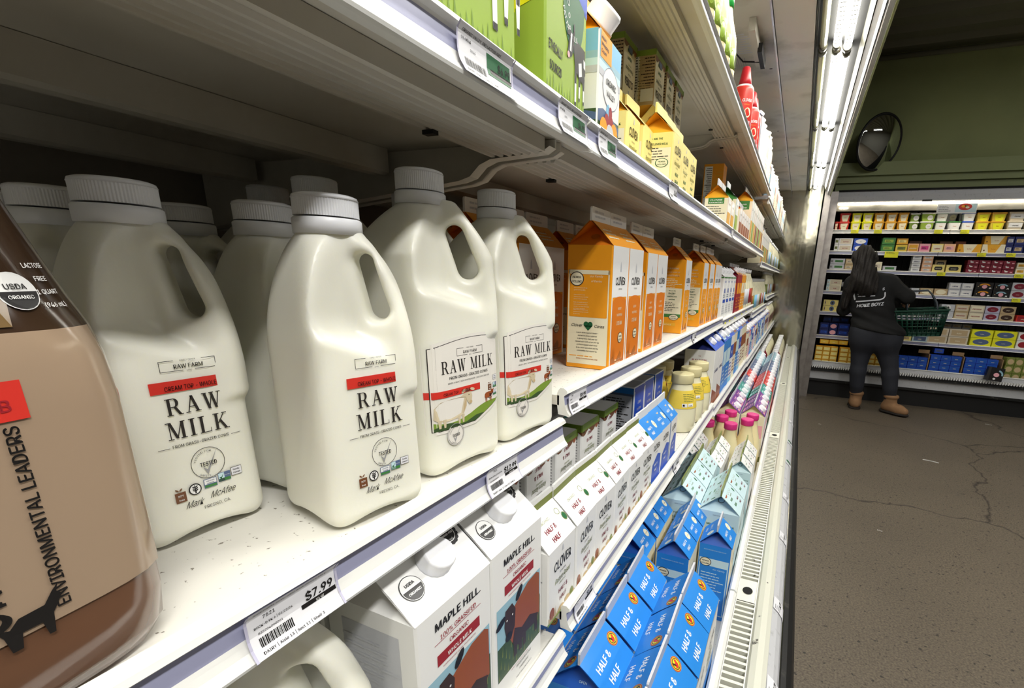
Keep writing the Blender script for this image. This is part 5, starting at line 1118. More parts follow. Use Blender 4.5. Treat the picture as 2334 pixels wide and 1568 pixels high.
# generic capped carton families for the far half of the case
def capped(kind, w, h, rh, face_, roof, side, capm='cap_white', word=None, accent='white', foot=None):
    b, t = gable(w, w, h, rh, .014, face_, 'lightgrey', roof, side, side=side); f = faces(w, w, h, rh)
    for F in (f['front'], f['left'], f['right']):
        b.rect(F, -w*.44, h*.52, w*.44, h*.80, accent, .0003); b.lines(F, -w*.36, w*.36, h*.14, h*.46, 4, accent, .35)
        if word: b.text(word, F, 0, h*.62, h*.11, 'royal' if accent == 'white' else 'white', bold=.04, l=.0006, maxw=w*.8)
        if foot: b.rect(F, -w*.49, 0, w*.49, h*.12, foot, .0003)
    for R in (f['roof'], f['roofb']): t.rect(R, -w*.30, .006, w*.30, .016, accent, .0003); t.lines(R, -w*.35, w*.35, .02, math.hypot(w/2, rh)*.9, 3, accent, .3)
    define(kind, 'milk_carton', [('body', b), ('gable_top', t), ('screw_cap', side_cap(t, w, w, h, rh, w*.17, .014, capm, 0, .45))])
capped('purple', HW, .195, HR, 'white', 'purple', 'cream', word='MILK', accent='palepink', foot='olive')
capped('green_c', HW, .195, HR, 'green', 'teal', 'green', accent='paleblue'); capped('red_c', HW, .195, HR, 'red', 'red', 'maroon', word='ORGANIC', accent='palepink')
capped('navy_c', HW, .195, HR, 'slate', 'slate', 'slate', accent='lightgrey'); capped('ice_c', HW, .195, HR, 'paleblue', 'duskblue', 'paleblue', accent='white')
fam = {'purple': 'purple roofed milk carton with white cap', 'green_c': 'green milk carton with white cap', 'red_c': 'red milk carton with white cap', 'navy_c': 'slate blue milk carton with white cap', 'ice_c': 'icy blue milk carton with white cap'}
seq = [(k_, 2.04+.0985*i) for i, k_ in enumerate(['purple']*3+['green_c']*2+['navy_c']*2+['red_c']*2+['navy_c']*4+['ice_c']*4)]
cnt = {}
for k_, y_ in seq:
    for r_, x_ in (('aisle side row', -.106), ('middle row', -.206), ('inner row', -.306)):
        if r_ == 'inner row' and y_ > 2.8: continue
        kk = k_
        if r_ == 'aisle side row' and 2.5 < y_ < 2.67: kk = 'red_c'
        cnt[kk, r_] = cnt.get((kk, r_), 0)+1
        spawn(kk, (x_, y_, DZ), '%s capped carton, deck %s, %s of its colour from the near end' % (fam[kk].split(' milk')[0], r_, ORD[cnt[kk, r_]-1]), 'milk carton', 'capped milk cartons in the deck', random.uniform(-.03, .03))
# bottles at the far end of the deck
b = MB(); b.lathe([(.040, 0), (.042, .004), (.043, .12), (.036, .155), (.020, .185), (.018, .20)], 24, 'milk_glass'); b.rect(frame((.0432, 0, 0), (0, 1, 0), (0, 0, 1)), -.02, .04, .02, .11, 'maroon', .0005); l = MB(); l.lathe([(.021, .195), (.021, .212), (.019, .214)], 24, 'cap_white')
b2 = MB(); b2.lathe([(.040, 0), (.042, .004), (.043, .12), (.036, .155), (.020, .185), (.018, .20)], 24, 'ink_maroon')
define('far_bottle', 'milk_bottle', [('body', b), ('cap', l)]); define('far_bottle_red', 'milk_bottle', [('body', b2), ('cap', l)])
n_ = 0
for i in range(14):
    for r_, x_ in enumerate((-.106, -.206)):
        red = (i in (2, 3)) and r_ >= 0
        spawn('far_bottle_red' if red else 'far_bottle', (x_, 3.78+.10*i, DZ), '%s bottle with white cap near the steel end wall, %s row, %s along' % ('maroon' if red else 'cream', 'outer' if r_ == 0 else 'inner', ORD[i]), 'milk bottle', 'bottles near the steel end wall')

# ================================================================== lowest shelf: bottles with yellow labels and the far cartons
L1, L2, L3, L4 = LV['L', 1], LV['L', 2], LV['L', 3], LV['L', 4]
b = MB(); b.lathe([(.036, 0), (.041, .004), (.042, .03), (.0415, .068), (.038, .088), (.030, .112), (.0265, .124), (.0265, .130)], 48, 'milk_glass')
s_ = MB(); rows = [(.0418, .066), (.0384, .088), (.0305, .112)]
for side, m in ((0, 'brightyellow'),):
    vs = []; n = 28
    for r, z in rows: vs += [((r+.0006)*math.cos(a), (r+.0006)*math.sin(a), z) for a in [-2.6+4.6*i/n for i in range(n+1)]]
    s_.add(vs, [(k*(n+1)+i, k*(n+1)+i+1, (k+1)*(n+1)+i+1, (k+1)*(n+1)+i) for k in range(2) for i in range(n)], m, True)
def cone_fr(a0):
    def fr(u, v, l=0):
        q = min(max((v-.066)/.046, 0), 1); r = .0424+(.0311-.0424)*q+(.0018*math.sin(PI*q))+l; a = a0+u/r; return Vector((r*math.cos(a), r*math.sin(a), v))
    return fr
fr = cone_fr(-.9); s_.lines(fr, -.022, .022, .084, .106, 5, 'olive', .3); s_.rect(fr, -.028, .071, -.014, .080, 'white', .0008); s_.rect(fr, -.026, .073, -.021, .078, 'black', .001); s_.rect(fr, -.011, .072, .004, .080, 'white', .0008); s_.text('3.99', fr, -.004, .073, .006, 'ink', l=.001, bold=.02)
fr = cone_fr(.5); s_.disc(fr, 0, .088, .017, .017, 'white', .0008, 20); s_.rect(fr, -.015, .098, .015, .106, 'brick', .001, 6, 1); s_.text('Egg Nog', fr, 0, .085, .008, 'ink', l=.0012, maxw=.026)
c_ = MB(); c_.lathe([(.0285, .128), (.0295, .130), (.0295, .150), (.0285, .1525), (.027, .153)], 60, 'cap_cream', flute=.02)
define('egg_nog', 'egg_nog_bottle', [('body', b), ('label', s_), ('cap', c_)])
for i, (x_, y_) in enumerate(((-.252, 1.235), (-.250, 1.335), (-.248, 1.435), (-.345, 1.30), (-.345, 1.40))):
    spawn('egg_nog', (x_, y_, L1), 'round egg nog bottle with yellow neck label, %s' % (('nearest at the shelf edge', 'second at the shelf edge', 'third, beside the white flax carton', 'nearer of the pair behind', 'farther of the pair behind')[i]), 'egg nog bottle', 'egg nog bottles', random.uniform(-.4, .4))
b, t = gable(.098, .098, .185, .040, .014, 'white', 'slate', 'royal', 'navy'); f = faces(.098, .098, .185, .040)
for S in (f['left'], f['right']):
    b.text('THE', S, 0, .163, .006, 'brick', l=.0005); b.text('FLAX FACTS', S, 0, .148, .0125, 'brick', cond=.9, bold=.035, maxw=.075); b.lines(S, -.03, .03, .138, .145, 2, 'paleblue'); b.disc(S, 0, .105, .02, .02, 'brick', .0004, 24); b.disc(S, 0, .112, .008, .008, 'white', .0006, 14); b.disc(S, -.03, .09, .009, .009, 'navy', .0004, 16); b.lines(S, -.035, .035, .02, .075, 6, 'slate', .3)
F = f['front']; b.rect(F, -.048, .06, .048, .15, 'white'); b.text('FLAXMILK', F, 0, .11, .02, 'navy', bold=.03, maxw=.08); b.poly(F, [(-.048, 0), (.048, 0), (.048, .03), (-.048, .06)], 'rust', .0004)
define('flax', 'flax_milk_carton', [('body', b), ('gable_top', t), ('screw_cap', side_cap(t, .098, .098, .185, .04, .014, .012, 'cap_white', 0, .5))])
spawn('flax', (-.268, 1.60, L2), 'white flax milk carton with blue roof behind the egg nog bottles', 'flax milk carton', None, 0)
spawn('flax', (-.268, 1.70, L2), 'second white flax milk carton with blue roof, hidden behind the first', 'flax milk carton', None, 0)
capped('blue_alm', .092, .19, .04, 'blue', 'royal', 'midblue', word=None, accent='paleblue'); capped('white_alm', .092, .19, .04, 'white', 'royal', 'paleblue', word='SILK', accent='royal', foot='sky')
capped('tan_alm', .092, .19, .04, 'cream', 'slate', 'beige', accent='rust'); capped('pink_alm', .092, .19, .04, 'palepink', 'brick', 'palepink', word=None, accent='white')
for k_, f_, r_, s_, kw in (('blue_alm', 'blue', 'royal', 'midblue', dict(accent='paleblue')), ('white_alm', 'white', 'royal', 'paleblue', dict(word='SILK', accent='royal', foot='sky')), ('tan_alm', 'cream', 'slate', 'beige', dict(accent='rust')), ('pink_alm', 'palepink', 'brick', 'palepink', dict(accent='white'))): capped(k_+'_low', .092, .142, .034, f_, r_, s_, **kw)
desc = {'blue_alm': 'bright blue', 'white_alm': 'white and royal blue', 'tan_alm': 'cream and rust', 'pink_alm': 'pink and red'}
pat = ['blue_alm', 'blue_alm', 'white_alm', 'tan_alm', 'blue_alm', 'white_alm', 'tan_alm', 'tan_alm', 'white_alm', 'tan_alm', 'pink_alm', 'blue_alm', 'white_alm', 'pink_alm', 'white_alm', 'tan_alm', 'blue_alm', 'white_alm']
cnt = {}
for i in range(30):
    k_ = pat[i % len(pat)]; y_ = 1.805+.099*i
    if y_ > 4.6: break
    if abs(y_-2.60) < .048: continue
    if abs(y_-3.70) < .048: continue
    zz = L2 if y_ < 2.60 else L3 if y_ < 3.70 else L4
    cnt[k_] = cnt.get(k_, 0)+1
    spawn(k_+('_low' if y_ > 2.6 else ''), (-.266, y_, zz), '%s plant milk carton, %s of its colour along the lowest shelf' % (desc[k_], ORD[cnt[k_]-1]), 'plant milk carton', 'plant milk cartons on the lowest shelf', random.uniform(-.03, .03))
for i in range(7):
    b = None
    spawn('far_bottle', (-.262, 4.72+.11*i, L4), 'white bottle at the far end of the lowest shelf, %s along' % ORD[i], 'milk bottle', 'bottles at the far end of the lowest shelf')

# ================================================================== middle shelf beyond the cream: almond milk and others
R1, R2, R3, R4 = LV['R', 1], LV['R', 2], LV['R', 3], LV['R', 4]
b, t = gable(.082, .082, .155, .030, .004, 'white', 'white', 'white', 'white'); f = faces(.082, .082, .155, .030)
for S in (f['front'], f['left'], f['right']):
    b.text('almond', S, 0, .135, .011, 'royal', bold=.03, maxw=.06); b.text('MILK', S, 0, .098, .030, 'royal', cond=.6, bold=.03, maxw=.07); b.rect(S, -.03, .062, .03, .074, 'royal', .0003); b.lines(S, -.03, .03, .08, .094, 2, 'slate'); b.lines(S, -.03, .03, .02, .055, 4, 'lightgrey', .4); b.rect(S, -.04, .15, .04, .155, 'green', .0004)
define('almond', 'almond_milk_carton', [('body', b), ('gable_top', t), ('screw_cap', side_cap(t, .082, .082, .155, .03, .014, .014, 'cap_white', 0, .6))])
for i, y_ in enumerate((1.868, 1.956, 2.044, 2.132)): spawn('almond', (-.295, y_, R2), 'white almond milk carton with blue letters, %s in the row after the cream' % ORD[i], 'plant milk carton', 'white almond milk cartons', 0)
capped('oj_red', .082, .165, .034, 'brick', 'brick', 'maroon', accent='orange'); capped('oj_orange', .082, .165, .034, 'orange', 'orange', 'deeporange', accent='cream')
for i, (k_, y_) in enumerate((('oj_red', 2.235), ('oj_red', 2.322), ('oj_orange', 2.409), ('oj_orange', 2.496))): spawn(k_, (-.290, y_, R2), '%s juice carton on the middle shelf, %s of four past the almond milk' % (('dark red', 'orange')[i//2], ORD[i]), 'juice carton', 'juice cartons on the middle shelf', 0)
b = MB(); b.lathe([(.033, 0), (.036, .004), (.036, .11), (.030, .14), (.017, .17), (.016, .185)], 28, 'milk_glass')
l = MB(); l.lathe([(.018, .180), (.018, .198), (.016, .2)], 28, 'cap_white')
bt = {}
for k_, c_ in (('white', 'lightgrey'), ('rust', 'rust'), ('sky', 'sky'), ('olive', 'olive'), ('brick', 'brick')):
    w = MB(); w.lathe([(.0365, .02), (.0365, .10)], 28, 'ink_'+c_); define('drink_'+k_, 'drink_bottle', [('body', b), ('label', w, 0), ('cap', l)])
seqb = ['white', 'white', 'white', 'brick', 'rust', 'rust', 'olive', 'sky', 'sky', 'white', 'white', 'olive', 'brick', 'white', 'rust', 'white', 'sky', 'white', 'olive', 'white', 'white', 'rust', 'white', 'sky', 'white', 'white', 'olive', 'rust']
cb = {}
for i, k_ in enumerate(seqb):
    y_ = 2.60+.10*i
    if min(abs(y_-v) for v in YB) < .04: continue
    if y_ > 5.4: break
    zz = R2 if y_ < 3.04 else R3 if y_ < 4.30 else R4; cb[k_] = cb.get(k_, 0)+1
    spawn('drink_'+k_, (-.288, y_, zz), 'bottle with %s label on the middle shelf far along, %s of its colour' % (k_, ORD[cb[k_]-1]), 'drink bottle', 'labelled bottles far along the middle shelf')

# ================================================================== upper shelf beyond the yellow pints
A1, A2, A3, A4 = LV['A', 1], LV['A', 2], LV['A', 3], LV['A', 4]
def country(kind, roof, foot, h=QH, w=.072):
    b, t = gable(w, w, h, QR, .018, 'white', 'lightgrey', roof, roof, side='cream'); f = {k_: (lambda u, v, l=0.0, q_=q_: q_(u, v*h/QH, l)) for k_, q_ in faces(w, w, h, QR).items()}
    for S in (f['left'], f['right']):
        b.rect(S, -.024, .142, .024, .176, 'green', .0004)
        for tx, v, sz in (('CLOVER', .160, .013), ('COUNTRY', .146, .013)): b.text(tx, S, 0, v, sz if h < .15 else .0085, 'white', bold=.03, l=.0007, maxw=.042)
        b.lines(S, -.030, .030, .045, .135, 7, 'ink', .28); b.rect(S, -.0355, .174, .0355, .181, roof, .0003)
    for F in (f['front'],): b.rect(F, -.030, 0, .030, .10, foot, .0003); clover(b, F, 0, .14, .014); b.rect(F, -.0355, 0, -.032, .18, roof, .0004)
    define(kind, 'egg_nog_carton', [('body', b), ('gable_top', t)])
country('gold_pint', 'gold', 'gold', .092); country('orange_pint', 'deeporange', 'rust', .100); country('green_pint', 'green', 'lime', .118)
country('country_gold', 'gold', 'gold'); country('country_orange', 'deeporange', 'rust'); country('country_green', 'green', 'lime'); country('country_red', 'brick', 'lime')
b, t = gable(.072, .072, .210, .030, .012, 'orange', 'orange', 'orange', 'orange'); f = {k_: (lambda u, v, l=0.0, q_=q_: q_(u, v*.8, l)) for k_, q_ in faces(.072, .072, .210, .030).items()}
for S in (f['left'], f['right']): b.rect(S, .004, .010, .032, .175, 'white', .0004); b.lines(S, .006, .030, .015, .17, 18, 'ink', .35, .0006); b.rect(S, .005, .09, .031, .0915, 'black', .0007); b.lines(S, -.03, -.004, .03, .14, 8, 'gold', .3)
define('orange_flat', 'cream_carton', [('body', b), ('gable_top', t)])
ug = 'cartons on the upper shelf'
spawn('gold_pint', (-.272, 1.640, A1), 'golden roofed country carton with green badge at the upper shelf edge', 'egg nog carton', ug, 0)
spawn('gold_pint', (-.272, 1.722, A1), 'golden roofed country carton behind the first one along the edge', 'egg nog carton', ug, 0)
spawn('green_pint', (-.274, 1.840, A2), 'green footed country carton just past the golden ones', 'egg nog carton', ug, 0)
spawn('orange_flat', (-.348, 1.975, A2+.2525), 'orange carton turned upside down in the back row of the upper shelf', 'cream carton', ug, 0, flip=True)
spawn('country_red', (-.352, 2.092, A2), 'red roofed carton raised behind the golden country cartons', 'egg nog carton', ug, 0)
for i, y_ in enumerate((1.95, 2.026, 2.102, 2.178, 2.254)): spawn('orange_pint', (-.272, y_, A2), 'orange roofed country carton on the upper shelf, %s in its row' % ORD[i], 'egg nog carton', ug, 0)
for i, y_ in enumerate((2.34, 2.42, 2.50, 2.58, 2.66, 2.74, 2.82, 2.90, 2.98, 3.10, 3.18, 3.26, 3.34, 3.42, 3.50, 3.58, 3.66)):
    spawn(('country_gold', 'country_green', 'country_orange')[(i*7//4) % 3], (-.272, y_, A2 if y_ < 3.04 else A3), 'tall country carton far along the upper shelf, %s past the orange row' % ORD[i], 'egg nog carton', ug, 0)
for i in range(16):
    y_ = 3.78+.105*i
    if abs(y_-4.30) < .045: continue
    if y_ > 5.4: break
    spawn('drink_'+('white', 'sky', 'white', 'olive')[i % 4], (-.268, y_, A3 if y_ < 4.3 else A4), 'bottle near the far end of the upper shelf, %s after the cartons' % ORD[i], 'drink bottle', 'bottles near the far end of the upper shelf')

# ================================================================== topmost shelf: bottles and red cans
U0, U1, U2, U3, U4 = [LV['U', i] for i in range(5)]
b = MB(); b.lathe([(.026, 0), (.030, .004), (.031, .03), (.0285, .05), (.031, .075), (.029, .10), (.019, .135), (.0135, .16), (.013, .172)], 32, 'pale_milk')
w = MB(); w.lathe([(.0315, .03), (.029, .05), (.0315, .074)], 32, 'ink_lime', smooth=True)
for k in range(10): a = 2*PI*k/10; w.ring(frame((.0318*math.cos(a), .0318*math.sin(a), .052), (-math.sin(a), math.cos(a), 0), (0, 0, 1)), 0, 0, .007, .016, .0012, 'lime')
c_ = MB(); c_.lathe([(.0155, .166), (.0155, .186), (.014, .188)], 40, 'cap_green', flute=.04)
define('juice', 'juice_bottle', [('body', b), ('label', w, 0), ('cap', c_)])
for i, y_ in enumerate((1.115, 1.185, 1.260, 1.335, 1.415)): spawn('juice', (-.258, y_, U1), 'pale lemonade bottle with green cap on the topmost shelf, %s from the near end' % ORD[i], 'juice bottle', 'green capped lemonade bottles')
b = MB(); b.lathe([(.030, 0), (.0325, .003), (.0325, .135), (.030, .146), (.024, .153)], 40, 'red', mats=['white', 'ink_red', 'ink_red', 'white'])
c_ = MB(); c_.lathe([(.0225, .150), (.019, .170), (.0135, .205), (.0105, .208)], 28, 'red_cap', flute=.03)
def canf(a0): return lambda u, v, l=0: Vector(((.0327+l)*math.cos(a0+u/.0327), (.0327+l)*math.sin(a0+u/.0327), v))
for a0 in (-1.0, .4): b.text('CLOVER', canf(a0), 0, .098, .016, 'white', cond=.75, bold=.04, l=.0005, arch=.1); b.text('SONOMA', canf(a0), 0, .088, .006, 'gold', l=.0005); b.disc(canf(a0), .004, .066, .012, .015, 'cream', .0005, 16); b.rect(canf(a0), -.018, .022, .018, .042, 'palepink', .0005, 6); b.text('WHIPPED', canf(a0), 0, .030, .007, 'maroon', l=.0008, bold=.03)
define('red_can', 'whipped_cream_can', [('body', b), ('nozzle_cap', c_)])
for i, y_ in enumerate((1.90, 2.14, 2.21)): spawn('red_can', (-.264, y_, U1 if y_ < 1.8 else U2), 'red whipped cream spray can on the topmost shelf, %s' % ('nearest and fully in view' if i == 0 else ORD[i]+' in the row'), 'spray can', 'red whipped cream cans')
capped('top_red', .075, .20, .02, 'cream', 'red', 'white', accent='lightgrey'); capped('top_white', .075, .16, .03, 'white', 'royal', 'lightgrey', accent='sky'); capped('top_tan', .075, .17, .03, 'beige', 'olive', 'beige', accent='rust')
ct = {}
for i in range(36):
    y_ = 2.30+.088*i
    if min(abs(y_-v) for v in YB) < .042: continue
    if y_ > 5.4: break
    k_ = ('top_white', 'top_white', 'top_white', 'top_white', 'top_tan', 'top_red', 'top_red', 'top_tan', 'top_tan', 'top_white')[i % 10]; ct[k_] = ct.get(k_, 0)+1
    zz = U2 if y_ < 3.04 else U3 if y_ < 4.3 else U4
    spawn(k_, (-.268, y_, zz), '%s carton on the topmost shelf, %s of its colour there' % ({'top_white': 'small white and blue', 'top_red': 'tall red topped', 'top_tan': 'beige and olive'}[k_], ORD[ct[k_]-1]), 'milk carton', 'cartons on the topmost shelf')

# ================================================================== butter and cheese case along the back wall
FX0, FX1, FY = 0.232, 3.4, 6.05
far = thing('butter_case', 'open black refrigerated case of butter and cheese along the back wall', 'refrigerated case', (1.6, 6.3, 0))
def fpart(name, b): return b.build(name, far, (-1.6, -6.3, 0))
b = MB(); b.box(FX0, 6.68, .1, FX1, 6.74, 2.14, 'charcoal'); x = FX0+.02
while x < FX1: b.box(x, 6.672, .4, x+.012, 6.68, 2.0, 'black'); x += .06
fpart('back_panel', b)
b = MB()                                      # corner post with two steel faces
b.box(0.10, 5.60, 0, 0.158, 5.92, 2.125, 'steel_post'); b.box(0.158, 5.78, 0.02, 0.163, 5.92, 2.12, 'black_gap'); b.box(0.163, 5.78, 0, FX0, 6.70, 2.125, 'steel_post')
fpart('corner_post', b)
b = MB(); b.box(FX0, 5.93, 0, FX1, 6.0, .19, 'black_plastic'); b.box(FX0, 5.90, .19, FX1, 5.93, .29, 'bumper_grey'); b.box(FX0, 5.885, .17, FX1, 5.935, .195, 'black_rubber'); b.prism([(5.90, .285), (5.865, .288), (5.845, .30), (5.845, .322), (5.90, .33)], 'x', FX0, FX1, 'black_rubber')
b.box(FX0, 5.93, .19, FX1, 6.68, .36, 'charcoal'); fpart('base', b)
b = MB(); b.box(FX0, 5.845, .318, FX1, 5.90, .323, 'black_gap'); x = FX0+.01
while x < FX1: b.prism([(x, .322), (x+.009, .322), (x+.012, .350), (x+.003, .350)], 'y', 5.852, 5.898, 'white'); x += .0225
fpart('air_grille', b)
b = MB(); b.box(FX0, 5.90, .33, FX1, 5.905, .385, 'bumper_grey'); b.tube([(FX0, 5.90, .392), (FX1, 5.90, .392)], .0065, 'white_enamel'); fpart('deck_lip', b)
b = MB(); b.prism([(5.90, 2.145), (5.885, 2.13), (5.875, 2.09), (5.88, 2.045), (5.905, 2.035), (6.30, 2.06), (6.30, 2.145)], 'x', FX0, FX1, 'bumper_grey', smooth=False); b.box(FX0, 5.868, 2.138, FX1, 6.2, 2.15, 'black_gap')
b.box(FX0, 5.878, 2.036, FX1, 5.884, 2.044, 'white'); b.box(.98, 5.872, 2.03, 1.06, 5.882, 2.046, 'black_plastic'); fpart('canopy', b)
b = MB(); b.box(FX0, 6.0, 1.99, FX1, 6.30, 2.0, 'case_panel'); b.prism([(5.94, 2.035), (6.0, 1.965), (6.02, 1.965), (6.02, 2.035)], 'x', FX0, FX1, 'case_panel'); fpart('inner_valance', b)
b = MB(); b.box(FX0+.02, 5.935, 2.018, FX1, 5.952, 2.028, 'strip_glow'); fpart('lamp_strip', b)
for x in (.27, 1.36, 2.4): b = MB(); b.box(x, 5.972, 1.985, x+.075, 5.990, 2.0, 'strip_glow'); fpart('lamp_end', b)
FL = [1.785, 1.572, 1.380, 1.152, .928, .668]
SEAM = [1.30, 1.24, 1.62, 1.05, 1.30, 1.42]
FN = ['top', 'second', 'third', 'fourth', 'fifth', 'lowest']
for i, z in enumerate(FL):
    for k, (xa, xb) in enumerate(((FX0+.004, SEAM[i]-.002), (SEAM[i]+.002, FX1))):
        t = thing('case_shelf', '%s white-edged shelf of the back wall case, %s half' % (FN[i], ('left', 'right')[k]), 'shelf', ((xa+xb)/2, FY+.3, z), 0, 'shelves of the back wall case')
        off = (-(xa+xb)/2, -FY-.3, -z)
        b = MB(); b.box(xa, FY+.012, z-.012, xb, 6.66, z, 'charcoal', {'+z': 'shelf_enamel'}); b.build('tray', t, off)
        b = MB(); b.prism([(FY+.012, z+.003), (FY, z+.004), (FY-.003, z-.003), (FY+.004, z-.010), (FY+.002, z-.030), (FY-.004, z-.036), (FY+.012, z-.036)], 'x', xa, xb, 'white_enamel', mats=['white_enamel', 'white_enamel', 'white_enamel', 'price_strip' if i else 'white_enamel', 'white_enamel', 'white_enamel', 'white_enamel']); b.build('price_rail', t, off)
def proj(p):
    d = Vector(p)-Vector((0, 0, CAMZ)); w = d.dot(fw); return PX+FPX*d.dot(rt)/w, PY-FPX*d.dot(up)/w
def xat(px, y, z):                            # x on the line (y, z) that shows at picture column px
    a, c = -1.0, 5.0
    for _ in range(40):
        m = (a+c)/2
        if proj((m, y, z))[0] < px: a = m
        else: c = m
    return (a+c)/2
_pk = {}
def pack(shape, w, h, d, c1, c2, word, style):
    key = (shape, round(w, 3), round(h, 3), round(d, 3), c1, c2, word, style)
    if key in _pk: return _pk[key]
    b = MB(); F = frame((0, -d/2, 0), (1, 0, 0), (0, 0, 1)); kind = 'pk%d' % len(_pk)
    if shape == 'tub':
        def ring(ww, dd, z, r=.012):
            o = []
            for cx, cy, a0 in ((ww/2-r, dd/2-r, 0), (-ww/2+r, dd/2-r, PI/2), (-ww/2+r, -dd/2+r, PI), (ww/2-r, -dd/2+r, 1.5*PI)):
                for k in range(5): a = a0+PI/2*k/4; o.append((cx+r*math.cos(a), cy+r*math.sin(a), z))
            return o
        b.loft([ring(w*.80, d*.80, 0), ring(w*.93, d*.93, h*.86)], c1, smooth=False)
        F = frame((0, -d*.415, 0), (1, 0, 0), (0, -.075*d/h, 1))
        if style == 'band': b.rect(F, -w*.38, h*.30, w*.38, h*.80, c2, .001); b.text(word, F, 0, h*.44, h*.26, 'ink', cond=.8, bold=.03, l=.002, maxw=w*.65); b.rect(F, -w*.36, 0.02*h, w*.36, h*.2, {'green': 'green', 'royal': 'royal'}.get(style, c1), .001)
        elif style == 'disc': b.disc(F, w*.12, h*.42, h*.30, h*.30, c2, .001, 18); b.text(word, F, w*.12, h*.38, h*.13, 'ink', l=.002, maxw=h*.5)
        else: b.poly(F, [(-w*.18, h*.02), (w*.22, h*.02), (w*.34, h*.78), (-w*.30, h*.74), (-w*.30, h*.45)], c2, .001); b.text(word, F, .02*w, h*.40, h*.17, 'brownish', cond=.8, bold=.03, l=.002, maxw=w*.5)
        l = MB(); l.loft([ring(w*.96, d*.96, h*.84), ring(w, d, h*.86), ring(w, d, h*.98), ring(w*.96, d*.96, h)], style if style in ('cap_white', 'ink_green', 'ink_royal', 'ink_red', 'ink_gold', 'ink_lemon') else {'pol': c1}.get(style, 'white' if style == 'disc' else c1), smooth=False)
        define(kind, 'spread_tub', [('tub', b), ('lid', l)])
    else:
        b.rbox(-w/2, -d/2, 0, w/2, d/2, h, min(.004, w*.05), c1); 
        if style == 'oval': b.disc(F, 0, h*.5, w*.38, h*.36, c2, .0006, 20); b.text(word, F, 0, h*.42, h*.2, 'ink' if c2 not in ('navy', 'maroon', 'slate', 'darkbrown', 'black') else 'cream', l=.0012, bold=.02, maxw=w*.6)
        elif style == 'hex': b.poly(F, [(-w*.34, h*.5), (-w*.27, h*.26), (w*.27, h*.26), (w*.34, h*.5), (w*.27, h*.74), (-w*.27, h*.74)], c2, .0006); b.text(word, F, 0, h*.42, h*.19, 'cream', l=.0012, bold=.03, maxw=w*.52)
        elif style == 'arc':
            b.disc(F, 0, h*.42, w*.15, h*.27, 'palepink', .0008, 16); n = 8
            b.poly(F, [(w*.33*math.cos(a), h*.5+h*.36*math.sin(a)) for a in [PI*.08+PI*.84*k/n for k in range(n+1)]]+[(w*.22*math.cos(a), h*.5+h*.22*math.sin(a)) for a in [PI*.92-PI*.84*k/n for k in range(n+1)]], c2, .0006)
            b.poly(F, [(w*.26, h*.12), (w*.33, h*.2), (w*.40, h*.12), (w*.38, h*.32), (w*.28, h*.32)], 'white', .0006); b.disc(F, -w*.36, h*.42, w*.035, h*.07, 'tan', .0006, 8)
        elif style == 'word': b.rect(F, -w*.40, h*.14, w*.40, h*.86, c2, .0006); b.text(word, F, 0, h*.36, h*.32, 'navy' if c2 in ('white', 'lavender', 'paleblue') else 'cream' if c2 not in ('cream', 'beige', 'white') else 'brick', cond=.9, bold=.03, l=.0012, maxw=w*.72)
        elif style == 'half': b.poly(F, [(-w*.2, 0), (w*.1, 0), (w*.3, h), (-w*.3, h)], c2, .0006); b.text(word, F, 0, h*.38, h*.3, 'brownish', cond=.8, l=.0012, maxw=w*.4); b.disc(F, -w*.40, h*.3, h*.09, h*.09, 'brown', .0006, 10)
        elif style == 'bird':
            for k in (0,): b.disc(F, -.12*w, h*.52, w*.15, h*.16, 'white', .0006, 12); b.disc(F, -.24*w, h*.76, w*.05, h*.12, 'white', .0006, 8); b.rect(F, w*.2, h*.28, w*.40, h*.52, 'palepink', .0006)
        elif style == 'roll': b.disc(F, 0, h*.5, w*.20, h*.42, c2, .0006, 16); b.disc(F, 0, h*.5, w*.09, h*.2, 'ink', .0008, 10)
        else: b.rect(F, -w*.34, h*.30, w*.34, h*.72, c2, .0006); b.lines(F, -w*.25, w*.25, h*.36, h*.66, 2, 'ink', .4, .0012)
        define(kind, 'butter_box' if word != 'dip' else 'dip_tub', [(None, b)])
    _pk[key] = kind; return kind
_used = {}
def facing(level, px0, px1, n, h, c1, c2, word, style, shape, what, cat, d=.10, cols=1, yoff=0.0, zextra=0.0, where=None, gap=.002):
    z = (FL+[.362])[level]; y0 = (FY if level < 6 else 5.915)+.016+yoff
    xa, xb = xat(px0, y0, z+h*n/2), xat(px1, y0, z+h*n/2); w = (xb-xa)/cols
    for c_ in range(cols):
        for k in range(n):
            nm = FN[level]+' shelf' if level < 6 else 'bottom deck'
            pos = ('', 'lower layer', 'middle layer', 'upper layer', 'topmost layer')
            lay = '' if n == 1 else (', bottom of its stack', ', second from the bottom', ', third from the bottom', ', fourth from the bottom', ', fifth from the bottom')[k] if n > 2 else (', underneath', ', on top')[k]
            col = '' if cols == 1 else ', column %s' % ORD[c_]
            lab = '%s%s on the %s%s' % (what, ' '+where if where else '', nm, col+lay)
            lab = 'far case: '+lab if False else lab
            if len(lab.split()) > 16: lab = '%s, %s%s' % (what, nm, col+lay)
            spawn(pack(shape, w-gap, h-(.0025 if shape == 'box' else 0), d, c1, c2, word, style), (xa+w*(c_+.5), y0+d/2+random.uniform(0, .004), z+.0005+zextra+h*k), lab, cat, 'packs on the '+nm+' of the back wall case', random.uniform(-.02, .02))
T, B_, bx = 'tub', 'box', 'butter box'
tb = 'spread tub'
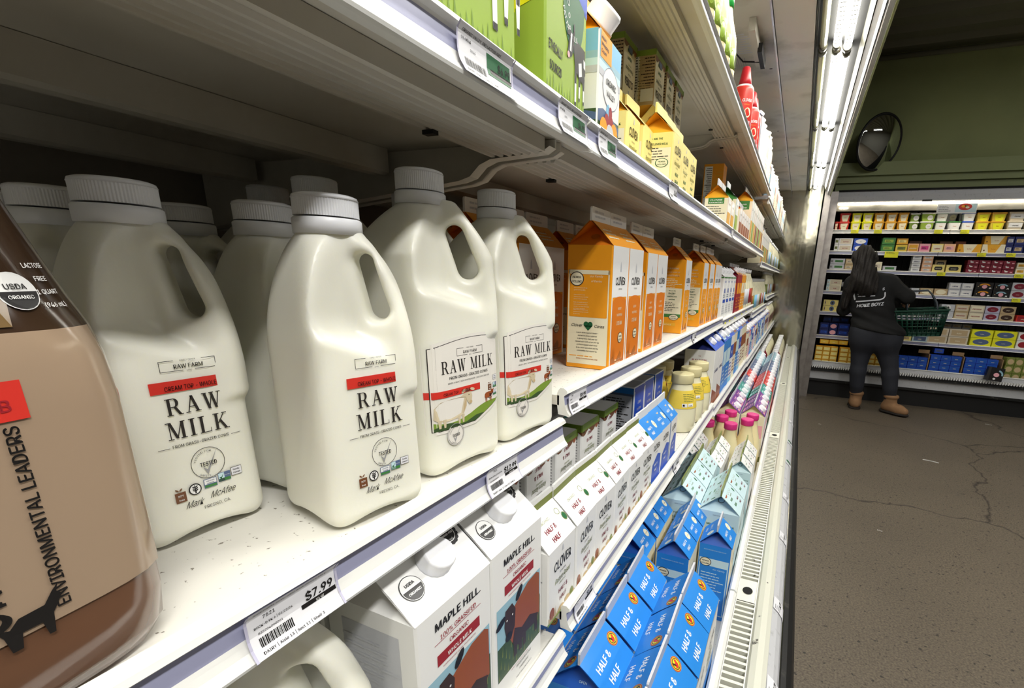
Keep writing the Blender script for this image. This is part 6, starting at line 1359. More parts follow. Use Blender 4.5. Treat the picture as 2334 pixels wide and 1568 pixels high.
# top shelf
facing(0, 1912, 1938, 2, .084, 'red', 'cream', 'Butter', 'pol', T, 'red spread tub', tb); facing(0, 1902, 1911, 1, .084, 'red', 'cream', 'Butter', 'pol', T, 'red spread tub half hidden by the steel post', tb)
facing(0, 1940, 1964, 2, .084, 'lemon', 'cream', 'Butter', 'pol', T, 'acid yellow spread tub', tb, where='next to the red tubs'); facing(0, 1965, 1990, 2, .084, 'lemon', 'cream', 'Butter', 'pol', T, 'acid yellow spread tub', tb, where='next to the orange tubs')
for i, (a, c_) in enumerate(((1991, 2017), (2018, 2045), (2046, 2071))): facing(0, a, c_, 2, .084, 'gold', 'cream', 'Butter', 'pol', T, 'orange yellow spread tub, %s of three,' % ORD[i], tb)
facing(0, 2073, 2096, 2, .080, 'grass', 'white', 'OLIVE', 'disc', T, 'leaf green tub with white disc', tb, where='beside the orange tubs'); facing(0, 2098, 2132, 2, .082, 'lime', 'white', 'OLIVE', 'disc', T, 'big leaf green tub with white disc', tb)
facing(0, 2133, 2160, 2, .082, 'white', 'white', 'Country', 'ink_green', T, 'white tub with green lid', tb); facing(0, 2161, 2191, 1, .082, 'white', 'white', 'Country', 'ink_green', T, 'single white tub with green lid', tb)
facing(0, 2194, 2223, 2, .082, 'white', 'white', 'Country', 'ink_royal', T, 'white tub with blue lid', tb)
facing(0, 2225, 2257, 2, .080, 'brightyellow', 'lemon', 'Butter', 'ink_gold', T, 'bright yellow butter tub', tb, where='left of two'); facing(0, 2258, 2294, 2, .080, 'brightyellow', 'lemon', 'Butter', 'ink_gold', T, 'bright yellow butter tub', tb, where='right of two')
facing(0, 2297, 2338, 2, .082, 'beige', 'white', 'churned', 'band', T, 'beige spread tub with white band', tb, d=.11); facing(0, 2340, 2380, 2, .082, 'beige', 'white', 'churned', 'band', T, 'beige spread tub cut by the picture edge', tb, d=.11)
for i, (a, c_, m) in enumerate(((1975, 1998, 'tan'), (1999, 2024, 'tan'), (2025, 2052, 'tan'), (2066, 2088, 'grass'), (2092, 2122, 'grass'), (2124, 2150, 'lightgrey'), (2152, 2182, 'lightgrey'), (2184, 2212, 'lightgrey'))):
    facing(0, a, c_, 2, .094, m, 'cream', 'Butter', 'disc', T, '%s tub in the shaded back row, %s from the left,' % ({'tan': 'tan', 'grass': 'green', 'lightgrey': 'grey'}[m], ORD[i]), tb, yoff=.16)
# second shelf
facing(1, 1902, 1911, 2, .066, 'white', 'olive', '', 'plain', B_, 'white and olive box at the steel post', bx); facing(1, 1911, 1943, 2, .066, 'white', 'beige', 'BUTTER', 'word', B_, 'white box with a meadow band', bx); facing(1, 1945, 1977, 2, .066, 'royal', 'white', 'farm', 'oval', B_, 'royal blue box with white oval', bx)
facing(1, 2010, 2040, 2, .070, 'green', 'lime', '', 'plain', B_, 'green butter box', bx); facing(1, 2041, 2068, 1, .070, 'brightyellow', 'olive', '', 'plain', B_, 'yellow butter box', bx, where='beside the green boxes'); facing(1, 2041, 2067, 1, .06, 'gold', 'yellow', '', 'plain', B_, 'yellow box lying tilted on another', bx, zextra=.0735)
facing(1, 2069, 2094, 1, .084, 'peach', 'gold', 'cheddar', 'word', B_, 'orange butter box lettered in brown', bx); facing(1, 2095, 2120, 1, .084, 'palepink', 'pink', '', 'plain', B_, 'pink butter box', bx); facing(1, 2123, 2150, 1, .084, 'yellow', 'cream', 'salted', 'word', B_, 'pale yellow butter box', bx); facing(1, 2151, 2178, 1, .084, 'peach', 'palepink', '', 'plain', B_, 'salmon butter box', bx)
facing(1, 2183, 2237, 1, .082, 'gold', 'cream', 'Butter', 'half', B_, 'long golden butter box', bx, where='lying left'); facing(1, 2238, 2291, 1, .082, 'cream', 'gold', 'Butter', 'half', B_, 'long cream and gold butter box', bx); facing(1, 2240, 2296, 1, .080, 'gold', 'cream', 'Butter', 'half', B_, 'long golden butter box stacked on the cream one', bx, zextra=.083, yoff=.02)
facing(1, 2293, 2310, 2, .078, 'navy', 'lightgrey', '', 'plain', B_, 'navy box with pale stripes', bx); facing(1, 2311, 2335, 2, .078, 'navy', 'tan', '', 'plain', B_, 'navy box with tan patch', bx); facing(1, 2337, 2375, 2, .078, 'navy', 'tan', '', 'plain', B_, 'navy box cut by the picture edge', bx)
for i, (a, c_, m) in enumerate(((2070, 2100, 'brown'), (2140, 2170, 'brown'), (2175, 2200, 'rust'))): facing(1, a, c_, 1, .12, m, 'tan', '', 'plain', B_, 'brown packet in the dark behind, %s from the left,' % ORD[i], bx, yoff=.17)
# third shelf
facing(2, 1892, 1899, 2, .058, 'lightgrey', 'grey', '', 'plain', B_, 'narrow grey box at the steel post', bx); facing(2, 1898, 1925, 2, .058, 'lightgrey', 'green', '', 'plain', B_, 'silver grey box with green mark', bx); facing(2, 1926, 1945, 2, .058, 'tan', 'beige', '', 'plain', B_, 'tan box left of the shopper', bx)
facing(2, 1985, 2010, 1, .090, 'cream', 'beige', '', 'plain', B_, 'cream carton right of the shopper', bx); facing(2, 2012, 2043, 1, .052, 'lightgrey', 'green', '', 'plain', B_, 'single silver box right of the shopper', bx)
facing(2, 2078, 2099, 4, .040, 'white', 'lightgrey', 'dip', 'plain', B_, 'white dip tub in a stack', 'dip tub', gap=.004); facing(2, 2102, 2126, 4, .040, 'peach', 'white', 'dip', 'plain', B_, 'peach dip tub in a stack', 'dip tub', gap=.004)
facing(2, 2124, 2153, 1, .076, 'yellow', 'ink', 'MIYOKOS', 'hex', B_, 'pale yellow box with black hexagon', bx, where='left of two'); facing(2, 2156, 2191, 1, .076, 'yellow', 'ink', 'MIYOKOS', 'hex', B_, 'pale yellow box with black hexagon', bx, where='right of two'); facing(2, 2128, 2154, 1, .076, 'tan', 'ink', 'MIYOKOS', 'hex', B_, 'tan box with black hexagon behind the yellow ones', bx, yoff=.12, zextra=.05)
facing(2, 2203, 2313, 3, .042, 'maroon', 'white', '', 'bird', B_, 'maroon box with white bird', bx, cols=4); facing(2, 2316, 2338, 2, .055, 'cream', 'gold', '', 'plain', B_, 'cream and orange box by the maroon ones', bx); facing(2, 2340, 2375, 2, .055, 'cream', 'lavender', '', 'plain', B_, 'cream box cut by the picture edge', bx)
# fourth shelf
facing(3, 1884, 1891, 2, .062, 'paleblue', 'white', '', 'plain', B_, 'pale box at the steel post', bx); facing(3, 1890, 1918, 2, .062, 'cream', 'beige', 'PURE', 'word', B_, 'cream box lettered in brown', bx); facing(3, 1906, 1925, 1, .05, 'lightgrey', 'white', '', 'plain', B_, 'grey packet on the back row left', bx, yoff=.15, zextra=.05)
facing(3, 2076, 2095, 1, .065, 'lightgrey', 'grey', '', 'plain', B_, 'grey box seen through the basket handle', bx); facing(3, 2097, 2127, 1, .068, 'tan', 'cream', '', 'oval', B_, 'tan box with cream oval', bx, where='left of two'); facing(3, 2129, 2160, 1, .068, 'tan', 'cream', '', 'oval', B_, 'tan box with cream oval', bx, where='right of two')
facing(3, 2162, 2218, 2, .066, 'lightgrey', 'white', 'LURPAK', 'word', B_, 'silver white butter box lettered in blue', bx, cols=2)
facing(3, 2222, 2263, 2, .072, 'black', 'orange', '', 'arc', B_, 'black box with orange arc and pink dot', bx); facing(3, 2264, 2303, 2, .072, 'black', 'duskblue', '', 'arc', B_, 'black box with blue arc and pink dot', bx); facing(3, 2305, 2340, 2, .076, 'lightgrey', 'maroon', 'butter', 'oval', B_, 'grey box with maroon badge', bx); facing(3, 2342, 2380, 2, .076, 'lightgrey', 'maroon', 'butter', 'oval', B_, 'grey box cut by the picture edge', bx)
# fifth shelf
facing(4, 1876, 1884, 2, .064, 'yellow', 'tan', '', 'roll', B_, 'yellow roll at the steel post', bx); facing(4, 1883, 1910, 2, .064, 'yellow', 'slate', '', 'roll', B_, 'rounded yellow butter roll', bx); facing(4, 1911, 1935, 2, .064, 'black', 'white', '', 'oval', B_, 'black box with white oval', bx)
facing(4, 2143, 2175, 2, .070, 'lightgrey', 'white', '', 'roll', B_, 'rounded white butter roll', bx); facing(4, 2176, 2208, 2, .072, 'tan', 'beige', 'PRESIDENT', 'word', B_, 'tan butter box lettered in red', bx); facing(4, 2209, 2243, 2, .072, 'beige', 'cream', 'PRESIDENT', 'word', B_, 'beige butter box lettered in red', bx)
facing(4, 2244, 2278, 2, .072, 'lavender', 'maroon', 'plugra', 'oval', B_, 'lavender box with maroon badge', bx); facing(4, 2279, 2314, 2, .072, 'tan', 'darkbrown', 'plugra', 'oval', B_, 'tan box with dark brown badge', bx); facing(4, 2316, 2350, 1, .066, 'red', 'brick', 'plugra', 'word', B_, 'red butter box', bx); facing(4, 2195, 2228, 1, .13, 'lightgrey', 'darkbrown', '', 'oval', B_, 'dark badge box on the back row', bx, yoff=.2); facing(4, 2148, 2174, 1, .13, 'brown', 'darkbrown', '', 'plain', B_, 'brown box on the back row', bx, yoff=.2)
# lowest shelf
facing(5, 1868, 1889, 2, .068, 'navy', 'royal', '', 'plain', B_, 'navy blue butter box at the steel post', bx); facing(5, 1889, 1908, 2, .068, 'navy', 'palepink', '', 'oval', B_, 'navy box with pink and white badge', bx); facing(5, 1909, 1935, 2, .068, 'navy', 'royal', '', 'plain', B_, 'navy blue butter box left of the shopper', bx); facing(5, 1872, 1930, 1, .062, 'navy', 'midblue', '', 'plain', B_, 'navy box on the dark top row', bx, cols=3, yoff=.12, zextra=.138)
facing(5, 2046, 2077, 1, .055, 'yellow', 'tan', '', 'plain', B_, 'flat yellow box behind the basket', bx); facing(5, 2079, 2114, 1, .062, 'paleblue', 'slate', 'butter', 'word', B_, 'pale blue butter box', bx); facing(5, 2115, 2161, 2, .078, 'beige', 'tan', 'Butter', 'word', B_, 'long beige butter box', bx, where='left of two'); facing(5, 2162, 2208, 2, .078, 'beige', 'tan', 'Butter', 'word', B_, 'long beige butter box', bx, where='right of two')
facing(5, 2213, 2262, 2, .082, 'lemon', 'slate', 'butter', 'oval', B_, 'acid yellow box with blue badge', bx, where='left of two'); facing(5, 2264, 2316, 2, .082, 'lemon', 'slate', 'butter', 'oval', B_, 'acid yellow box with blue badge', bx, where='right of two'); facing(5, 2319, 2350, 2, .082, 'white', 'brick', '', 'oval', B_, 'white box with red badge', bx)
facing(5, 2140, 2208, 1, .05, 'grey', 'tan', '', 'plain', B_, 'grey box on the back row', bx, cols=3, yoff=.14, zextra=.15)
# bottom deck: stacks of sticks in open cases
facing(6, 1857, 1908, 4, .048, 'gold', 'yellow', 'butter', 'word', B_, 'yellow butter stick box in the left stack', bx, cols=3); facing(6, 1912, 1972, 4, .048, 'gold', 'yellow', 'butter', 'word', B_, 'yellow butter stick box in the second stack', bx, cols=3); facing(6, 1975, 2034, 4, .048, 'gold', 'yellow', 'butter', 'word', B_, 'yellow butter stick box behind the shopper', bx, cols=3)
facing(6, 1862, 1925, 1, .048, 'gold', 'brightyellow', 'butter', 'word', B_, 'yellow box topping the second row', bx, cols=3, yoff=.12, zextra=.21)
facing(6, 2046, 2112, 3, .052, 'royal', 'midblue', 'butter', 'word', B_, 'blue butter box in the left blue stack', bx, cols=3); facing(6, 2118, 2189, 4, .048, 'royal', 'midblue', 'butter', 'word', B_, 'blue butter box in the middle blue stack', bx, cols=3); facing(6, 2197, 2272, 4, .048, 'royal', 'midblue', 'butter', 'word', B_, 'blue butter box in the right blue stack', bx, cols=3)
facing(6, 2120, 2142, 1, .05, 'royal', 'slate', '', 'plain', B_, 'single blue box on the back row', bx, yoff=.13, zextra=.20)
facing(6, 2289, 2350, 3, .075, 'olive', 'tan', '', 'oval', B_, 'olive and yellow box at the right edge', bx, cols=3)
for i, px_ in enumerate((2042, 2114.5, 2193, 2281)):    # cardboard dividers
    x = xat(px_, 5.93, .46); b = MB(); b.box(-.004, 0, 0, .004, .34, .20, 'kraft'); b.box(-.095, .05, .2005, .004, .056, .235, 'kraft')
    o = b.build('cardboard_divider', None, (x, 5.925, .3625)); tag(o, 'brown cardboard divider in the far bottom deck, %s from the left' % ORD[i], 'divider', 'cardboard dividers')
# black package leaning out over the far grille
b = MB(); b.box(-.07, -.02, 0, .07, .02, .13, 'black'); F = frame((0, -.0202, 0), (1, 0, 0), (0, 0, 1)); b.disc(F, .01, .06, .024, .020, 'palepink', .0006, 16); b.poly(F, [(.05*math.cos(a)+.015, .065+.045*math.sin(a)) for a in [-.2+1.6*k/8 for k in range(9)]]+[(.036*math.cos(a)+.015, .065+.030*math.sin(a)) for a in [1.4-1.6*k/8 for k in range(9)]], 'duskblue', .0006); b.rect(F, -.069, 0, -.045, .13, 'charcoal', .0004); b.disc(F, .0, .02, .012, .010, 'white', .0006, 8)
x = xat(2262, 5.83, .40); o = b.build('butter_box', None, (x, 5.815, .365), (-.12, .12, .1)); tag(o, 'black box with pink dot leaning on the far white grille', 'butter box')
# yellow sale flags
for i, (lv, px_) in enumerate(((0, 1948), (0, 2001), (0, 2139), (0, 2199), (1, 2032), (1, 2237), (1, 2304), (2, 2145), (2, 2322), (3, 2316))):
    x = xat(px_, FY-.006, FL[lv]-.02); b = MB(); s_ = .036 if (lv, px_) != (1, 2032) else .062; b.box(-s_, -.001, -.03 if s_ < .05 else -.055, s_, .001, .006, 'lemon'); F = frame((0, -.0011, 0), (1, 0, 0), (0, 0, 1)); b.lines(F, -s_*.8, s_*.8, -.022, .002, 2, 'olive', .35)
    o = b.build('sale_flag', None, (x, FY-.006, FL[lv]-.004)); tag(o, '%s yellow sale flag on the %s shelf edge, number %s from the left there' % ('large' if s_ > .05 else 'small', FN[lv], ORD[[q for q in range(10) if [0, 1, 2, 3, 0, 1, 2, 0, 1, 0][q] == q and False] and 0 or [0, 1, 2, 3, 0, 1, 2, 0, 1, 0][i]]), 'sale flag', 'yellow sale flags')
# white promotion sign with a bowl of food
xa, xb = xat(2133, 5.99, 1.98), xat(2223, 5.99, 1.98); b = MB(); b.box(0, -.002, 0, xb-xa, .002, .085, 'white'); F = frame((0, -.0022, 0), (1, 0, 0), (0, 0, 1)); w = xb-xa
b.rect(F, w*.46, .010, w*.98, .085, 'paleblue', .0004); b.disc(F, w*.70, .058, w*.17, .030, 'red', .0006, 18); b.disc(F, w*.66, .062, w*.06, .012, 'orange', .0008, 10); b.disc(F, w*.76, .052, w*.05, .010, 'cream', .0008, 10); b.disc(F, w*.72, .066, w*.04, .008, 'olive', .0008, 8); b.lines(F, w*.04, w*.36, .015, .075, 4, 'grey', .35)
o = b.build('promotion_sign', None, (xa, 5.93, 1.925)); tag(o, 'white promotion sign with red dish picture under the far canopy', 'sign')

# ================================================================== convex mirror above the far case
mr = thing('convex_mirror', 'round convex security mirror with black rim on the green wall', 'mirror', (.522, 5.90, 2.577))
R_ = .245; prof = [(R_*math.sin(a)/math.sin(.45), R_*(math.cos(a)-math.cos(.45))/math.sin(.45)) for a in [.45*k/14 for k in range(15)]][::-1]
b = MB(); b.lathe(prof[:-1]+[(.002, prof[-1][1])], 56, 'mirror_glass'); g = b.build('dome', mr)
b = MB(); vs = []; n = 56
for k in range(n+1): a = 2*PI*k/n; vs.append((R_*math.cos(a), R_*math.sin(a), 0))
b.tube(vs, .010, 'black_rubber', 8, cap=False); r_ = b.build('rim', mr)
b = MB(); b.lathe([(R_*.98, -.02), (R_*.98, 0)], 40, 'black_plastic'); b.tube([(0, 0, -.02), (0, -.02, -.16), (.10, -.12, -.22)], .012, 'black_plastic'); q_ = b.build('back_shell', mr)
nrm = Vector((.60, -.77, -.22)).normalized(); mr.rotation_mode = 'QUATERNION'; mr.rotation_quaternion = nrm.to_track_quat('Z', 'Y')

# ================================================================== scraps on the floor
for i, (px_, py_, s_, d_) in enumerate(((2121, 1052, .05, 'long pale paper sliver lying on the concrete floor'), (2253, 968, .025, 'small white scrap on the floor right of the boots'), (1868, 967, .012, 'tiny white crumb on the floor near the rail'), (2005, 1210, .012, 'tiny pale chip on the near concrete floor'))):
    d = fw+rt*((px_-PX)/FPX)-up*((py_-PY)/FPX); p = d*(-CAMZ/d.z)
    b = MB(); n = 6; vs = []
    for k in range(n+1): q = k/n; vs += [(s_*(q-.5)*2, .006*math.sin(PI*q)*(s_/.05), .001+.004*math.sin(PI*q)), (s_*(q-.5)*2, .012*s_/.05+.010*math.sin(PI*q)*(s_/.05), .002)]
    b.add(vs, [(2*k, 2*k+1, 2*k+3, 2*k+2) for k in range(n)], 'white'); b.add([(v[0], v[1], .0003) for v in vs], [(2*k, 2*k+2, 2*k+3, 2*k+1) for k in range(n)], 'white')
    o = b.build('paper_scrap', None, (p.x, p.y, 0), (0, 0, -.3)); tag(o, d_, 'scrap')

# ================================================================== shopper with a basket, seen from behind
OX, OY = .80, 5.47
def J(x, y, z): return np.array((x-OX, y-OY, z))
aL, aR = J(.685, 5.50, .10), J(.985, 5.44, .11)
kL, kR = J(.655, 5.47, .43), J(.935, 5.46, .43)
hL, hR = J(.655, 5.50, .74), J(.83, 5.49, .74)
pel, waist, chest, neck = J(.742, 5.50, .76), J(.705, 5.50, .95), J(.655, 5.52, 1.12), J(.565, 5.55, 1.345)
head = J(.530, 5.555, 1.475)
sL, sR = J(.485, 5.55, 1.235), J(.785, 5.52, 1.250)
eL, eR = J(.44, 5.60, .98), J(.955, 5.50, 1.135)
wL, wR = J(.52, 5.82, 1.02), J(.995, 5.71, 1.10)
def legs(P, g=0.0):
    d = None
    for a, k, h in ((aL, kL, hL), (aR, kR, hR)):
        c = smin(capsule(P, a, k+np.array((0, -.005, -.06)), .047+g, .066+g), capsule(P, k, h, .068+g, .115+g), .05)
        c = smin(c, capsule(P, a+(k-a)*.45+np.array((0, -.022, 0)), a+(k-a)*.8+np.array((0, -.016, 0)), .046+g, .048+g), .04)
        d = c if d is None else smin(d, c, .015)
    hip = smin(ellipsoid(P, pel+np.array((-.07, -.045, -.035)), (.148+g, .13+g, .14+g)), ellipsoid(P, pel+np.array((.095, -.045, -.035)), (.148+g, .13+g, .14+g)), .03)
    return smin(d, hip, .05)
def torso(P, g=0.0):
    q = P-chest; d = ellipsoid(P, chest+np.array((-.005, -.01, .01)), (.165+g, .115+g, .20+g))
    d = smin(d, ellipsoid(P, waist, (.160+g, .12+g, .17+g)), .08)
    d = smin(d, ellipsoid(P, pel+np.array((0, -.03, .05)), (.205+g, .145+g, .10+g)), .06)
    d = smin(d, capsule(P, sL, sR, .068+g), .06)
    return d
def arms(P, g=0.0):
    d = smin(capsule(P, sL, eL, .062+g, .050+g), capsule(P, eL, wL, .049+g, .034+g), .02)
    return np.minimum(d, smin(capsule(P, sR, eR, .066+g, .054+g), capsule(P, eR, wR, .052+g, .036+g), .02))
def hand(P, w, direction, side):
    t = np.array(direction, float); t /= np.linalg.norm(t); s = np.cross(t, (0, 0, 1.0)); s /= np.linalg.norm(s); n = np.cross(s, t)
    d = capsule(P, w, w+t*.05, .027, .030)
    d = np.minimum(d, capsule(P, w+t*.05-s*.018, w+t*.05+s*.018, .019))
    for k, L in zip((-1.5, -.5, .5, 1.5), (.058, .072, .075, .066)):
        r0 = w+t*.065+s*k*.016; m = r0+t*L*.5-n*.004; e = m+t*L*.30-n*L*.38
        d = smin(d, np.minimum(capsule(P, r0, m, .0092, .0085), capsule(P, m, e, .0085, .007)), .004)
    th = w+t*.02+s*side*.028; d = smin(d, np.minimum(capsule(P, th, th+t*.03+s*side*.016, .012, .010), capsule(P, th+t*.03+s*side*.016, th+t*.056+s*side*.010-n*.012, .010, .008)), .006)
    return d
def body_fn(P):
    d = smin(torso(P, -.012), legs(P, -.008), .05)
    d = smin(d, arms(P, -.012), .03)
    d = smin(d, capsule(P, neck+np.array((.02, -.01, -.08)), neck+np.array((-.01, 0, .05)), .052, .046), .03)
    h = ellipsoid(P, head, (.074, .092, .105)); h = smin(h, ellipsoid(P, head+np.array((-.01, .045, -.06)), (.050, .055, .055)), .03)
    h = smin(h, capsule(P, head+np.array((-.02, .092, -.0)), head+np.array((-.022, .106, -.025)), .010, .013), .012)      # nose
    for k in (-1, 1):
        h = smax(h, -ellipsoid(P, head+np.array((-.015+k*.030, .098, .012)), (.016, .014, .011)), .008)
        h = smin(h, ellipsoid(P, head+np.array((-.015+k*.030, .080, .012)), (.012, .012, .012)), .002)
        h = smin(h, ellipsoid(P, head+np.array((k*.076, -.005, -.005)), (.010, .022, .032)), .008)
    h = smax(h, -ellipsoid(P, head+np.array((-.02, .108, -.058)), (.022, .012, .004)), .006)
    d = smin(d, h, .02)
    d = smin(d, hand(P, wL, (.25, .9, .1), 1), .012); d = smin(d, hand(P, wR, (.15, .85, -.35), -1), .012)
    for a, tdir in ((aL, (0.02, 1, 0)), (aR, (.80, -.60, 0))):
        tt = np.array(tdir)/np.linalg.norm(tdir); d = smin(d, capsule(P, a+np.array((0, 0, -.05))-tt*.03, a+tt*.13+np.array((0, 0, -.075)), .030, .020), .03)
    return d
person = thing('person', 'shopper with long dark hair, black sweatshirt and leggings, seen from behind with a basket', 'person', (OX, OY, 0))
b = MB(); sdf_mesh(b, body_fn, (-.48, -.30, 0.0), (.42, .52, 1.62), .008, 'skin'); b.build('body', person)
def leg_fn(P): return smax(smax(smin(legs(P, .004), torso(P, .004), .05), .135-P[..., 2], .004), P[..., 2]-.93, .01)
b = MB(); sdf_mesh(b, leg_fn, (-.42, -.30, .10), (.36, .22, .96), .008, 'leggings'); b.build('leggings', person)
def sw_fn(P):
    z = P[..., 2]; fold = .006*np.sin(z*70+P[..., 0]*25)*np.clip((1.15-z)*3, 0, 1)
    d = smin(torso(P, .016)+fold, smax(legs(P, .02)+fold, .60-z, .01)*1.0+0*z, .04)
    d = smin(d, arms(P, .010)+.004*np.sin(P[..., 1]*120), .04)
    hem = .80+(P[..., 0]+.06)*-.12
    d = smax(d, hem-z, .008)
    # hood lying on the back and the neck opening
    hd = ellipsoid(P, neck+np.array((.0, -.065, -.045)), (.105, .05, .06)); d = smin(d, hd, .03)
    d = smax(d, -capsule(P, neck+np.array((0, .0, .0)), neck+np.array((-.02, .02, .2)), .055), .01)
    for w_, t_ in ((wL, eL), (wR, eR)):
        ax = (w_-t_)/np.linalg.norm(w_-t_); d = np.maximum(d, np.where(np.linalg.norm(P-w_, axis=-1) < .12, (P-w_)@ax-.005, -1))
    return d
sw = MB(); sdf_mesh(sw, sw_fn, (-.48, -.30, .70), (.42, .50, 1.46), .008, 'sweater')
swo = sw.build('sweatshirt', person)
def wb(P): return smax(np.abs(legs(P, .010))-.012, np.abs(P[..., 2]-.80)-.035, .006)
def hair_fn(P):
    x, y, z = P[..., 0], P[..., 1], P[..., 2]
    wav = .007*np.sin(x*95+z*9)+.005*np.sin(x*190-z*17)+.006*np.sin(z*40+x*30)
    d = ellipsoid(P, head+np.array((.0, -.022, .018)), (.100, .108, .112))
    c = np.stack([head[0]+.03+(1.40-z)*.16, np.full_like(z, 0), z], -1)
    d = smin(d, capsule(P, head+np.array((.015, -.075, -.02)), J(.555, 5.40, 1.255), .094, .098), .05)
    d = smin(d, capsule(P, J(.555, 5.41, 1.25), J(.60, 5.385, 1.185), .085, .065), .05)
    d = smin(d, capsule(P, J(.50, 5.45, 1.36), J(.435, 5.50, 1.02), .058, .034), .04)
    d = smin(d, capsule(P, J(.585, 5.47, 1.34), J(.665, 5.405, 1.21), .055, .038), .04)
    d = smax(d, -ellipsoid(P, head+np.array((-.015, .10, -.03)), (.070, .075, .105)), .02)
    return d+wav
b = MB(); sdf_mesh(b, hair_fn, (-.50, -.24, .90), (.10, .24, 1.64), .006, 'hair'); b.build('hair', person)
def boot(a, tdir, tilt):
    t = np.array(tdir, float); t /= np.linalg.norm(t); s = np.array((t[1], -t[0], 0))
    def fn(P):
        d = capsule(P, a+np.array((0, 0, .065)), a+np.array((0, 0, -.02)), .058, .056)
        d = smax(d, P[..., 2]-(a[2]+.075), .01); d = smin(d, np.linalg.norm(np.stack([np.hypot((P-a)@t, (P-a)@s)-.052, P[..., 2]-a[2]-.058], -1), axis=-1)-.017, .01)
        f = smin(capsule(P, a-t*.030+np.array((0, 0, -.045)), a+t*.10+np.array((0, 0, -.052)), .050, .046), capsule(P, a+t*.09+np.array((0, 0, -.055)), a+t*.150+np.array((0, 0, -.060)), .046, .036), .03)
        d = smin(d, f, .03)
        d = d-.004*np.sin(P[..., 2]*110)*np.clip((P[..., 2]-a[2])*20, 0, 1)*.5
        return smax(d, (a[2]-.085)-P[..., 2], .006)
    def sole(P):
        d = smin(capsule(P*np.array((1, 1, 1)), a-t*.030+np.array((0, 0, -.09)), a+t*.10+np.array((0, 0, -.09)), .056, .052), capsule(P, a+t*.09+np.array((0, 0, -.09)), a+t*.152+np.array((0, 0, -.09)), .052, .042), .03)
        return smax(d, np.abs(P[..., 2]-a[2]+.090)-.010, .004)
    return fn, sole
for a, td in ((aL, (.02, 1, 0)), (aR, (.78, -.62, 0))):
    fn, so = boot(a, td, 0); lo = a-np.array((.24, .24, .11)); hi = a+np.array((.24, .24, .12)); lo[2] = max(lo[2], -.002)
    b = MB(); sdf_mesh(b, fn, lo, hi, .005, 'boot_suede'); o = b.build('boot', person)
    b = MB(); sdf_mesh(b, so, lo, hi, .005, 'boot_sole'); b.build('sole', o)
# lettering on the back of the sweatshirt, laid on its surface by ray casting
from mathutils.bvhtree import BVHTree
bv = BVHTree.FromPolygons([Vector(v) for v in sw.v], sw.f)
def back_fr(u, v, l=0.0):
    X, Zz = -.185+u, 1.105+v+u*.16
    h = bv.ray_cast(Vector((X, -1.0, Zz)), Vector((0, 1, 0)))
    y = h[0].y if h[0] else -.10
    return Vector((X, y-.003-l, Zz))
pr = MB()
def stroke(pts, w):
    for (x0, y0), (x1, y1) in zip(pts[:-1], pts[1:]):
        n = max(2, int(math.hypot(x1-x0, y1-y0)/.015)); dx, dy = x1-x0, y1-y0; L = math.hypot(dx, dy) or 1; nx, ny = -dy/L*w/2, dx/L*w/2
        vs = []
        for k in range(n+1): q = k/n; vs += [back_fr(x0+dx*q+nx, y0+dy*q+ny, .001), back_fr(x0+dx*q-nx, y0+dy*q-ny, .001)]
        pr.add(vs, [(2*k, 2*k+1, 2*k+3, 2*k+2) for k in range(n)], 'lightgrey')
stroke([(.0, .145), (-.10, .125), (-.128, .115), (-.135, .095), (-.105, .0)], .012); stroke([(-.095, -.018), (.10, -.02), (.128, -.012), (.140, .01), (.135, .045)], .012); stroke([(-.085, .030), (.055, .022)], .007)
pr.text('JT', back_fr, -.070, .045, .060, 'lightgrey', 'C', cond=.8, bold=.04, l=.002); pr.text('S', back_fr, .118, .066, .045, 'lightgrey', 'C', bold=.03, l=.002)
pr.text('HOKE BOYZ', back_fr, .030, -.075, .058, 'lightgrey', 'C', cond=.95, bold=.045, l=.002, maxw=.31)
pr.build('back_print', swo)

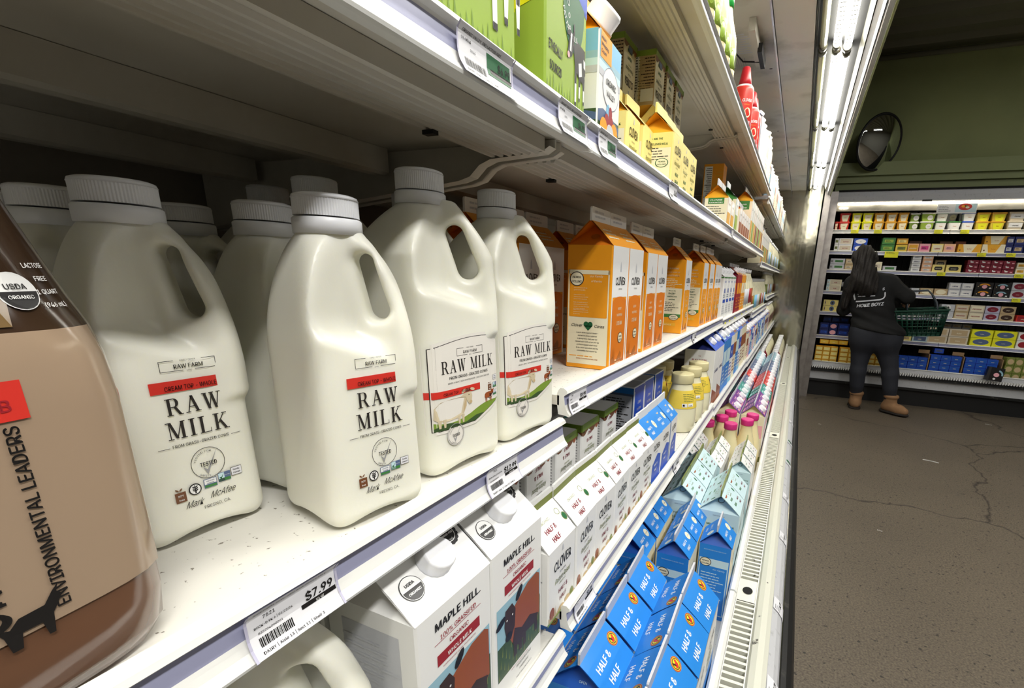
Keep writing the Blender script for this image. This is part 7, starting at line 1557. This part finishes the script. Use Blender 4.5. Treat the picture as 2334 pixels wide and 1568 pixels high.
# ---- green hand basket on the forearm
def basket():
    t = thing('shopping_basket', 'dark green plastic hand basket with dark handle on the forearm', 'basket', (1.125, 5.580, .785), 0)
    Wt, Dt, Wb, Db, Hh = .205, .135, .165, .105, .235
    b = MB(); m = 'basket_green'
    P = lambda q, sx, sy: (sx*(Wb+(Wt-Wb)*q), sy*(Db+(Dt-Db)*q), Hh*q)
    cs = [(-1, -1), (1, -1), (1, 1), (-1, 1)]
    for i in range(4):
        c0, c1 = cs[i], cs[(i+1) % 4]; n = 9 if i % 2 == 0 else 6
        for k in range(n+1):
            s = k/n; A = lambda q: tuple(P(q, *c0)[j]+(P(q, *c1)[j]-P(q, *c0)[j])*s for j in range(3)); b.tube([A(0), A(1)], .0055 if 0 < k < n else .008, m, 6)
        for q in (0, .12, .38, .64, .88, 1.0): b.tube([P(q, *c0), P(q, *c1)], .0055 if q < 1 else .010, m, 6)
        # solid upper band and foot
        for qa, qb in ((.88, 1.0), (0, .12)): b.add([P(qa, *c0), P(qa, *c1), P(qb, *c1), P(qb, *c0)], [(0, 1, 2, 3)], m)
    b.box(-Wb, -Db, 0, Wb, Db, .004, m); b.build('basket_body', t)
    r = MB(); r.prism([(-Dt-.014, Hh), (-Dt+.006, Hh), (-Dt+.006, Hh+.012), (-Dt-.014, Hh+.012)], 'x', -Wt-.014, Wt+.014, m); r.prism([(Dt-.006, Hh), (Dt+.014, Hh), (Dt+.014, Hh+.012), (Dt-.006, Hh+.012)], 'x', -Wt-.014, Wt+.014, m)
    for s in (-1, 1): r.box(s*Wt-.010, -Dt, Hh, s*Wt+.010, Dt, Hh+.012, m)
    r.build('rim', t)
    h = MB()
    for s in (-1, 1): h.tube([(-.115, s*Dt, Hh), (-.118, s*Dt*.7, Hh+.09), (-.12, s*.03, Hh+.178), (.045, s*.03, Hh+.180), (.080, s*.045, Hh+.14), (.115, s*Dt*.7, Hh+.07), (.125, s*Dt, Hh)], .0075, 'handle_grey', 8)
    h.build('handle', t); t.rotation_euler = (0.05, -.10, -.12); return t
basket()
